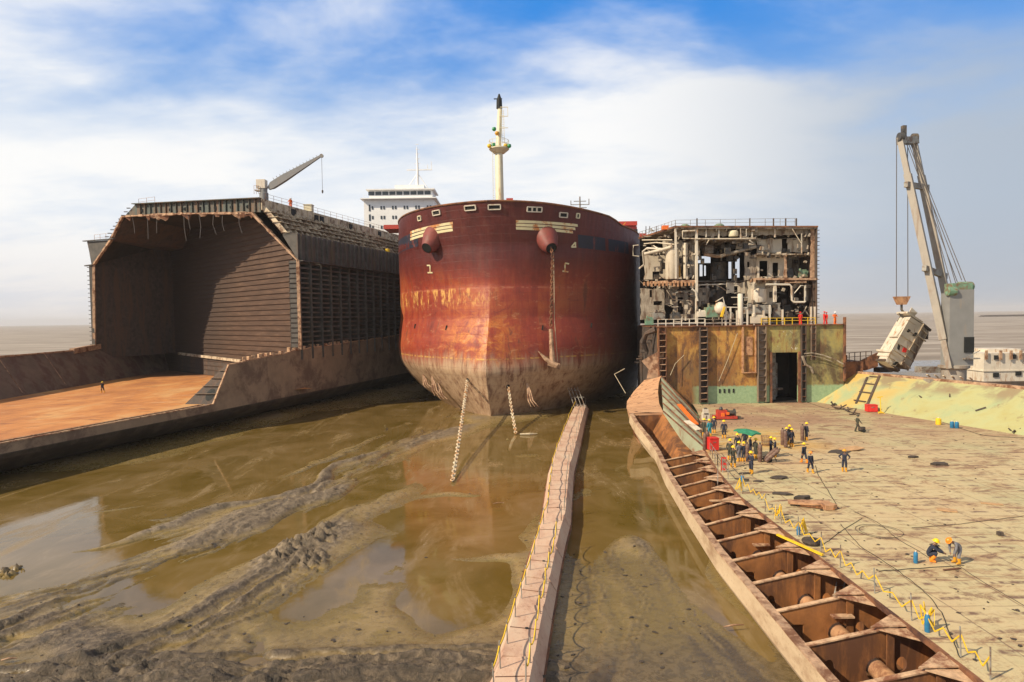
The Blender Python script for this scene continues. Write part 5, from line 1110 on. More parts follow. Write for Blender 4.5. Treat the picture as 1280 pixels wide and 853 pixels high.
wall('left_room_wall', 150, 292, 272, 424, 103, 'cream', [(195, 382, 232, 422)]); wall('left_room_wall', 130, 470, 262, 640, 101, 'cream_dirty', [(200, 540, 246, 562), (180, 480, 192, 520)])
wall('lower_wall', 700, 432, 850, 560, 97.2, 'cream', [(752, 520, 780, 556)]); wall('lower_wall', 300, 480, 425, 640, 100, 'cream_dirty', [(330, 520, 358, 610), (385, 490, 398, 600)]); wall('lower_wall', 945, 435, 1045, 545, 97.5, 'cream_dirty', [(950, 470, 1000, 545)])
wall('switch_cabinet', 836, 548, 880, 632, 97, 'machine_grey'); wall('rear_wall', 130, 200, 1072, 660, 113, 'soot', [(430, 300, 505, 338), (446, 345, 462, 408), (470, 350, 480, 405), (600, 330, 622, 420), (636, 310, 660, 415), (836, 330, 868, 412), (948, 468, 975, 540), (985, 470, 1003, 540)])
c = MB()
for (x, y0, y1, d, w_) in ((318, 150, 420, 95.3, .35), (428, 150, 660, 95.3, .45), (480, 150, 200, 95.5, .2), (548, 160, 205, 95.5, .25), (725, 150, 200, 95.5, .25), (847, 150, 200, 95.5, .2), (847, 418, 545, 95.5, .5), (990, 180, 285, 95.2, .15), (620, 330, 540, 106, .3), (690, 205, 430, 100, .3), (485, 445, 540, 101, .45), (560, 205, 330, 106, .35), (640, 205, 330, 107, .3), (1010, 455, 545, 95.5, .18)):
    a, b_ = E(x, y0, d), E(x, y1, d); c.box((a.x, d, (a.z+b_.z)/2), (w_*.7, w_, a.z-b_.z))
build_each(c, 'pillar', 'white_rusty', RS)
def pipe(name, pts, r, mat, n=8): c = MB(); c.tube([E(*p) for p in pts], r*.72, n); return c.build(name, mat, RS, smooth=50)
for pts, r, mt_ in (([(800, 452, 94.5), (925, 452, 94.5), (936, 462, 94.5), (938, 535, 94.5), (948, 546, 94.5), (1006, 546, 94.5)], .22, 'white_rusty'), ([(1006, 546, 94.6), (1006, 458, 94.6), (985, 458, 94.6), (950, 500, 94.6)], .1, 'white_rusty'), ([(120, 242, 101), (92, 244, 101), (90, 298, 101), (122, 302, 101)], .14, 'white_rusty'), ([(125, 366, 100), (150, 345, 99), (143, 275, 98), (165, 258, 97), (250, 262, 96.5)], .2, 'white_rusty'), ([(150, 290, 97), (240, 268, 96.5), (300, 250, 96)], .35, 'cream'), ([(140, 215, 102), (200, 214, 99), (300, 214, 96)], .13, 'cream'), ([(150, 235, 101), (215, 228, 98), (310, 238, 95.5)], .13, 'cream'), ([(200, 245, 98), (230, 262, 97), (300, 256, 96)], .12, 'white_rusty'), ([(355, 165, 95), (355, 205, 95), (430, 208, 95), (620, 208, 95), (745, 205, 95)], .14, 'cream'), ([(355, 168, 95), (420, 165, 95)], .2, 'cream'), ([(405, 475, 95), (425, 490, 95), (436, 540, 95), (430, 600, 95)], .2, 'white_rusty'), ([(560, 300, 97), (650, 275, 97), (746, 250, 97)], .38, 'cream_dirty'), ([(470, 290, 99), (540, 302, 99), (640, 285, 99)], .4, 'rust_pale'), ([(430, 455, 99), (500, 452, 99), (700, 448, 99)], .15, 'white_rusty'), ([(480, 240, 95.5), (500, 208, 95.5)], .1, 'cream'), ([(940, 155, 95), (990, 235, 95), (990, 180, 95)], .1, 'cream'), ([(300, 500, 97), (360, 488, 97), (420, 520, 97)], .2, 'machine_grey'), ([(270, 480, 97), (300, 530, 97), (390, 540, 97)], .12, 'cream_dirty'), ([(665, 150, 95), (665, 195, 95), (695, 195, 95), (695, 155, 95)], .07, 'white_rusty'), ([(1015, 440, 94.8), (970, 440, 94.8), (900, 444, 94.8)], .13, 'rust_pale'), ([(708, 236, 95), (745, 240, 95), (712, 215, 95)], .16, 'white_rusty'), ([(530, 545, 93), (570, 520, 93), (580, 560, 93)], .12, 'white_rusty')):
    pipe('pipe', pts, r, mt_)
for (x, y0, y1, d, r, mt_) in ((298, 258, 424, 97, 1.0, 'cream'), (548, 330, 430, 103, 1.3, 'dark_machine'), (548, 460, 545, 103, 1.3, 'dark_machine'), (763, 472, 548, 97, 1.1, 'white_rusty'), (370, 230, 420, 96.8, .35, 'cream'), (400, 520, 610, 98, .5, 'cream_dirty'), (625, 165, 196, 95.6, .7, 'mast_cream'), (663, 500, 668, 92.6, .38, 'white_rusty'), (500, 460, 540, 108, .8, 'machine_grey')):
    a, b_ = E(x, y0, d), E(x, y1, d); c = MB(); c.lathe((a.x, d, b_.z), [(r*.9, 0), (r, .15), (r, a.z-b_.z-.15), (r*.8, a.z-b_.z)], 16); c.build('vessel', mt_, RS, smooth=40)
def mach(x0, y0, x1, y1, d, dep, mat, name='machine_casing'):
    a, b_ = E(x0, y1, d), E(x1, y0, d); c = MB(); cx_ = (a.x+b_.x)/2; w_ = b_.x-a.x; h_ = b_.z-a.z
    c.box((cx_, d+dep/2, a.z+h_*.42), (w_, dep, h_*.8)); c.box((cx_+w_*.1, d+dep/2, a.z+h_*.9), (w_*.6, dep*.7, h_*.2)); c.lathe((cx_-w_*.3, d+.2, a.z+h_*.8), [(w_*.12, 0), (w_*.12, h_*.3), (w_*.06, h_*.35)], 8); return c.build(name, mat, RS)
mach(485, 560, 545, 628, 93, 1.5, 'machine_green'); mach(440, 588, 482, 625, 93.5, 1, 'white_rusty'); mach(720, 612, 808, 660, 92.4, 1.3, 'cream'); mach(975, 370, 1025, 412, 97, 1.4, 'machine_green'); mach(915, 362, 946, 412, 98, 1.4, 'dark_machine'); mach(160, 625, 200, 668, 94, 1, 'machine_green'); mach(300, 600, 345, 640, 96, 1.5, 'dark_machine'); mach(590, 600, 630, 640, 95, 1.5, 'machine_grey'); mach(885, 560, 940, 640, 98, 2, 'dark_machine'); mach(455, 500, 700, 560, 104, 3, 'dark_machine'); mach(880, 490, 1000, 560, 105, 3, 'dark_machine'); mach(200, 590, 262, 640, 99, 2, 'machine_grey'); mach(325, 350, 345, 415, 98, 1, 'yellow_orange'); mach(690, 560, 830, 610, 96, 1.6, 'machine_grey'); mach(560, 235, 640, 260, 99, 2, 'dark_machine'); mach(475, 240, 520, 285, 99, 1.5, 'machine_grey')
c = MB(); p = E(556, 578, 93); c.lathe((p.x, 93, p.z), [(.15, -.95), (.62, -.7), (.88, -.2), (.88, .2), (.62, .7), (.2, .9)], 18); c.build('pressure_tank', 'white_rusty', RS, smooth=True)
c = MB()
for x, y in ((585, 575), (610, 575), (645, 590), (787, 590), (888, 585), (700, 585), (735, 560), (820, 560), (1040, 570), (1060, 570)): a = E(x, y, 92.6); c.bar((a.x, 92.6, BT), (a.x, 92.6, a.z), .22)
a, b_ = E(583, 572, 92.6), E(700, 575, 92.6); c.bar(a, b_, .14); a, b_ = E(615, 520, 92.8), E(705, 520, 92.8); c.bar(a, b_, .1); build_each(c, 'bared_post', 'white_rusty', RS)
c = MB(); c.bar(E(562, 625, 92.2), E(578, 570, 92.2), .3); c.build('yellow_strut', 'yellow', RS)
railing('platform_railing', [(BX0+.2, 90.4, BT+.05), (27.3, 90.4, BT+.05)], 1.05, RS, 'white_rusty', 1.1, r=.09)
railing('platform_railing', [(27.5, 91.3, BT+.05), (32.5, 91.3, BT+.05)], .95, RS, 'cream_dirty', 1.1, r=.08)
railing('platform_railing', [(36.0, 92.3, BT+.05), (43.8, 92.3, BT+.05)], 1.0, RS, 'yellow', 1.0, rails=(1.0, .6), r=.07)
railing('roof_railing', [(E(320, 143).x, 95.3, r0.z), (E(960, 143).x, 95.3, r0.z)], 1.0, RS, 'machine_grey', 2.0, r=.045)
railing('roof_railing', [r0+Vector((0, .4, 0)), r1+Vector((0, 0, 0))], 1.0, RS, 'machine_grey', 1.0, r=.045)
c = MB()
for x in (432, 714, 962, 840, 905): a = E(x, 140, 96); c.bar(a, a+Vector((0, 0, 1.15)), .16)
for x in (160, 180, 215, 245): a = E(x, 175, 100); c.bar(a, a+Vector((0, 0, 1.0)), .1)
build_each(c, 'roof_stanchion', 'rust_dark', RS)
c = MB()
for x in (368, 550): a = E(x, 140, 97); c.lathe((a.x, 97, r0.z), [(.75, 0), (.75, .35), (.4, .6)], 12)
build_each(c, 'roof_vent', 'machine_green', RS)
c = MB(); a = E(262, 152, 97.5); c.box(a+Vector((0, 0, .1)), (.9, .8, .6)); c.build('roof_box', 'orange_paint', RS)
rj = random.Random(5)
c = MB()   # ragged plate remnants and brackets all over the cut face
for k in range(300):
    x, y = rj.uniform(135, 1040), rj.choice([rj.uniform(150, 200), rj.uniform(425, 470), rj.uniform(200, 420), rj.uniform(430, 640), 290, 417])
    if 440 < x < 690 and 210 < y < 560: continue
    d = rj.uniform(95.2, 98) if x > 320 else 95.2+(320-x)/195*10+rj.uniform(.2, 2); p = E(x, y, d); c.box(p, (rj.uniform(.1, .7), rj.uniform(.1, .5), rj.uniform(.08, .7)), rj.random()*3, rj.random()*.5)
tag(c.build('plate_remnants', 'cream_dirty', RS), kind='stuff')
c = MB()
for k in range(160):
    x, y = rj.uniform(135, 1060), rj.choice([rj.uniform(430, 640), rj.uniform(200, 420)]); d = rj.uniform(96, 100) if x > 320 else 98+(320-x)/195*9; p = E(x, y, d); c.box(p, (rj.uniform(.1, .9), rj.uniform(.1, .5), rj.uniform(.1, 1.0)), rj.random()*.4, 0)
tag(c.build('machinery_bits', 'dark_machine', RS), kind='stuff')
c = MB()
for k in range(75):
    x = rj.uniform(140, 1040); y = rj.choice([205, 290, 430, 460, 560, 600, 640])+rj.uniform(-12, 12); d = rj.uniform(95.2, 97) if x > 320 else 95.2+(320-x)/195*10; p = E(x, y, d); q = p+Vector((rj.uniform(-1.5, 1.5), rj.uniform(-.2, .3), rj.choice([0, 0, rj.uniform(-1.5, 1.5)]))); c.tube([p, p.lerp(q, .5)+Vector((0, 0, rj.uniform(-.3, .1))), q], rj.uniform(.04, .1), 6)
build_each(c, 'small_pipe', 'cream_dirty', RS)
c = MB()
for k in range(14): a = E(150+k*20, 432, 95.3+(k < 8)*(320-150-k*20)/195*4); c.box(a+Vector((0, 0, -.45)), (.25, .3, .5+rj.random()*.5))
c.build('burnt_edges', 'pipe_brown', RS)
# ---------------------------------------------------------- right-hand hopper slope
hp_ = MB(); hd = list(np.arange(15, 90.6, 2.5))+[90.5]
def outw(d): return Vector((.95, .31 if d > 45 else .05, 0))
def tp(d, h=1.0): z = Vector((xt(d), d, DZ))+outw(d)*6.2*h; z.z = DZ+4.0*h; return z
for a, b_ in zip(hd[:-1], hd[1:]):
    for k in range(6):
        f, g_ = k/6, (k+1)/6; hp_.quad(tp(a, f), tp(a, g_), tp(b_, g_), tp(b_, f))
hp_.build('hopper_slope', 'hopper_yellow_green', RS)
tp_ = MB()
for a, b_ in zip(hd[:-1], hd[1:]):
    A_0, B_0 = tp(a), tp(b_); tp_.prism([A_0, B_0, B_0+Vector((2.4, .6, 0)), A_0+Vector((2.4, .6, 0))], (0, 0, -.12)); A_1, B_1 = A_0+Vector((2.4, .6, -.1)), B_0+Vector((2.4, .6, -.1)); tp_.quad(A_1, B_1, B_1-Vector((0, 0, 7)), A_1-Vector((0, 0, 7)))
    tp_.bar(A_0+Vector((0, 0, .06)), B_0+Vector((0, 0, .06)), .3, .2+.15*rj.random())
tp_.build('hopper_top', 'rust_pale', RS)
c = MB()   # frame left lying on the slope
def SL(d, h, o=.08): return tp(d, h)+Vector((-.5, 0, .8)).normalized()*o
c.bar(SL(82.5, .12), SL(85.2, .95), .3, .14); c.bar(SL(84.2, .12), SL(86.7, .88), .25, .14)
for h in (.2, .45, .7, .92): c.bar(SL(82.7+2.4*h, h), SL(84.5+2.2*h, h), .25, .12)
c.build('slope_frame', 'rust_dark', RS)
for q, (d, h, a_) in enumerate(((60, .5, .4), (66, .7, 1.1), (70, .35, -.4), (74, .6, .8), (63, .8, .2), (77, .5, 1.2), (58, .25, .1))):
    c = MB(); p = SL(d, h, .12); c.bar(p, p+Vector((math.cos(a_)*.9, math.sin(a_)*1.2, math.sin(a_)*-.05+math.cos(a_)*.45)), .12); c.build('slope_bracket', 'rust_dark', RS)
# rusty gear beyond the bulkhead corner
c = MB(); c.box((48.4, 93, 5.5), (3.2, 4, 5)); c.box((50.6, 94, 4.4), (2, 3, 3.6), rz=.3); c.box((47.6, 92, 8.4), (.8, 1, 1.0)); c.prism([(49.6, 91.5, 7.9), (52.4, 91.5, 9.2), (52.4, 91.5, 7.2), (50.5, 91.5, 6.6)], (0, .3, 0)); c.build('side_block', 'rust', RS)
railing('block_railing', [(47.2, 91, 8.0), (51.5, 91.6, 8.2)], 1.2, RS, 'rust_dark', .8, r=.07)
c = MB(); c.tube([(52, 92, 7.2), (52.8, 92, 8.6), (53.0, 92, 7.4), (54.5, 92, 6.6), (55.6, 92, 6.4)], .16, 6); c.box((54, 93, 6.6), (2.2, 1.2, .7), rz=.2); c.build('torn_pipe', 'rust_dark', RS)

# ============================================================= harbour crane
cb = Vector((55.3, 80, 6.5))
HC = thing('ship_crane', 'tall grey twin-boom crane standing behind the yellow-green slope with a hook hanging from its tip', 'crane', cb)
tag(HC, 'tall grey twin-boom crane behind the yellow-green slope, hook hanging from its tip', 'crane')
c = MB(); c.lathe(cb-Vector((0, 0, 6)), [(1.35, 0), (1.35, 7.2), (1.7, 7.4), (1.7, 7.7), (1.3, 7.8)], 20); c.box(cb+Vector((-2.0, .3, -.25)), (2.4, 1.2, .5)); c.build('pedestal', 'crane_grey', HC, smooth=30)
hz_ = cb.z+1.7
c = MB(); c.box((cb.x+.55, 80, (hz_+17.6)/2), (2.1, 2.4, 17.6-hz_)); c.box((cb.x-.95, 79.6, (hz_+17.2)/2), (.9, 1.6, 17.2-hz_)); c.build('crane_house', 'crane_pale', HC)
c = MB(); c.box((cb.x+1.0, 78.75, hz_+2.6), (1.2, .12, 1.9)); c.build('cab_window', 'black', HC)
c = MB(); c.box((cb.x+1.2, 78.7, hz_+.9), (1.9, .6, .15)); c.bar((cb.x+.4, 78.4, hz_+1.0), (cb.x+2.1, 78.4, hz_+1.9), .08); c.build('cab_step', 'machine_grey', HC)
c = MB(); c.lathe((cb.x-1.2, 78.9, 17.4), [(.4, -.5), (.55, -.45), (.55, .5), (.4, .55)], 12, 'X'); c.lathe((cb.x+1.0, 79.6, 18.0), [(.5, -.9), (.6, -.8), (.6, .8), (.5, .9)], 12, 'X'); c.box((cb.x+.2, 79.6, 18.0), (2.4, 1.6, .8)); c.build('winch', 'machine_green', HC)
tipd = 86; tl, tr_ = D(1126, 178, tipd-.7), D(1143, 178, tipd+.7); f1_, f2_ = D(1187, 461, 78.6), D(1203, 470, 81.4)
for a, b_, nm_ in ((f1_, tl, 'boom_leg'), (f2_, tr_, 'boom_leg')):
    c = MB(); d_ = (b_-a); m1 = a.lerp(b_, .04); m2 = a.lerp(b_, .5)
    for p, q, w0 in ((a, a.lerp(b_, .12), .6), (a.lerp(b_, .12), a.lerp(b_, .85), .82), (a.lerp(b_, .85), b_, .65)): c.bar(p, q, w0, w0, up=(.7, .7, 0))
    c.build(nm_, 'crane_grey', HC)
c = MB()
for f in (.42, .80): a, b_ = f1_.lerp(tl, f), f2_.lerp(tr_, f); c.bar(a+(a-b_)*.3, b_+(b_-a)*.3, .5, .7)
c.bar(tl+Vector((-.2, 0, .2)), tr_+Vector((.2, 0, .2)), .9, .9); c.build('cross_tie', 'machine_grey', HC)
c = MB(); c.box(tl+Vector((.5, .2, 1.2)), (.5, .5, 2.0)); c.lathe(tl+Vector((0, 0, .7)), [(.55, -.3), (.55, .3)], 14, 'X'); c.lathe(tr_+Vector((0, 0, .6)), [(.55, -.3), (.55, .3)], 14, 'X'); build_each(c, 'head_sheave', 'dark_machine', HC)
c = MB(); tm = tl.lerp(tr_, .5)
for k, (dx_, dy_, dz_) in enumerate(((.2, 0, 18.6), (.9, .2, 18.8), (1.6, .4, 18.4), (-.8, -.5, 18.0), (-.2, -.4, 18.2))): c.tube([tm+Vector((.25*k-.4, 0, .5)), Vector((cb.x+dx_, 79.8+dy_, dz_))], .05, 5)
build_each(c, 'luffing_wire', 'cable', HC)
hb0 = D(1127, 376, tipd); c = MB()
c.tube([tl+Vector((-.55, 0, .4)), hb0+Vector((-.7, 0, .5))], .055, 5); c.tube([tl+Vector((.9, 0, .2)), hb0+Vector((.85, 0, .5))], .055, 5); build_each(c, 'hoist_wire', 'cable', HC)
c = MB(); c.prism([hb0+Vector(p) for p in ((-1.0, -.4, .55), (1.0, -.4, .55), (.45, -.4, -.55), (-.45, -.4, -.55))], (0, .8, 0)); c.build('hook_block', 'pipe_brown', HC)
c = MB(); c.tube([hb0+Vector(p) for p in ((0, 0, -.5), (0, 0, -1.2), (.3, 0, -1.6), (0, 0, -2.0), (-.35, 0, -1.7))], [.15, .15, .2, .18, .08], 8); c.tube([hb0+Vector((0, 0, -1.8)), hb0+Vector((-.6, 0, -2.8))], .05, 5); c.tube([hb0+Vector((0, 0, -1.8)), hb0+Vector((.5, 0, -2.8))], .05, 5); c.build('hook', 'dark_machine', HC)
# tilted block of superstructure hanging from the hook
bc = D(1126, 430, 86.5); ang = R(28); TB = thing('hanging_deckhouse', 'tilted white block of cut deckhouse with ribs hanging under the crane hook', 'deckhouse', bc)
def T(x, y, z):
    x = x*.84+.12*math.sin(z*1.9+y)+.1*math.sin(z*4.3); y = y*.8+.12*math.sin(z*2.7+x*2); z = z*.98+.12*math.sin(x*2.3)
    return bc+Vector((x*math.cos(ang)+z*math.sin(ang), y+x*.35, -x*math.sin(ang)+z*math.cos(ang)))
def tb(mb, c0, d0): x, y, z = d0[0]/2, d0[1]/2, d0[2]/2; mb.hexa([T(c0[0]+a, c0[1]+b_, c0[2]+e_) for a, b_, e_ in ((-x, -y, -z), (x, -y, -z), (x, y, -z), (-x, y, -z), (-x, -y, z), (x, -y, z), (x, y, z), (-x, y, z))])
c = MB(); tb(c, (-.6, 0, .2), (2.9, 3.6, 6.0)); tb(c, (-.9, -.3, -3.2), (2.2, 2.6, .9)); tb(c, (.1, .2, 3.3), (1.2, 2.8, .7)); tb(c, (-2.15, -.4, .8), (.35, 2.4, 1.6)); tb(c, (-2.1, .2, -1.6), (.3, 2.0, 1.1)); tb(c, (-.6, 0, -2.2), (3.5, 3.9, .2)); tb(c, (-1.1, 0, 3.5), (3.6, 3.4, .25)); tb(c, (-1.9, -1.7, 4.0), (1.4, .2, .7)); c.build('walls', 'white_rusty', TB)
c = MB(); tb(c, (1.8, .2, .3), (1.9, 3.2, 6.0)); c.build('inner_side', 'cream_dirty', TB)
c = MB()
for k in range(6): tb(c, (1.9, -1.45, -2.4+k*1.05), (2.0, .25, .12)); tb(c, (-.6, -1.87, -2.9+k*1.1), (3.0, .14, .1))
tb(c, (2.9, -1.2, .3), (.12, .5, 6.2)); tb(c, (.95, -1.7, .2), (.16, .3, 6.4)); c.build('ribs', 'frame_beige', TB)
c = MB()
for (x, z) in ((-1.3, 1.6), (.2, 1.6), (-1.3, -.9), (-.2, -3.0)): tb(c, (x, -1.86, z), (.5, .12, .55))
c.build('window', 'black', TB)
c = MB(); tb(c, (-.1, -1.87, -.9), (.6, .12, .6)); c.build('red_panel', 'red_paint', TB)
c = MB(); tb(c, (2.3, 0, 3.5), (2.2, 2.6, .3)); c.prism([T(1.4, -1.2, 3.6), T(3.2, -1.2, 3.2), T(3.6, -1.2, 2.2), T(2.6, -1.2, 2.9)], (0, 2, 0)); tb(c, (-.3, 0, -3.5), (3.6, 3.0, .3)); build_each(c, 'torn_end', 'rust_dark', TB)
c = MB(); p = D(1160, 462, 84); c.box(p, (2.6, 1.5, .8)); c.build('wreckage', 'machine_grey', None, label='low grey heap of cut steel on the hull edge beside the crane foot', cat='scrap')
c = MB(); p = tp(79)+Vector((.6, .3, .1))
for q in range(6): c.box(p+Vector((q*.5, -q*.8, .3)), (.9, .2, .08), rz=.6, ry=.4)
c.build('wooden_pallet', 'frame_beige', None, label='broken ribbed pallet on the hull edge left of the crane foot', cat='pallet')
# white deckhouse at the right edge
hh = D(1254, 475, 105); hb1, hb2 = D(1230, 442, 105), D(1292, 442, 105)
WH = thing('far_deckhouse', 'white deckhouse with dark square windows on a hull beyond the right edge of the deck', 'deckhouse', (hh.x+2, 107, 0))
tag(WH, 'white deckhouse with small dark windows on a low hull beyond the crane', 'deckhouse')
c = MB(); c.box(((hb1.x+hb2.x)/2, 108, (hb1.z+3)/2-.5), (hb2.x-hb1.x, 6, hb1.z-3+1)); c.box(((hb1.x+hb2.x)/2+1.6, 110, hb1.z-.3), (5.5, 4, 1.6)); c.box(((hb1.x+hb2.x)/2, 108, hb1.z-2.9), (hb2.x-hb1.x+.3, 6.3, .18)); c.build('walls', 'white_rusty', WH)
for (px, py) in ((1245, 469), (1273, 467), (1245, 447), (1268, 446)):
    c = MB(); p = D(px, py, 104.9); c.box(p, (.9 if py > 460 else .6, .16, .7)); c.build('window', 'black', WH)
c = MB()
for px in (1233, 1251, 1264, 1276): a = D(px, 444, 104.7); c.box(a+Vector((0, 0, 0)), (.35, .25, 1.5))
c.build('wall_ribs', 'rust_pale', WH)
c = MB(); c.box(((hb1.x+hb2.x)/2+2, 108, 1.2), (22, 8, 4.2)); c.build('hull', 'rust_dark', WH)
# breakwater far off
c = MB(); a, b_ = D(1226, 388.2, 1500), D(1300, 387, 1500); c.prism([(a.x, 1500, -1), (b_.x+500, 1500, -1), (b_.x+500, 1500, 5), (a.x+10, 1500, 4)], (0, 12, 0)); c.build('breakwater', 'scrap_dark', None, label='low dark breakwater on the horizon at the far right', cat='breakwater')
# ============================================================= pontoon walkway
CP = [(637, 862), (641, 847), (656.5, 782), (667, 742), (678, 699), (687, 664), (694.5, 642), (698, 611), (701, 583), (711, 550), (719, 525), (727, 503)]
WZ = 1.15
cpw = [G(x, y, WZ) for x, y in CP]
wdt = [1.35, 1.35, 1.3, 1.25, 1.25, 1.3, 1.35, 1.45, 1.6, 1.8, 1.7, 1.6]
cut = [22.6, 25.6, 30.4, 33.6, 38.2, 44.0, 48.0, 53.5, 60.5, 70.0, 82.0, 101.0]
def wc(d): return ip(d, [p.y for p in cpw], [p.x for p in cpw])
def ww_(d): return ip(d, [p.y for p in cpw], wdt)
wlab = ['nearest concrete pontoon of the walkway, cut off by the bottom of the picture', 'second pontoon of the walkway counted from the picture bottom', 'third pontoon of the walkway counted from the picture bottom', 'fourth pontoon of the walkway counted from the picture bottom', 'fifth pontoon of the walkway counted from the picture bottom', 'sixth pontoon counted from the picture bottom, midway along the walkway', 'fifth pontoon of the walkway counted back from the ship end', 'fourth pontoon of the walkway counted back from the ship end', 'third pontoon of the walkway counted back from the ship end', 'second pontoon of the walkway counted back from the ship end', 'farthest pontoon of the walkway, in the shade beside the red bow']
rp = random.Random(2); posts_l = []; posts_r = []
for i, (d0, d1) in enumerate(zip(cut[:-1], cut[1:])):
    a = Vector((wc(d0), d0, 0)); b_ = Vector((wc(d1), d1, 0)); dirv = (b_-a).normalized(); nr_ = Vector((dirv.y, -dirv.x, 0)); g_ = .05
    PT = thing('pontoon', wlab[i], 'pontoon', (a.x, d0, 0), 'pontoons of the walkway')
    c = MB(); k = 8; z_ = WZ+rp.uniform(-.06, .06); tilt = rp.uniform(-.05, .05)
    def sect(f):
        d = d0+g_+(d1-d0-2*g_)*f; w_ = ww_(d)/2; x = wc(d); fl_ = 1.0 if 0 < f < 1 else .93
        return [Vector((x, d, 0))+nr_*u+Vector((0, 0, v)) for u, v in ((-w_-.45, -.5), (-w_-.42, .35), (-w_*fl_, z_-tilt), (w_*fl_, z_+tilt), (w_+.42, .35), (w_+.45, -.5))]
    ss_ = [sect(q/k) for q in range(k+1)]
    for p, q in zip(ss_[:-1], ss_[1:]):
        for j in range(5): c.quad(p[j], p[j+1], q[j+1], q[j])
    c.poly(ss_[0][::-1]); c.poly(ss_[-1]); c.build('pontoon_shell', 'pontoon_pink', PT, smooth=20)
    c = MB()
    for q in (2,): p, r_ = ss_[q*2][2]+Vector((0, 0, .012)), ss_[q*2][3]+Vector((0, 0, .012)); c.bar(p, r_, .035, .02)
    c.bar(ss_[0][1]+Vector((0, .02, .02)), ss_[-1][1]+Vector((0, -.02, .02)), .1, .1); c.bar(ss_[0][4]+Vector((0, .02, .02)), ss_[-1][4]+Vector((0, -.02, .02)), .1, .1)
    c.build('seam_bars', 'rust', PT)
    for f in ((.2, .7) if d1 < 65 else (.15, .5, .85)):
        for sd, L_ in ((-1, posts_l), (1, posts_r)):
            f2 = f+(.12 if sd > 0 else 0); d = d0+(d1-d0)*f2; w_ = ww_(d)/2; p = Vector((wc(d), d, z_))+nr_*(sd*(w_-.1)); h_ = 1.0+rp.random()*.12; tx = rp.uniform(-.06, .06)
            c = MB(); c.tube([p+Vector((0, 0, -.05)), p+Vector((tx, 0, h_))], .028, 6); c.build('post', 'machine_grey', PT); L_.append(p+Vector((tx, 0, h_*.8)))
    if i in (1, 3, 5): c = MB(); c.lathe((wc((d0+d1)/2)+.1, (d0+d1)/2, z_+.01), [(.09, 0), (.09, .012)], 10); c.build('drain_hole', 'black', PT)
def ropeline(L_, name, mat, label, sag, r):
    c = MB(); pts = []
    for a, b_ in zip(L_[:-1], L_[1:]):
        for q in range(6): f = q/6; p = a.lerp(b_, f); p.z -= sag*4*f*(1-f); pts.append(p)
    pts.append(L_[-1]); c.tube(pts, r, 5); c.build(name, mat, None, label=label, cat='rope')
ropeline(posts_l, 'guard_rope', 'yellow', 'yellow guard rope along the left posts of the pontoon walkway', .12, .035)
ropeline(posts_r[:9], 'guard_rope', 'yellow', 'yellow guard rope sagging between the right posts of the near pontoons', .45, .03)
c = MB(); p = Vector((wc(99), 99, WZ))
for q in range(4): c.tube([p+Vector((-1+q*.55, -1.5, -.2)), p+Vector((-1.8+q*.5, 1.2, 2.7))], .06, 5)
c.tube([p+Vector((-1.4, 0, 1.3)), p+Vector((.6, 0, 1.3))], .05, 5); c.tube([p+Vector((-1.7, 1.0, 2.3)), p+Vector((.1, 1, 2.3))], .05, 5); c.build('boarding_ladder', 'machine_grey', None, label='steel boarding ladder leaning at the ship end of the walkway', cat='ladder')
c = MB(); a = D(772, 505, 90); c.tube([D(768, 468, 90), D(781, 461, 90)], .05, 5); c.tube([D(768, 468, 90), D(782, 492, 84)], .04, 5); c.build('slack_line', 'rope_pale', None, label='thin slack line in the dark gap right of the bow', cat='rope')
c = MB(); p = G(650, 543, .12); c.tube([p, p+Vector((1.2, -.2, .05)), p+Vector((2.2, .1, .02))], [.12, .16, .06], 6); c.build('cloth_strip', 'rope_pale', None, label='pinkish strip of cloth on the mud at the end of the right chain', cat='cloth')
for (px, py, w_, lab) in ((623, 630, .9, 'small pale stick lying on the mud bank left of the walkway'), (10, 826, .6, 'small rusty scrap in the churned mud at the lower left'), (500, 838, .8, 'orange-brown stick standing in the dark mud left of the nearest pontoon'), (918, 784, 1.0, 'whitish stick lying on the mud right of the walkway')):
    p = G(px, py, .25); c = MB(); c.tube([p+Vector((-w_/2, 0, .02)), p+Vector((0, .05, .08)), p+Vector((w_/2, .15, .03))], [.03, .045, .02], 6); c.build('stick', 'rust_pale', None, label=lab, cat='stick')

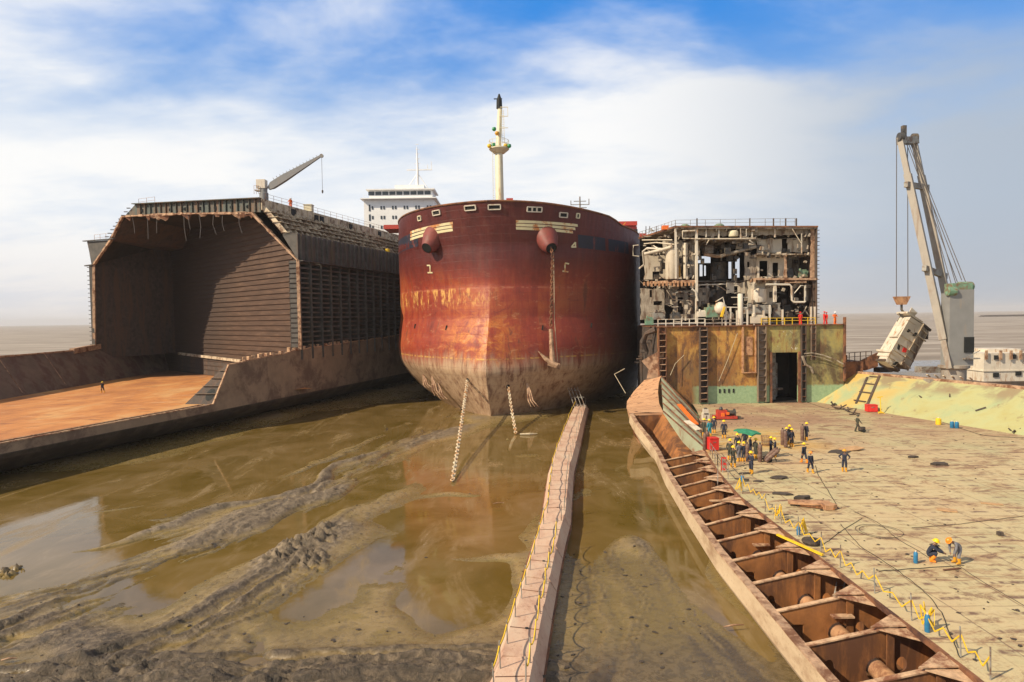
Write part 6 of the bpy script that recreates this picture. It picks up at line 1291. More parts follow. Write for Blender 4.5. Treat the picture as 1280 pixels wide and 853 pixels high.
# ============================================================= people
def human(name, J, E_, rad, mats, parent, headc, clothes):
    """one continuous skinned body; J joints, E_ bones"""
    me = bpy.data.meshes.new(name); keys = list(J); idx = {k: i for i, k in enumerate(keys)}
    me.from_pydata([J[k] for k in keys], [(idx[a], idx[b]) for a, b in E_], []); o = bpy.data.objects.new(name, me); COL.objects.link(o)
    md = o.modifiers.new('skin', 'SKIN'); md.use_smooth_shade = True; md.branch_smoothing = .6
    sv = me.skin_vertices[0].data if me.skin_vertices else None
    for k in keys: r_ = rad[k]; sv[idx[k]].radius = r_ if isinstance(r_, tuple) else (r_, r_)
    for s_ in sv: s_.use_root = False
    sv[idx['pelvis']].use_root = True
    o.modifiers.new('sub', 'SUBSURF').levels = 1
    dg = bpy.context.evaluated_depsgraph_get(); dg.update(); m2 = bpy.data.meshes.new_from_object(o.evaluated_get(dg)); m2.name = name
    bpy.data.objects.remove(o); m2.materials.clear()
    for q in mats: m2.materials.append(MATS[q])
    mi = []; skin_j = [Vector(J[k]) for k in J if k in ('head', 'crown', 'nose', 'neck') or k.startswith('hand') or k.startswith('fing') or k.startswith('thumb')]; cl_j = [Vector(J[k]) for k in J if not (k in ('head', 'crown', 'nose', 'neck') or k.startswith('hand') or k.startswith('fing') or k.startswith('thumb'))]
    for p in m2.polygons:
        ds_ = min((p.center-q).length for q in skin_j); dc = min((p.center-q).length for q in cl_j); mi.append(1 if ds_ < dc and ds_ < .13 else 0)
    m2.polygons.foreach_set('material_index', mi); m2.polygons.foreach_set('use_smooth', [True]*len(m2.polygons))
    o = bpy.data.objects.new(name, m2); COL.objects.link(o); o.parent = parent; return o
BONES = [('pelvis', 'waist'), ('waist', 'chest'), ('chest', 'neck'), ('neck', 'head'), ('head', 'crown'), ('head', 'nose')]
for s_ in 'lr': BONES += [('chest', 'sh'+s_), ('sh'+s_, 'el'+s_), ('el'+s_, 'wr'+s_), ('wr'+s_, 'hand'+s_), ('pelvis', 'hip'+s_), ('hip'+s_, 'kn'+s_), ('kn'+s_, 'an'+s_), ('an'+s_, 'toe'+s_), ('hand'+s_, 'thumb'+s_)]+[('hand'+s_, 'fing%d'%k+s_) for k in range(4)]
def pose(kind, v=0):
    """joints for a 1.72 m figure facing -Y"""
    J = dict(pelvis=(0, 0, .93), waist=(0, 0, 1.08), chest=(0, 0, 1.33), neck=(0, -.01, 1.46), head=(0, -.03, 1.585), crown=(0, -.01, 1.66), nose=(0, -.125, 1.575))
    st_ = {'stand': (.12, .02, -.02), 'walk': (.09, .24, -.26), 'reach': (.13, .06, -.08)}.get(kind, (.12, 0, 0))
    for s_, sg in (('l', 1), ('r', -1)):
        fy = st_[1] if sg > 0 else st_[2]
        J['hip'+s_] = (.10*sg, 0, .86); J['kn'+s_] = (st_[0]*sg, -fy*.6-.03, .48); J['an'+s_] = (st_[0]*sg, -fy*.9+.04, .085); J['toe'+s_] = (st_[0]*sg*1.15, -fy*.9-.12, .045)
        J['sh'+s_] = (.19*sg, .01, 1.39)
        if kind == 'walk': J['el'+s_] = (.26*sg, .10*sg-.02, 1.12); J['wr'+s_] = (.27*sg, .16*sg-.14, .90)
        elif kind == 'reach': J['el'+s_] = (.27*sg, -.10, 1.13); J['wr'+s_] = (.20*sg, -.32, 1.05+.06*sg)
        elif kind == 'hips': J['el'+s_] = (.40*sg, .05, 1.16); J['wr'+s_] = (.27*sg, -.16, 1.06)
        else: J['el'+s_] = (.27*sg, .02, 1.12); J['wr'+s_] = (.27*sg, -.07, .88)
    if kind == 'crouch':
        J.update(pelvis=(0, .16, .34), waist=(0, .10, .50), chest=(0, -.06, .72), neck=(0, -.12, .83), head=(0, -.18, .93), crown=(0, -.18, 1.01), nose=(0, -.27, .90))
        for s_, sg in (('l', 1), ('r', -1)):
            J['hip'+s_] = (.11*sg, .14, .30); J['kn'+s_] = (.19*sg, -.24, .50); J['an'+s_] = (.15*sg, .02, .09); J['toe'+s_] = (.16*sg, -.15, .045); J['sh'+s_] = (.18*sg, -.07, .77); J['el'+s_] = (.22*sg, -.30, .60); J['wr'+s_] = (.10*sg, -.48, .50)
    if kind == 'bend':
        J.update(pelvis=(0, .22, .86), waist=(0, .12, .98), chest=(0, -.14, 1.08), neck=(0, -.27, 1.13), head=(0, -.38, 1.17), crown=(0, -.44, 1.23), nose=(0, -.43, 1.08))
        for s_, sg in (('l', 1), ('r', -1)):
            J['hip'+s_] = (.10*sg, .20, .80); J['kn'+s_] = (.13*sg, .02, .45); J['an'+s_] = (.13*sg, .08, .085); J['toe'+s_] = (.15*sg, -.08, .045); J['sh'+s_] = (.19*sg, -.17, 1.08); J['el'+s_] = (.21*sg, -.20, .82); J['wr'+s_] = (.14*sg, -.22, .58)
    for s_, sg in (('l', 1), ('r', -1)):
        e_, w_ = Vector(J['el'+s_]), Vector(J['wr'+s_]); dv = (w_-e_).normalized(); h = w_+dv*.07; J['hand'+s_] = tuple(h); ac = dv.cross(Vector((0, 1, .2))).normalized(); cu = Vector((-.35*sg, -.2, 0))
        for k in range(4): J['fing%d'%k+s_] = tuple(h+(dv*(.082-.008*abs(k-1.4))+ac*((k-1.5)*.022)+cu*.05))
        J['thumb'+s_] = tuple(h+dv*.03+ac*.055+cu*.03)
    return J
def make_person(kind, cloth, helmet, boots, gloves=False):
    root = thing('person', '', 'person', (0, 0, 0)); J = pose(kind)
    rad = dict(pelvis=(.185, .135), waist=(.17, .13), chest=(.20, .145), neck=.055, head=(.078, .092), crown=(.07, .085), nose=.014)
    for s_ in 'lr': rad.update({'sh'+s_: .085, 'el'+s_: .065, 'wr'+s_: .042, 'hand'+s_: .036, 'hip'+s_: .115, 'kn'+s_: .088, 'an'+s_: .055, 'toe'+s_: .042, 'thumb'+s_: .012, **{'fing%d'%k+s_: .010 for k in range(4)}})
    human('body', J, BONES, rad, [cloth, 'skin'], root, J['head'], cloth)
    c = MB(); hd_ = Vector(J['crown']); fw = Vector(J['nose'])-Vector(J['head']); fw.z = 0; fw.normalize(); up_ = (Vector(J['crown'])-Vector(J['neck'])).normalized()
    c.lathe((0, 0, 0), [(.105, -.02), (.175, -.015), (.165, .0), (.125, .005), (.12, .05), (.085, .10), (.02, .125)], 14); q = up_.to_track_quat('Z', 'Y').to_matrix()
    c.v = [tuple(q @ (Vector(v_)*1.06)+hd_+up_*.0+fw*.015) for v_ in c.v]; c.build('helmet', helmet, root, smooth=40)
    for s_ in 'lr':
        c = MB(); kn, an_, te = Vector(J['kn'+s_]), Vector(J['an'+s_]), Vector(J['toe'+s_]); top_ = an_.lerp(kn, .62); ft_ = (te-an_); ft_.z = 0
        c.tube([top_, an_.lerp(kn, .3), an_+Vector((0, 0, .0)), an_-Vector((0, 0, .05))], [.088, .082, .072, .062], 10)
        c.tube([an_+Vector((0, 0, -.035))-ft_*.25, an_+ft_*.5-Vector((0, 0, .03)), Vector((te.x, te.y, .045))+ft_*.15], [.055, .062, .045], 10); c.build('boot', boots, root, smooth=50)
    return root
protos = {}
def proto(kind, cloth, helmet='helmet_yellow', boots='yellow_orange'):
    k = (kind, cloth, helmet, boots)
    if k not in protos: protos[k] = [make_person(*k), False]
    return protos[k]
def place(kind, cloth, loc, face, label, helmet='helmet_yellow', boots='yellow_orange', group=None, sc=1.0):
    sc *= rj.uniform(.95, 1.05)
    p = proto(kind, cloth, helmet, boots)
    if not p[1]: o = p[0]; p[1] = True; o.location = loc; o.rotation_euler = (0, 0, R(face)); o.scale = (sc,)*3; o['label'] = label
    else: o = dup(p[0], loc, R(face), label, sc)
    if group: o['group'] = group
    return o
GW = 'shipbreaking workers on the pale deck'
def W(px, py, kind, cloth, face, label, **kw): return place(kind, cloth, G(px, py, DZ+.01), face, label, group=GW, **kw)
# face: 0 looks at the camera, 180 away, 90 to the right
W(880, 545, 'stand', 'dark_olive', 120, 'worker in dark olive at the left deck edge, beside the brown gas bottles')
W(887, 546, 'stand', 'blue_cloth', 200, 'worker in a light blue jacket among the men at the left deck edge')
W(892.5, 541, 'stand', 'navy', 150, 'worker in navy standing behind the man in the light blue jacket')
W(905, 548, 'stand', 'navy', 170, 'lone worker in navy between the left edge group and the green sunshade')
W(912.5, 575, 'stand', 'dark_olive', 140, 'worker at the left side of the crowd, behind the front man with spread legs')
W(916.5, 584, 'reach', 'dark_olive', 0, 'front man of the crowd, in dark olive with yellow boots set apart', sc=1.05)
W(924, 577, 'stand', 'grey_cloth', 200, 'worker in a grey shirt in the middle of the crowd')
W(930, 577, 'hips', 'navy', 190, 'worker in navy bending his elbows, right of the grey shirt in the crowd')
W(922, 566, 'stand', 'navy', 180, 'worker half hidden at the back of the crowd, left of the sunshade pole')
W(938, 568, 'stand', 'navy', 90, 'worker in navy just right of the sunshade pole')
W(944.5, 573, 'stand', 'dark_olive', 110, 'worker in dark clothes at the right rim of the crowd, in front of the sunshade')
W(931, 560, 'stand', 'navy', 180, 'worker in the shade right under the green canopy')
W(939, 592, 'reach', 'navy', 300, 'worker in navy standing alone in front of the crowd, beside a brown gas bottle')
W(963.5, 570, 'reach', 'navy', 60, 'worker leaning over the bottle trolley right of the sunshade')
W(968.8, 571.5, 'stand', 'navy', 240, 'worker in navy behind the tilted gas bottles')
W(983, 556, 'stand', 'navy', 120, 'rear left man of the three by the pair of gas bottles')
W(987.2, 555, 'stand', 'dark_olive', 200, 'rear right man of the three by the pair of gas bottles')
W(989.6, 558.5, 'stand', 'navy', 20, 'front man of the three by the pair of gas bottles, yellow boots showing')
W(1008, 550.5, 'stand', 'navy', 100, 'slim worker in navy holding the single upright gas bottle')
W(1005.2, 578.5, 'walk', 'navy', 200, 'worker in navy with a cloth at his knee, left of the orange-helmeted man', boots='helmet_orange')
W(1013, 591, 'walk', 'navy', 10, 'worker in long navy coverall and orange helmet pulling a hose', helmet='helmet_orange')
W(1055.5, 589.5, 'hips', 'navy', 340, 'lone worker in navy with hand to his chest, right of the others', helmet='yellow_orange')
W(1072, 539.5, 'walk', 'dark_olive', 80, 'bare-headed worker in dark clothes pushing a small cart', boots='dark_olive', helmet='dark_olive')
W(1164, 701.5, 'crouch', 'navy', 60, 'crouching worker in navy with yellow helmet, cutting the deck', boots='helmet_orange')
W(1195, 704.5, 'bend', 'grey_cloth', 280, 'worker in a grey shirt and orange helmet bending over with hands low', helmet='helmet_orange')
GO = 'overall men on the cut edges'
def TOPM(px, py, d, cloth, face, label, kind='stand', helmet='helmet_white'):
    p = D(px, py, d); return p
for px, cl_, fc, lab, kd, hl in ((1000.8, 'red_cloth', 180, 'worker in red overalls on the platform before the gutted engine room', 'stand', 'red_cloth'), (1030.5, 'red_cloth', 90, 'worker in red overalls near the right corner of the platform', 'reach', 'red_cloth'), (1033.5, 'red_cloth', 270, 'second red overall standing close behind the man at the platform corner', 'stand', 'red_cloth'), (1044, 'orange_cloth', 20, 'worker in orange overalls with white helmet at the very corner of the platform', 'hips', 'helmet_white')):
    x = (px-640)/800*91; place(kd, cl_, Vector((x, 91.0, BT+.055)), fc, lab, helmet=hl, boots=cl_, group=GO)
A_o = A_+Vector((.29, 1, 0))*8.7
place('stand', 'orange_cloth', A_o+Vector((-.4, 0, .22)), 60, 'orange overall man at the top deck edge right of the small crane', helmet='helmet_white', boots='orange_cloth', group=GO)
place('reach', 'orange_cloth', A_o+Vector((-.9, .9, .22)), 240, 'second orange overall man close beside the one on the top deck edge', helmet='helmet_white', boots='orange_cloth', group=GO)
place('walk', 'navy', G(128.5, 491, FZ+.01), 250, 'lone worker walking on the orange floor of the left hull', group=None)
# red-clothed heap and yellow barrel on the wing of the left section
c = MB(); p = Bf+Vector((.29, 1, 0))*34+Vector((1.0, 0, .1)); c.lathe(p, [(.45, 0), (.5, .1), (.5, 1.0), (.4, 1.05)], 12); c.build('barrel', 'yellow', None, label='yellow barrel on the dark wing ledge of the left hull section', cat='barrel')

# ============================================================= things on the deck
def bottle(mat='bottle_brown', tall=1.5):
    r = thing('gas_bottle', '', 'gas bottle', (0, 0, 0), 'brown gas bottles on the deck'); c = MB(); c.lathe((0, 0, 0), [(.10, 0), (.13, .03), (.135, tall*.8), (.12, tall*.88), (.06, tall*.94), (.05, tall*.96)], 12); c.build('cylinder', mat, r, smooth=40)
    c = MB(); c.lathe((0, 0, tall*.95), [(.05, 0), (.06, .02), (.06, .09), (.03, .11)], 8); c.build('valve', 'rust_dark', r); return r
B0 = bottle(); first = True
for px, py, tl_, rz_, lab in ((881, 562, 0, 0, 'brown gas bottle standing left of the red steel box'), (884, 559, 0, 0, 'brown gas bottle standing behind the first one at the left deck edge'), (934, 577, 0, 0, 'brown gas bottle standing inside the crowd in front of the sunshade'), (950, 577.5, 0, 0, 'brown gas bottle standing upright left of the tilted pair'), (954, 577, .85, 60, 'upper of two brown gas bottles tilted on the trolley'), (957, 578.5, .85, 60, 'lower of two brown gas bottles tilted on the trolley'), (978.2, 556.5, 0, 0, 'darker upright gas bottle at the left of the group of three men'), (982.2, 559.5, .08, 90, 'gas bottle leaning slightly in front of the group of three men'), (1003, 551, 0, 0, 'gas bottle standing left of the slim worker')):
    p = G(px, py, DZ+.01)
    if first: o = B0; first = False
    else: o = dup(B0, p)
    o.location = p+Vector((0, 0, .13*math.sin(tl_))); o['label'] = lab; o.rotation_euler = (0, tl_, R(rz_)-R(60 if tl_ > .5 else 0)+R(0)); o.scale = (1.35, 1.35, 1.08)
TRL = thing('bottle_trolley', 'small dark steel trolley holding the tilted gas bottles', 'trolley', G(966, 578, DZ)); q = TRL.location
c = MB(); c.bar(q+Vector((-.3, 0, .25)), q+Vector((.25, 0, .95)), .06); c.bar(q+Vector((-.3, .4, .25)), q+Vector((.25, .4, .95)), .06); c.bar(q+Vector((.25, 0, .95)), q+Vector((.25, .4, .95)), .05); c.bar(q+Vector((.1, .2, .7)), q+Vector((.4, .2, .02)), .06); c.build('frame', 'dark_machine', TRL)
for s_ in (-.05, .45):
    c = MB(); c.lathe(q+Vector((-.25, s_, .2)), [(.18, -.03), (.2, -.02), (.2, .02), (.18, .03)], 14, 'Y'); c.build('wheel', 'black', TRL)
# sunshade
p = G(933, 573, DZ); SH = thing('sunshade', 'green cloth canopy on a pole over the crowd of workers', 'sunshade', p)
c = MB(); c.tube([p, p+Vector((0, 0, 2.45))], .04, 8); c.build('pole', 'rust_dark', SH)
c = MB(); cz = p+Vector((0, 0, 2.55)); cor = [(-.85, -.4, -.15), (.1, -1.0, -.35), (1.1, -.5, -.3), (.8, .6, -.2), (-.2, .9, -.1), (-.95, .5, -.15)]
for a, b_ in zip(cor, cor[1:]+cor[:1]):
    a, b_ = Vector(a), Vector(b_); m_ = (a+b_)/2*.94+Vector((0, 0, .07))
    for t0, t1 in ((a, m_), (m_, b_)):
        c.add([cz, cz+t0, cz+t1], [(0, 1, 2)]); c.add([cz-Vector((0, 0, .03)), cz+t0-Vector((0, 0, .03)), cz+t1-Vector((0, 0, .03))], [(2, 1, 0)]); c.quad(cz+t0, cz+t1, cz+t1-Vector((0, 0, .12)), cz+t0-Vector((0, 0, .12)))
c.build('canopy', 'green_cloth', SH)
def crate(px, py, w_, dp, h_, rz_, mat, label, name='steel_box', feet=True):
    p = G(px, py, DZ+.005); r = thing(name, label, 'box', p); r2 = rz_; c = MB(); c.box(p+Vector((0, 0, h_/2+.05)), (w_, dp, h_*.94), rz=rz_)
    c.build('body', mat, r); c = MB(); c.box(p+Vector((0, 0, h_+.06)), (w_+.06, dp+.06, .07), rz=rz_)
    c.build('lid', mat, r)
    c = MB(); ux = Vector((math.cos(rz_), math.sin(rz_), 0)); uy = Vector((-math.sin(rz_), math.cos(rz_), 0))
    c.box(p-uy*(dp/2+.02)+Vector((0, 0, h_*.75)), (w_*.3, .03, .06), rz=rz_); c.build('handle', 'machine_grey', r); return r
crate(891, 563, .85, .8, 1.1, .1, 'red_paint', 'bright red steel box standing at the left deck edge')
crate(1089, 515, 1.2, .9, .85, -.1, 'red_paint', 'red steel box at the foot of the yellow-green slope')
p = G(904.6, 590, DZ); SB = thing('sign_board', 'small red and white notice board propped upright at the open deck edge', 'sign', p)
c = MB(); c.box(p+Vector((0, 0, .65)), (.42, .06, 1.05)); c.build('board', 'red_paint', SB); c = MB(); c.box(p+Vector((0, -.04, .9)), (.3, .02, .3)); c.box(p+Vector((0, -.04, .45)), (.3, .02, .22)); c.build('notice', 'cut_edge', SB); c = MB(); c.bar(p+Vector((-.2, 0, 0)), p+Vector((-.2, 0, 1.2)), .04); c.bar(p+Vector((.2, 0, 0)), p+Vector((.2, 0, 1.2)), .04); c.build('stand', 'rust', SB)
p = G(882, 526, DZ); PM = thing('portable_pump', 'white portable machine on the deck by the green sloping plate', 'machine', p)
c = MB(); c.box(p+Vector((0, 0, .5)), (.8, .6, .8)); c.box(p+Vector((0, 0, 1.15)), (.6, .5, .5)); c.build('casing', 'white_rusty', PM); c = MB(); c.box(p+Vector((0, -.31, .85)), (.5, .06, .14)); c.box(p+Vector((0, -.31, .45)), (.1, .06, .4)); c.lathe(p+Vector((0, 0, 1.35)), [(.2, 0), (.22, .1), (.1, .2)], 10); c.build('panel', 'dark_machine', PM)
p = G(906, 524, DZ); MM = thing('motor_winch', 'red motor winch on the deck in front of the green band of the bulkhead', 'winch', p)
c = MB(); c.box(p+Vector((0, 0, .25)), (2.6, 1.3, .3)); c.box(p+Vector((-.4, 0, .75)), (1.1, .9, .7)); c.build('frame', 'machine_red', MM); c = MB(); c.lathe(p+Vector((.7, 0, .75)), [(.5, -.5), (.5, -.42), (.3, -.4), (.3, .4), (.5, .42), (.5, .5)], 16, 'X'); c.build('drum', 'dark_machine', MM)
c = MB(); c.lathe(p+Vector((-.5, -.1, 1.1)), [(.2, 0), (.25, .15), (.12, .4)], 10); c.box(p+Vector((1.2, -.2, .2)), (1.2, .6, .3)); c.build('engine', 'dark_machine', MM)
c = MB(); c.box(p+Vector((-.4, -.5, .6)), (.4, .2, .4)); c.box(p+Vector((.2, -.5, .75)), (.3, .25, .3)); c.build('guard', 'orange_paint', MM)
p = G(957, 557, DZ); BK_ = thing('wire_basket', 'reddish wire basket between the sunshade and the three men', 'basket', p)
c = MB()
for q in range(12): t = 2*math.pi*q/12; c.bar(p+Vector((.32*math.cos(t), .32*math.sin(t), 0)), p+Vector((.42*math.cos(t), .42*math.sin(t), .9)), .025)
c.build('staves', 'rust', BK_)
for z_ in (.05, .45, .9):
    c = MB(); r_ = .32+.1*z_/.9; c.tube([p+Vector((r_*math.cos(t), r_*math.sin(t), z_)) for t in [2*math.pi*q/16 for q in range(17)]], .025, 5, cap=False); c.build('hoop', 'rust', BK_)
p = G(1076, 541, DZ); CT = thing('hand_cart', 'little two-wheeled cart in front of the bare-headed worker', 'cart', p)
c = MB(); c.bar(p+Vector((-.35, 0, .9)), p+Vector((.35, 0, .2)), .06); c.bar(p+Vector((-.35, .35, .9)), p+Vector((.35, .35, .2)), .06); c.box(p+Vector((.25, .17, .4)), (.5, .3, .35)); c.build('frame', 'rust_dark', CT)
for s_ in (-.05, .4): c = MB(); c.lathe(p+Vector((.3, s_, .2)), [(.17, -.03), (.2, -.02), (.2, .02), (.17, .03)], 12, 'Y'); c.build('wheel', 'black', CT)
p = G(1101, 517, DZ); YS = thing('yellow_stand', 'yellow tripod stand beside the red box at the foot of the slope', 'stand', p)
c = MB(); c.tube([p+Vector((0, 0, .2)), p+Vector((-.1, 0, 2.1))], .06, 6); c.bar(p+Vector((-.45, 0, 2.0)), p+Vector((.2, 0, 2.1)), .09); c.build('post', 'yellow', YS)
c = MB(); c.bar(p+Vector((0, 0, .3)), p+Vector((-.4, -.2, 0)), .06); c.bar(p+Vector((0, 0, .3)), p+Vector((.4, -.2, 0)), .06); c.bar(p+Vector((0, 0, .3)), p+Vector((0, .4, 0)), .06); c.box(p+Vector((0, 0, .12)), (.5, .4, .15)); c.build('base', 'yellow', YS)
def can(px, py, h_, r, mat, label, name='can', zb=DZ, cat='can'):
    p = G(px, py, zb+.005); o = thing(name, label, cat, p); c = MB(); c.lathe(p, [(r*.92, 0), (r, .02), (r, h_*.8), (r*.6, h_*.92)], 12); c.build('body', mat, o, smooth=40); c = MB(); c.lathe(p+Vector((0, 0, h_*.92)), [(r*.35, 0), (r*.35, h_*.1)], 8); c.build('cap', 'white_rusty', o); return o
can(1173, 531, .8, .28, 'yellow', 'small yellow drum at the foot of the slope', 'drum', cat='drum')
can(1190, 535, .75, .2, 'blue_paint', 'left one of the two blue cans at the foot of the slope', 'blue_can')
can(1196, 535.5, .75, .2, 'blue_paint', 'right one of the two blue cans at the foot of the slope', 'blue_can')
can(1144.5, 704, .62, .1, 'blue_paint', 'blue gas cylinder beside the crouching worker', 'blue_cylinder', cat='gas bottle')
can(975, 645, .6, .11, 'blue_paint', 'blue cylinder at the deck edge among yellow tape, farthest of three', 'blue_cylinder', cat='gas bottle')
can(928, 603, .55, .12, 'blue_paint', 'blue cylinder hung with yellow tape by the first fence post', 'blue_cylinder', cat='gas bottle')
can(998, 669, .55, .1, 'blue_paint', 'blue cylinder by the tape fence, between the fence bend and the long zigzag', 'blue_cylinder', cat='gas bottle')
can(1159, 790, .75, .1, 'blue_paint', 'blue cylinder wrapped in yellow tape near the bottom right', 'blue_cylinder', cat='gas bottle')
# scrap on the deck
def sheet(px, py, w_, dp, rz_, mat, label, th=.05, z=.02, bend=0.0, name='steel_plate'):
    p = G(px, py, DZ+z); c = MB(); M = Matrix.Rotation(rz_, 3, 'Z'); rs_ = random.Random(int(px)); base = [((w_/2)*math.cos(t)*rs_.uniform(.6, 1.15), (dp/2)*math.sin(t)*rs_.uniform(.55, 1.2)) for t in [2*math.pi*k/11 for k in range(11)]] if 'scrap_dark' in str(mat) else [(-w_/2, -dp/2), (w_*.1, -dp*.58), (w_/2, -dp*.35), (w_*.45, dp/2), (-w_*.1, dp*.46), (-w_/2, dp*.3)]
    c.prism([p+M @ Vector((x, y, bend*(x/w_+.5))) for x, y in base], (0, 0, th)); return c.build(name, mat, None, label=label, cat='scrap plate')
sheet(1064, 562, 2.0, 1.3, .1, 'sheet_beige', 'pale beige steel sheet lying behind the lone worker', bend=.15)
sheet(1050, 565, 2.4, 1.6, .4, 'scrap_dark', 'dark scale patch of plate left of the beige sheet', th=.02)
sheet(1012, 630, 2.6, .9, -.35, 'pipe_brown', 'brown cut plate lying on the scrap heap in mid deck', th=.1, z=.15, bend=.1)
sheet(1022, 634, 2.0, .6, -.5, 'brown_plate', 'lower dark brown plate of the scrap heap in mid deck', th=.12, z=.05)
sheet(1003, 624, 1.4, .7, .2, 'scrap_dark', 'black scrap at the left end of the scrap heap in mid deck', th=.2, z=.03)
sheet(1036, 636, .9, .6, .2, 'pipe_brown', 'brown block at the right end of the scrap heap in mid deck', th=.3, z=.03)
sheet(977, 618, 1.6, .7, -.4, 'scrap_dark', 'dark oval scrap left of the scrap heap', th=.08)
sheet(975, 598, 1.4, .8, .1, 'scrap_dark', 'dark heap of scale in front of the lone worker in navy', th=.12)
sheet(933, 592, 1.3, .6, .2, 'scrap_dark', 'dark scrap right of the notice board', th=.06)
sheet(928, 600, 1.1, .4, -.4, 'scrap_dark', 'dark strip of scrap in front of the notice board', th=.08)
sheet(948, 602, .9, .5, .2, 'scrap_dark', 'dark scrap beside the foot of the lone front worker', th=.06)
sheet(1174, 581, 1.6, .9, .2, 'scrap_dark', 'dark scrap heap in the middle of the open right deck', th=.15)
sheet(1141, 572, 1.0, .5, .2, 'scrap_dark', 'small dark scrap left of the heap on the open right deck', th=.12)
sheet(1184, 638, 1.1, .6, -.6, 'sheet_beige', 'small pale rectangular plate on the right deck', th=.05)
sheet(1240, 630, 1.2, .4, -.5, 'sheet_beige', 'faint pale plate near the right edge of the deck', th=.03)
sheet(1250, 669, .35, .3, .2, 'scrap_dark', 'tiny dark lump on the right deck', th=.18)
sheet(1190, 712, 1.0, .12, .2, 'rust', 'thin steel bar lying before the bending worker', th=.04)
for i, (x, y, w_) in enumerate(((1048, 511, 1.2), (1061, 513, .8), (1068, 517, 1.3), (1039, 506, .9), (1276, 532, 1.5), (1271, 540, .8))):
    p = G(x, y, DZ+.15); c = MB()
    for q in range(4): c.bar(p+Vector((rj.uniform(-w_, w_)*.5, rj.uniform(-.3, .3), rj.uniform(-.1, .1))), p+Vector((rj.uniform(-w_, w_), rj.uniform(-.5, .5), rj.uniform(-.1, .5))), .12)
    o = c.build('pipe_scrap', 'rust_dark', None); tag(o, ('tangled dark scrap at the right edge of the deck' if x > 1200 else 'tangled dark scrap along the foot of the slope'), 'scrap', 'tangled scrap by the slope')
def hose(pts, r, mat, label, name='hose', wob=.12):
    P_ = [G(x, y, DZ+.03) for x, y in pts]; out = []
    for k in range(len(P_)-1):
        p0, p1, p2, p3 = P_[max(0, k-1)], P_[k], P_[k+1], P_[min(len(P_)-1, k+2)]
        for q in range(6):
            t = q/6; out.append(.5*((2*p1)+(p2-p0)*t+(2*p0-5*p1+4*p2-p3)*t*t+(3*p1-p0-3*p2+p3)*t**3)+Vector((rj.uniform(-wob, wob)*.3, rj.uniform(-wob, wob)*.3, 0)))
    out.append(P_[-1]); c = MB(); c.tube(out, r*.72, 5); return c.build(name, mat, None, label=label, cat='hose')
hose([(1019, 582), (1022, 592), (1034, 612), (1048, 636)], .025, 'black', 'black hose trailing behind the orange-helmeted man')
hose([(1050, 655), (1075, 682), (1110, 705), (1150, 735), (1176, 765), (1188, 795), (1200, 822)], .022, 'black', 'long black hose curving over the deck down to the tape fence')
hose([(1078, 648), (1050, 665), (1030, 680)], .02, 'black', 'short black hose crossing the middle of the deck')
hose([(1098, 714), (1140, 711), (1205, 707)], .022, 'black', 'straight dark hose running to the two crouching cutters')
hose([(1140, 660), (1200, 655), (1280, 645)], .02, 'rust_dark', 'thin hose lying across the right of the deck')
hose([(1188, 700), (1230, 728), (1280, 757)], .018, 'rust_dark', 'thin hose running from the cutters to the right edge')
hose([(1000, 500), (1040, 512), (1075, 510)], .03, 'black', 'dark hose along the base of the bulkhead')
hose([(1170, 525), (1205, 537), (1235, 545), (1280, 547)], .03, 'black', 'black hose at the foot of the slope by the blue cans')
hose([(1068, 640), (1100, 655), (1120, 672), (1150, 690), (1164, 700)], .018, 'black', 'black hose looping from the scrap heap to the crouching man')
for (x, y) in ((1100, 664),):
    p = G(x, y, DZ+.03); c = MB(); c.tube([p+Vector((1.0*math.cos(t)*(1+.03*t), .9*math.sin(t)*(1+.04*t), 0)) for t in np.linspace(0, 11, 50)], .012, 5); c.build('hose_coil', 'rust_dark', None, label='loose coil of thin hose lying on the deck', cat='hose')
# flakes of scale, offcuts and nuts nobody could count
rq = random.Random(21); c = MB()
for k in range(420):
    d = 22+68*rq.random()**1.1; x = xe(d)+.6+(xt(d)-xe(d)-1)*rq.random(); s__ = rq.uniform(.03, .11)*(1+(rq.random() < .06)*2.0); a = rq.random()*6.3
    if rq.random() < .45: x = xe(d)+.5+abs(rq.gauss(0, 4))
    pts = [(x+s__*math.cos(a+t)*rq.uniform(.4, 1.3), d+s__*math.sin(a+t)*rq.uniform(.4, 1.2), DZ+.006) for t in (0, 1.3, 2.4, 3.6, 5)]; c.prism(pts, (0, 0, rq.uniform(.01, .05)))
c.build('scale_flakes', 'scrap_dark', kind='stuff')
c = MB()
for k in range(420):
    y = rq.uniform(22, 70); x = rq.uniform(-.9*y, 9); s__ = rq.uniform(.03, .14); z = float(ground_h(np.array([x]), np.array([y]))[0])
    if z < -.02: continue
    M = Matrix.Rotation(rq.random()*6, 3, 'Z'); pts = [Vector((x, y, z-.01))+M @ Vector((s__*math.cos(t)*rq.uniform(.4, 1.6), s__*math.sin(t)*rq.uniform(.3, 1), 0)) for t in (0, 1.3, 2.4, 3.6, 5)]; c.prism(pts, (0, 0, rq.uniform(.02, .07)))
c.build('mud_litter', 'scrap_dark', kind='stuff')
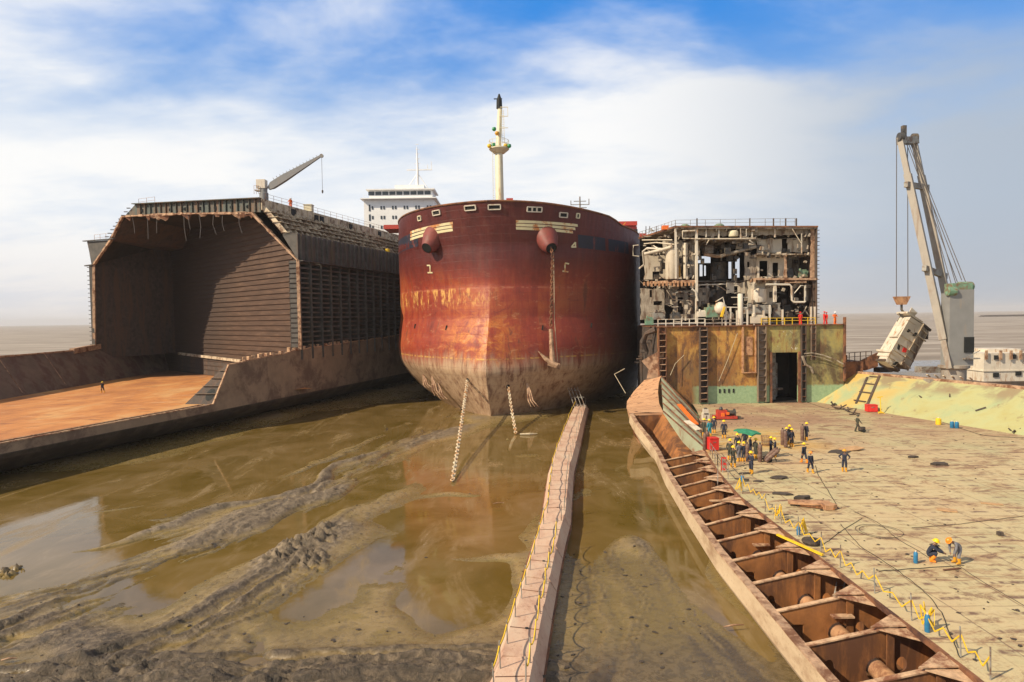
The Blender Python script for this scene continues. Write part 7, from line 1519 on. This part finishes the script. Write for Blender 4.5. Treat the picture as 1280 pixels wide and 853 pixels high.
# ------------------------------------------------------------- warning tape fence
FN = thing('tape_fence', 'post fence hung with zigzag yellow warning tape along the open deck edge', 'fence', G(1100, 740, DZ))
PST = [(897, 607), (920, 618), (951, 640), (981, 655), (1012, 671), (1026, 692), (1048, 710), (1090, 742), (1140, 776), (1202, 822), (1245, 850)]
pw_ = []
for i, (px, py) in enumerate(PST):
    p = G(px, py, DZ); p.x = xe(p.y)+.35 if i > 0 else p.x; pw_.append(p); h_ = 1.15 if i > 1 else 1.5; c = MB(); c.tube([p, p+Vector((rj.uniform(-.05, .05), 0, h_))], .03, 6); c.build('post', 'machine_grey', FN)
def tape(a, b_, k, top, amp):
    c = MB(); pts = []
    for q in range(k*2+1):
        f = q/(k*2); p = a.lerp(b_, f); p.z = DZ+top-(amp if q % 2 else 0)*(.75+.5*rj.random())-.25*math.sin(math.pi*f); pts.append(p)
    for p, q in zip(pts[:-1], pts[1:]): c.bar(p, q, .02, .05, up=(0, 0, 1))
    return c
for i in range(len(pw_)-1):
    a, b_ = pw_[i], pw_[i+1]; L_ = (b_-a).length
    if i == 0: continue
    c = tape(a, b_, max(2, int(L_*1.15)), .85 if i > 1 else 1.15, .36); c.build('warning_tape', 'yellow', FN)
for (px, py) in ((925, 615), (972, 650), (1004, 668), (1158, 787)):
    c = MB(); p = G(px, py, DZ); p.x = max(p.x, xe(p.y)+.3)
    zz = [p+Vector((rj.uniform(-.25, .25), rj.uniform(-.3, .3), .15+.75*(q % 2)+rj.uniform(-.1, .1))) for q in range(9)]
    for a, b_ in zip(zz[:-1], zz[1:]): c.bar(a, b_, .02, .06)
    c.build('tape_bundle', 'yellow', FN)
c = MB(); a, b_ = pw_[5], pw_[6]; c.bar(a+Vector((-.2, -.6, .15)), a+Vector((-1.3, 2.4, .2)), .14, .1); c.build('striped_bar', 'yellow', FN)
c = MB(); p = G(1012, 677, DZ+.15); p.x = max(p.x, xe(p.y)+.5); c.lathe(p, [(.45, -.1), (.5, 0), (.45, .12), (.2, .16)], 12); c.build('cable_coil', 'scrap_dark', None, label='dark coil of cable lying at the deck edge by the tape fence', cat='cable')
railing('edge_railing', [Vector((xe(57)+.2, 57, DZ)), Vector((xe(52.5)+.2, 52.5, DZ)), Vector((xe(48.5)+.25, 48.5, DZ))], 1.1, RS, 'machine_grey', 1.5, r=.04)
# ------------------------------------------------------------- air
m = bpy.data.materials.new('haze_air'); m.use_nodes = True; nt = m.node_tree; nt.nodes.clear(); out = nt.nodes.new('ShaderNodeOutputMaterial'); vol = nt.nodes.new('ShaderNodeVolumePrincipled'); vol.inputs['Density'].default_value = 0.00013; vol.inputs['Color'].default_value = (.92, .90, .90, 1); nt.links.new(vol.outputs[0], out.inputs['Volume'])
MATS['haze_air'] = m
HZ = True
if HZ:
    c = MB(); c.hexa([(-9500, -300, -1.9), (9500, -300, -1.9), (9500, 9800, -1.9), (-9500, 9800, -1.9), (-9500, -300, 75), (9500, -300, 75), (9500, 9800, 75), (-9500, 9800, 75)]); c.build('haze', 'haze_air', kind='stuff')
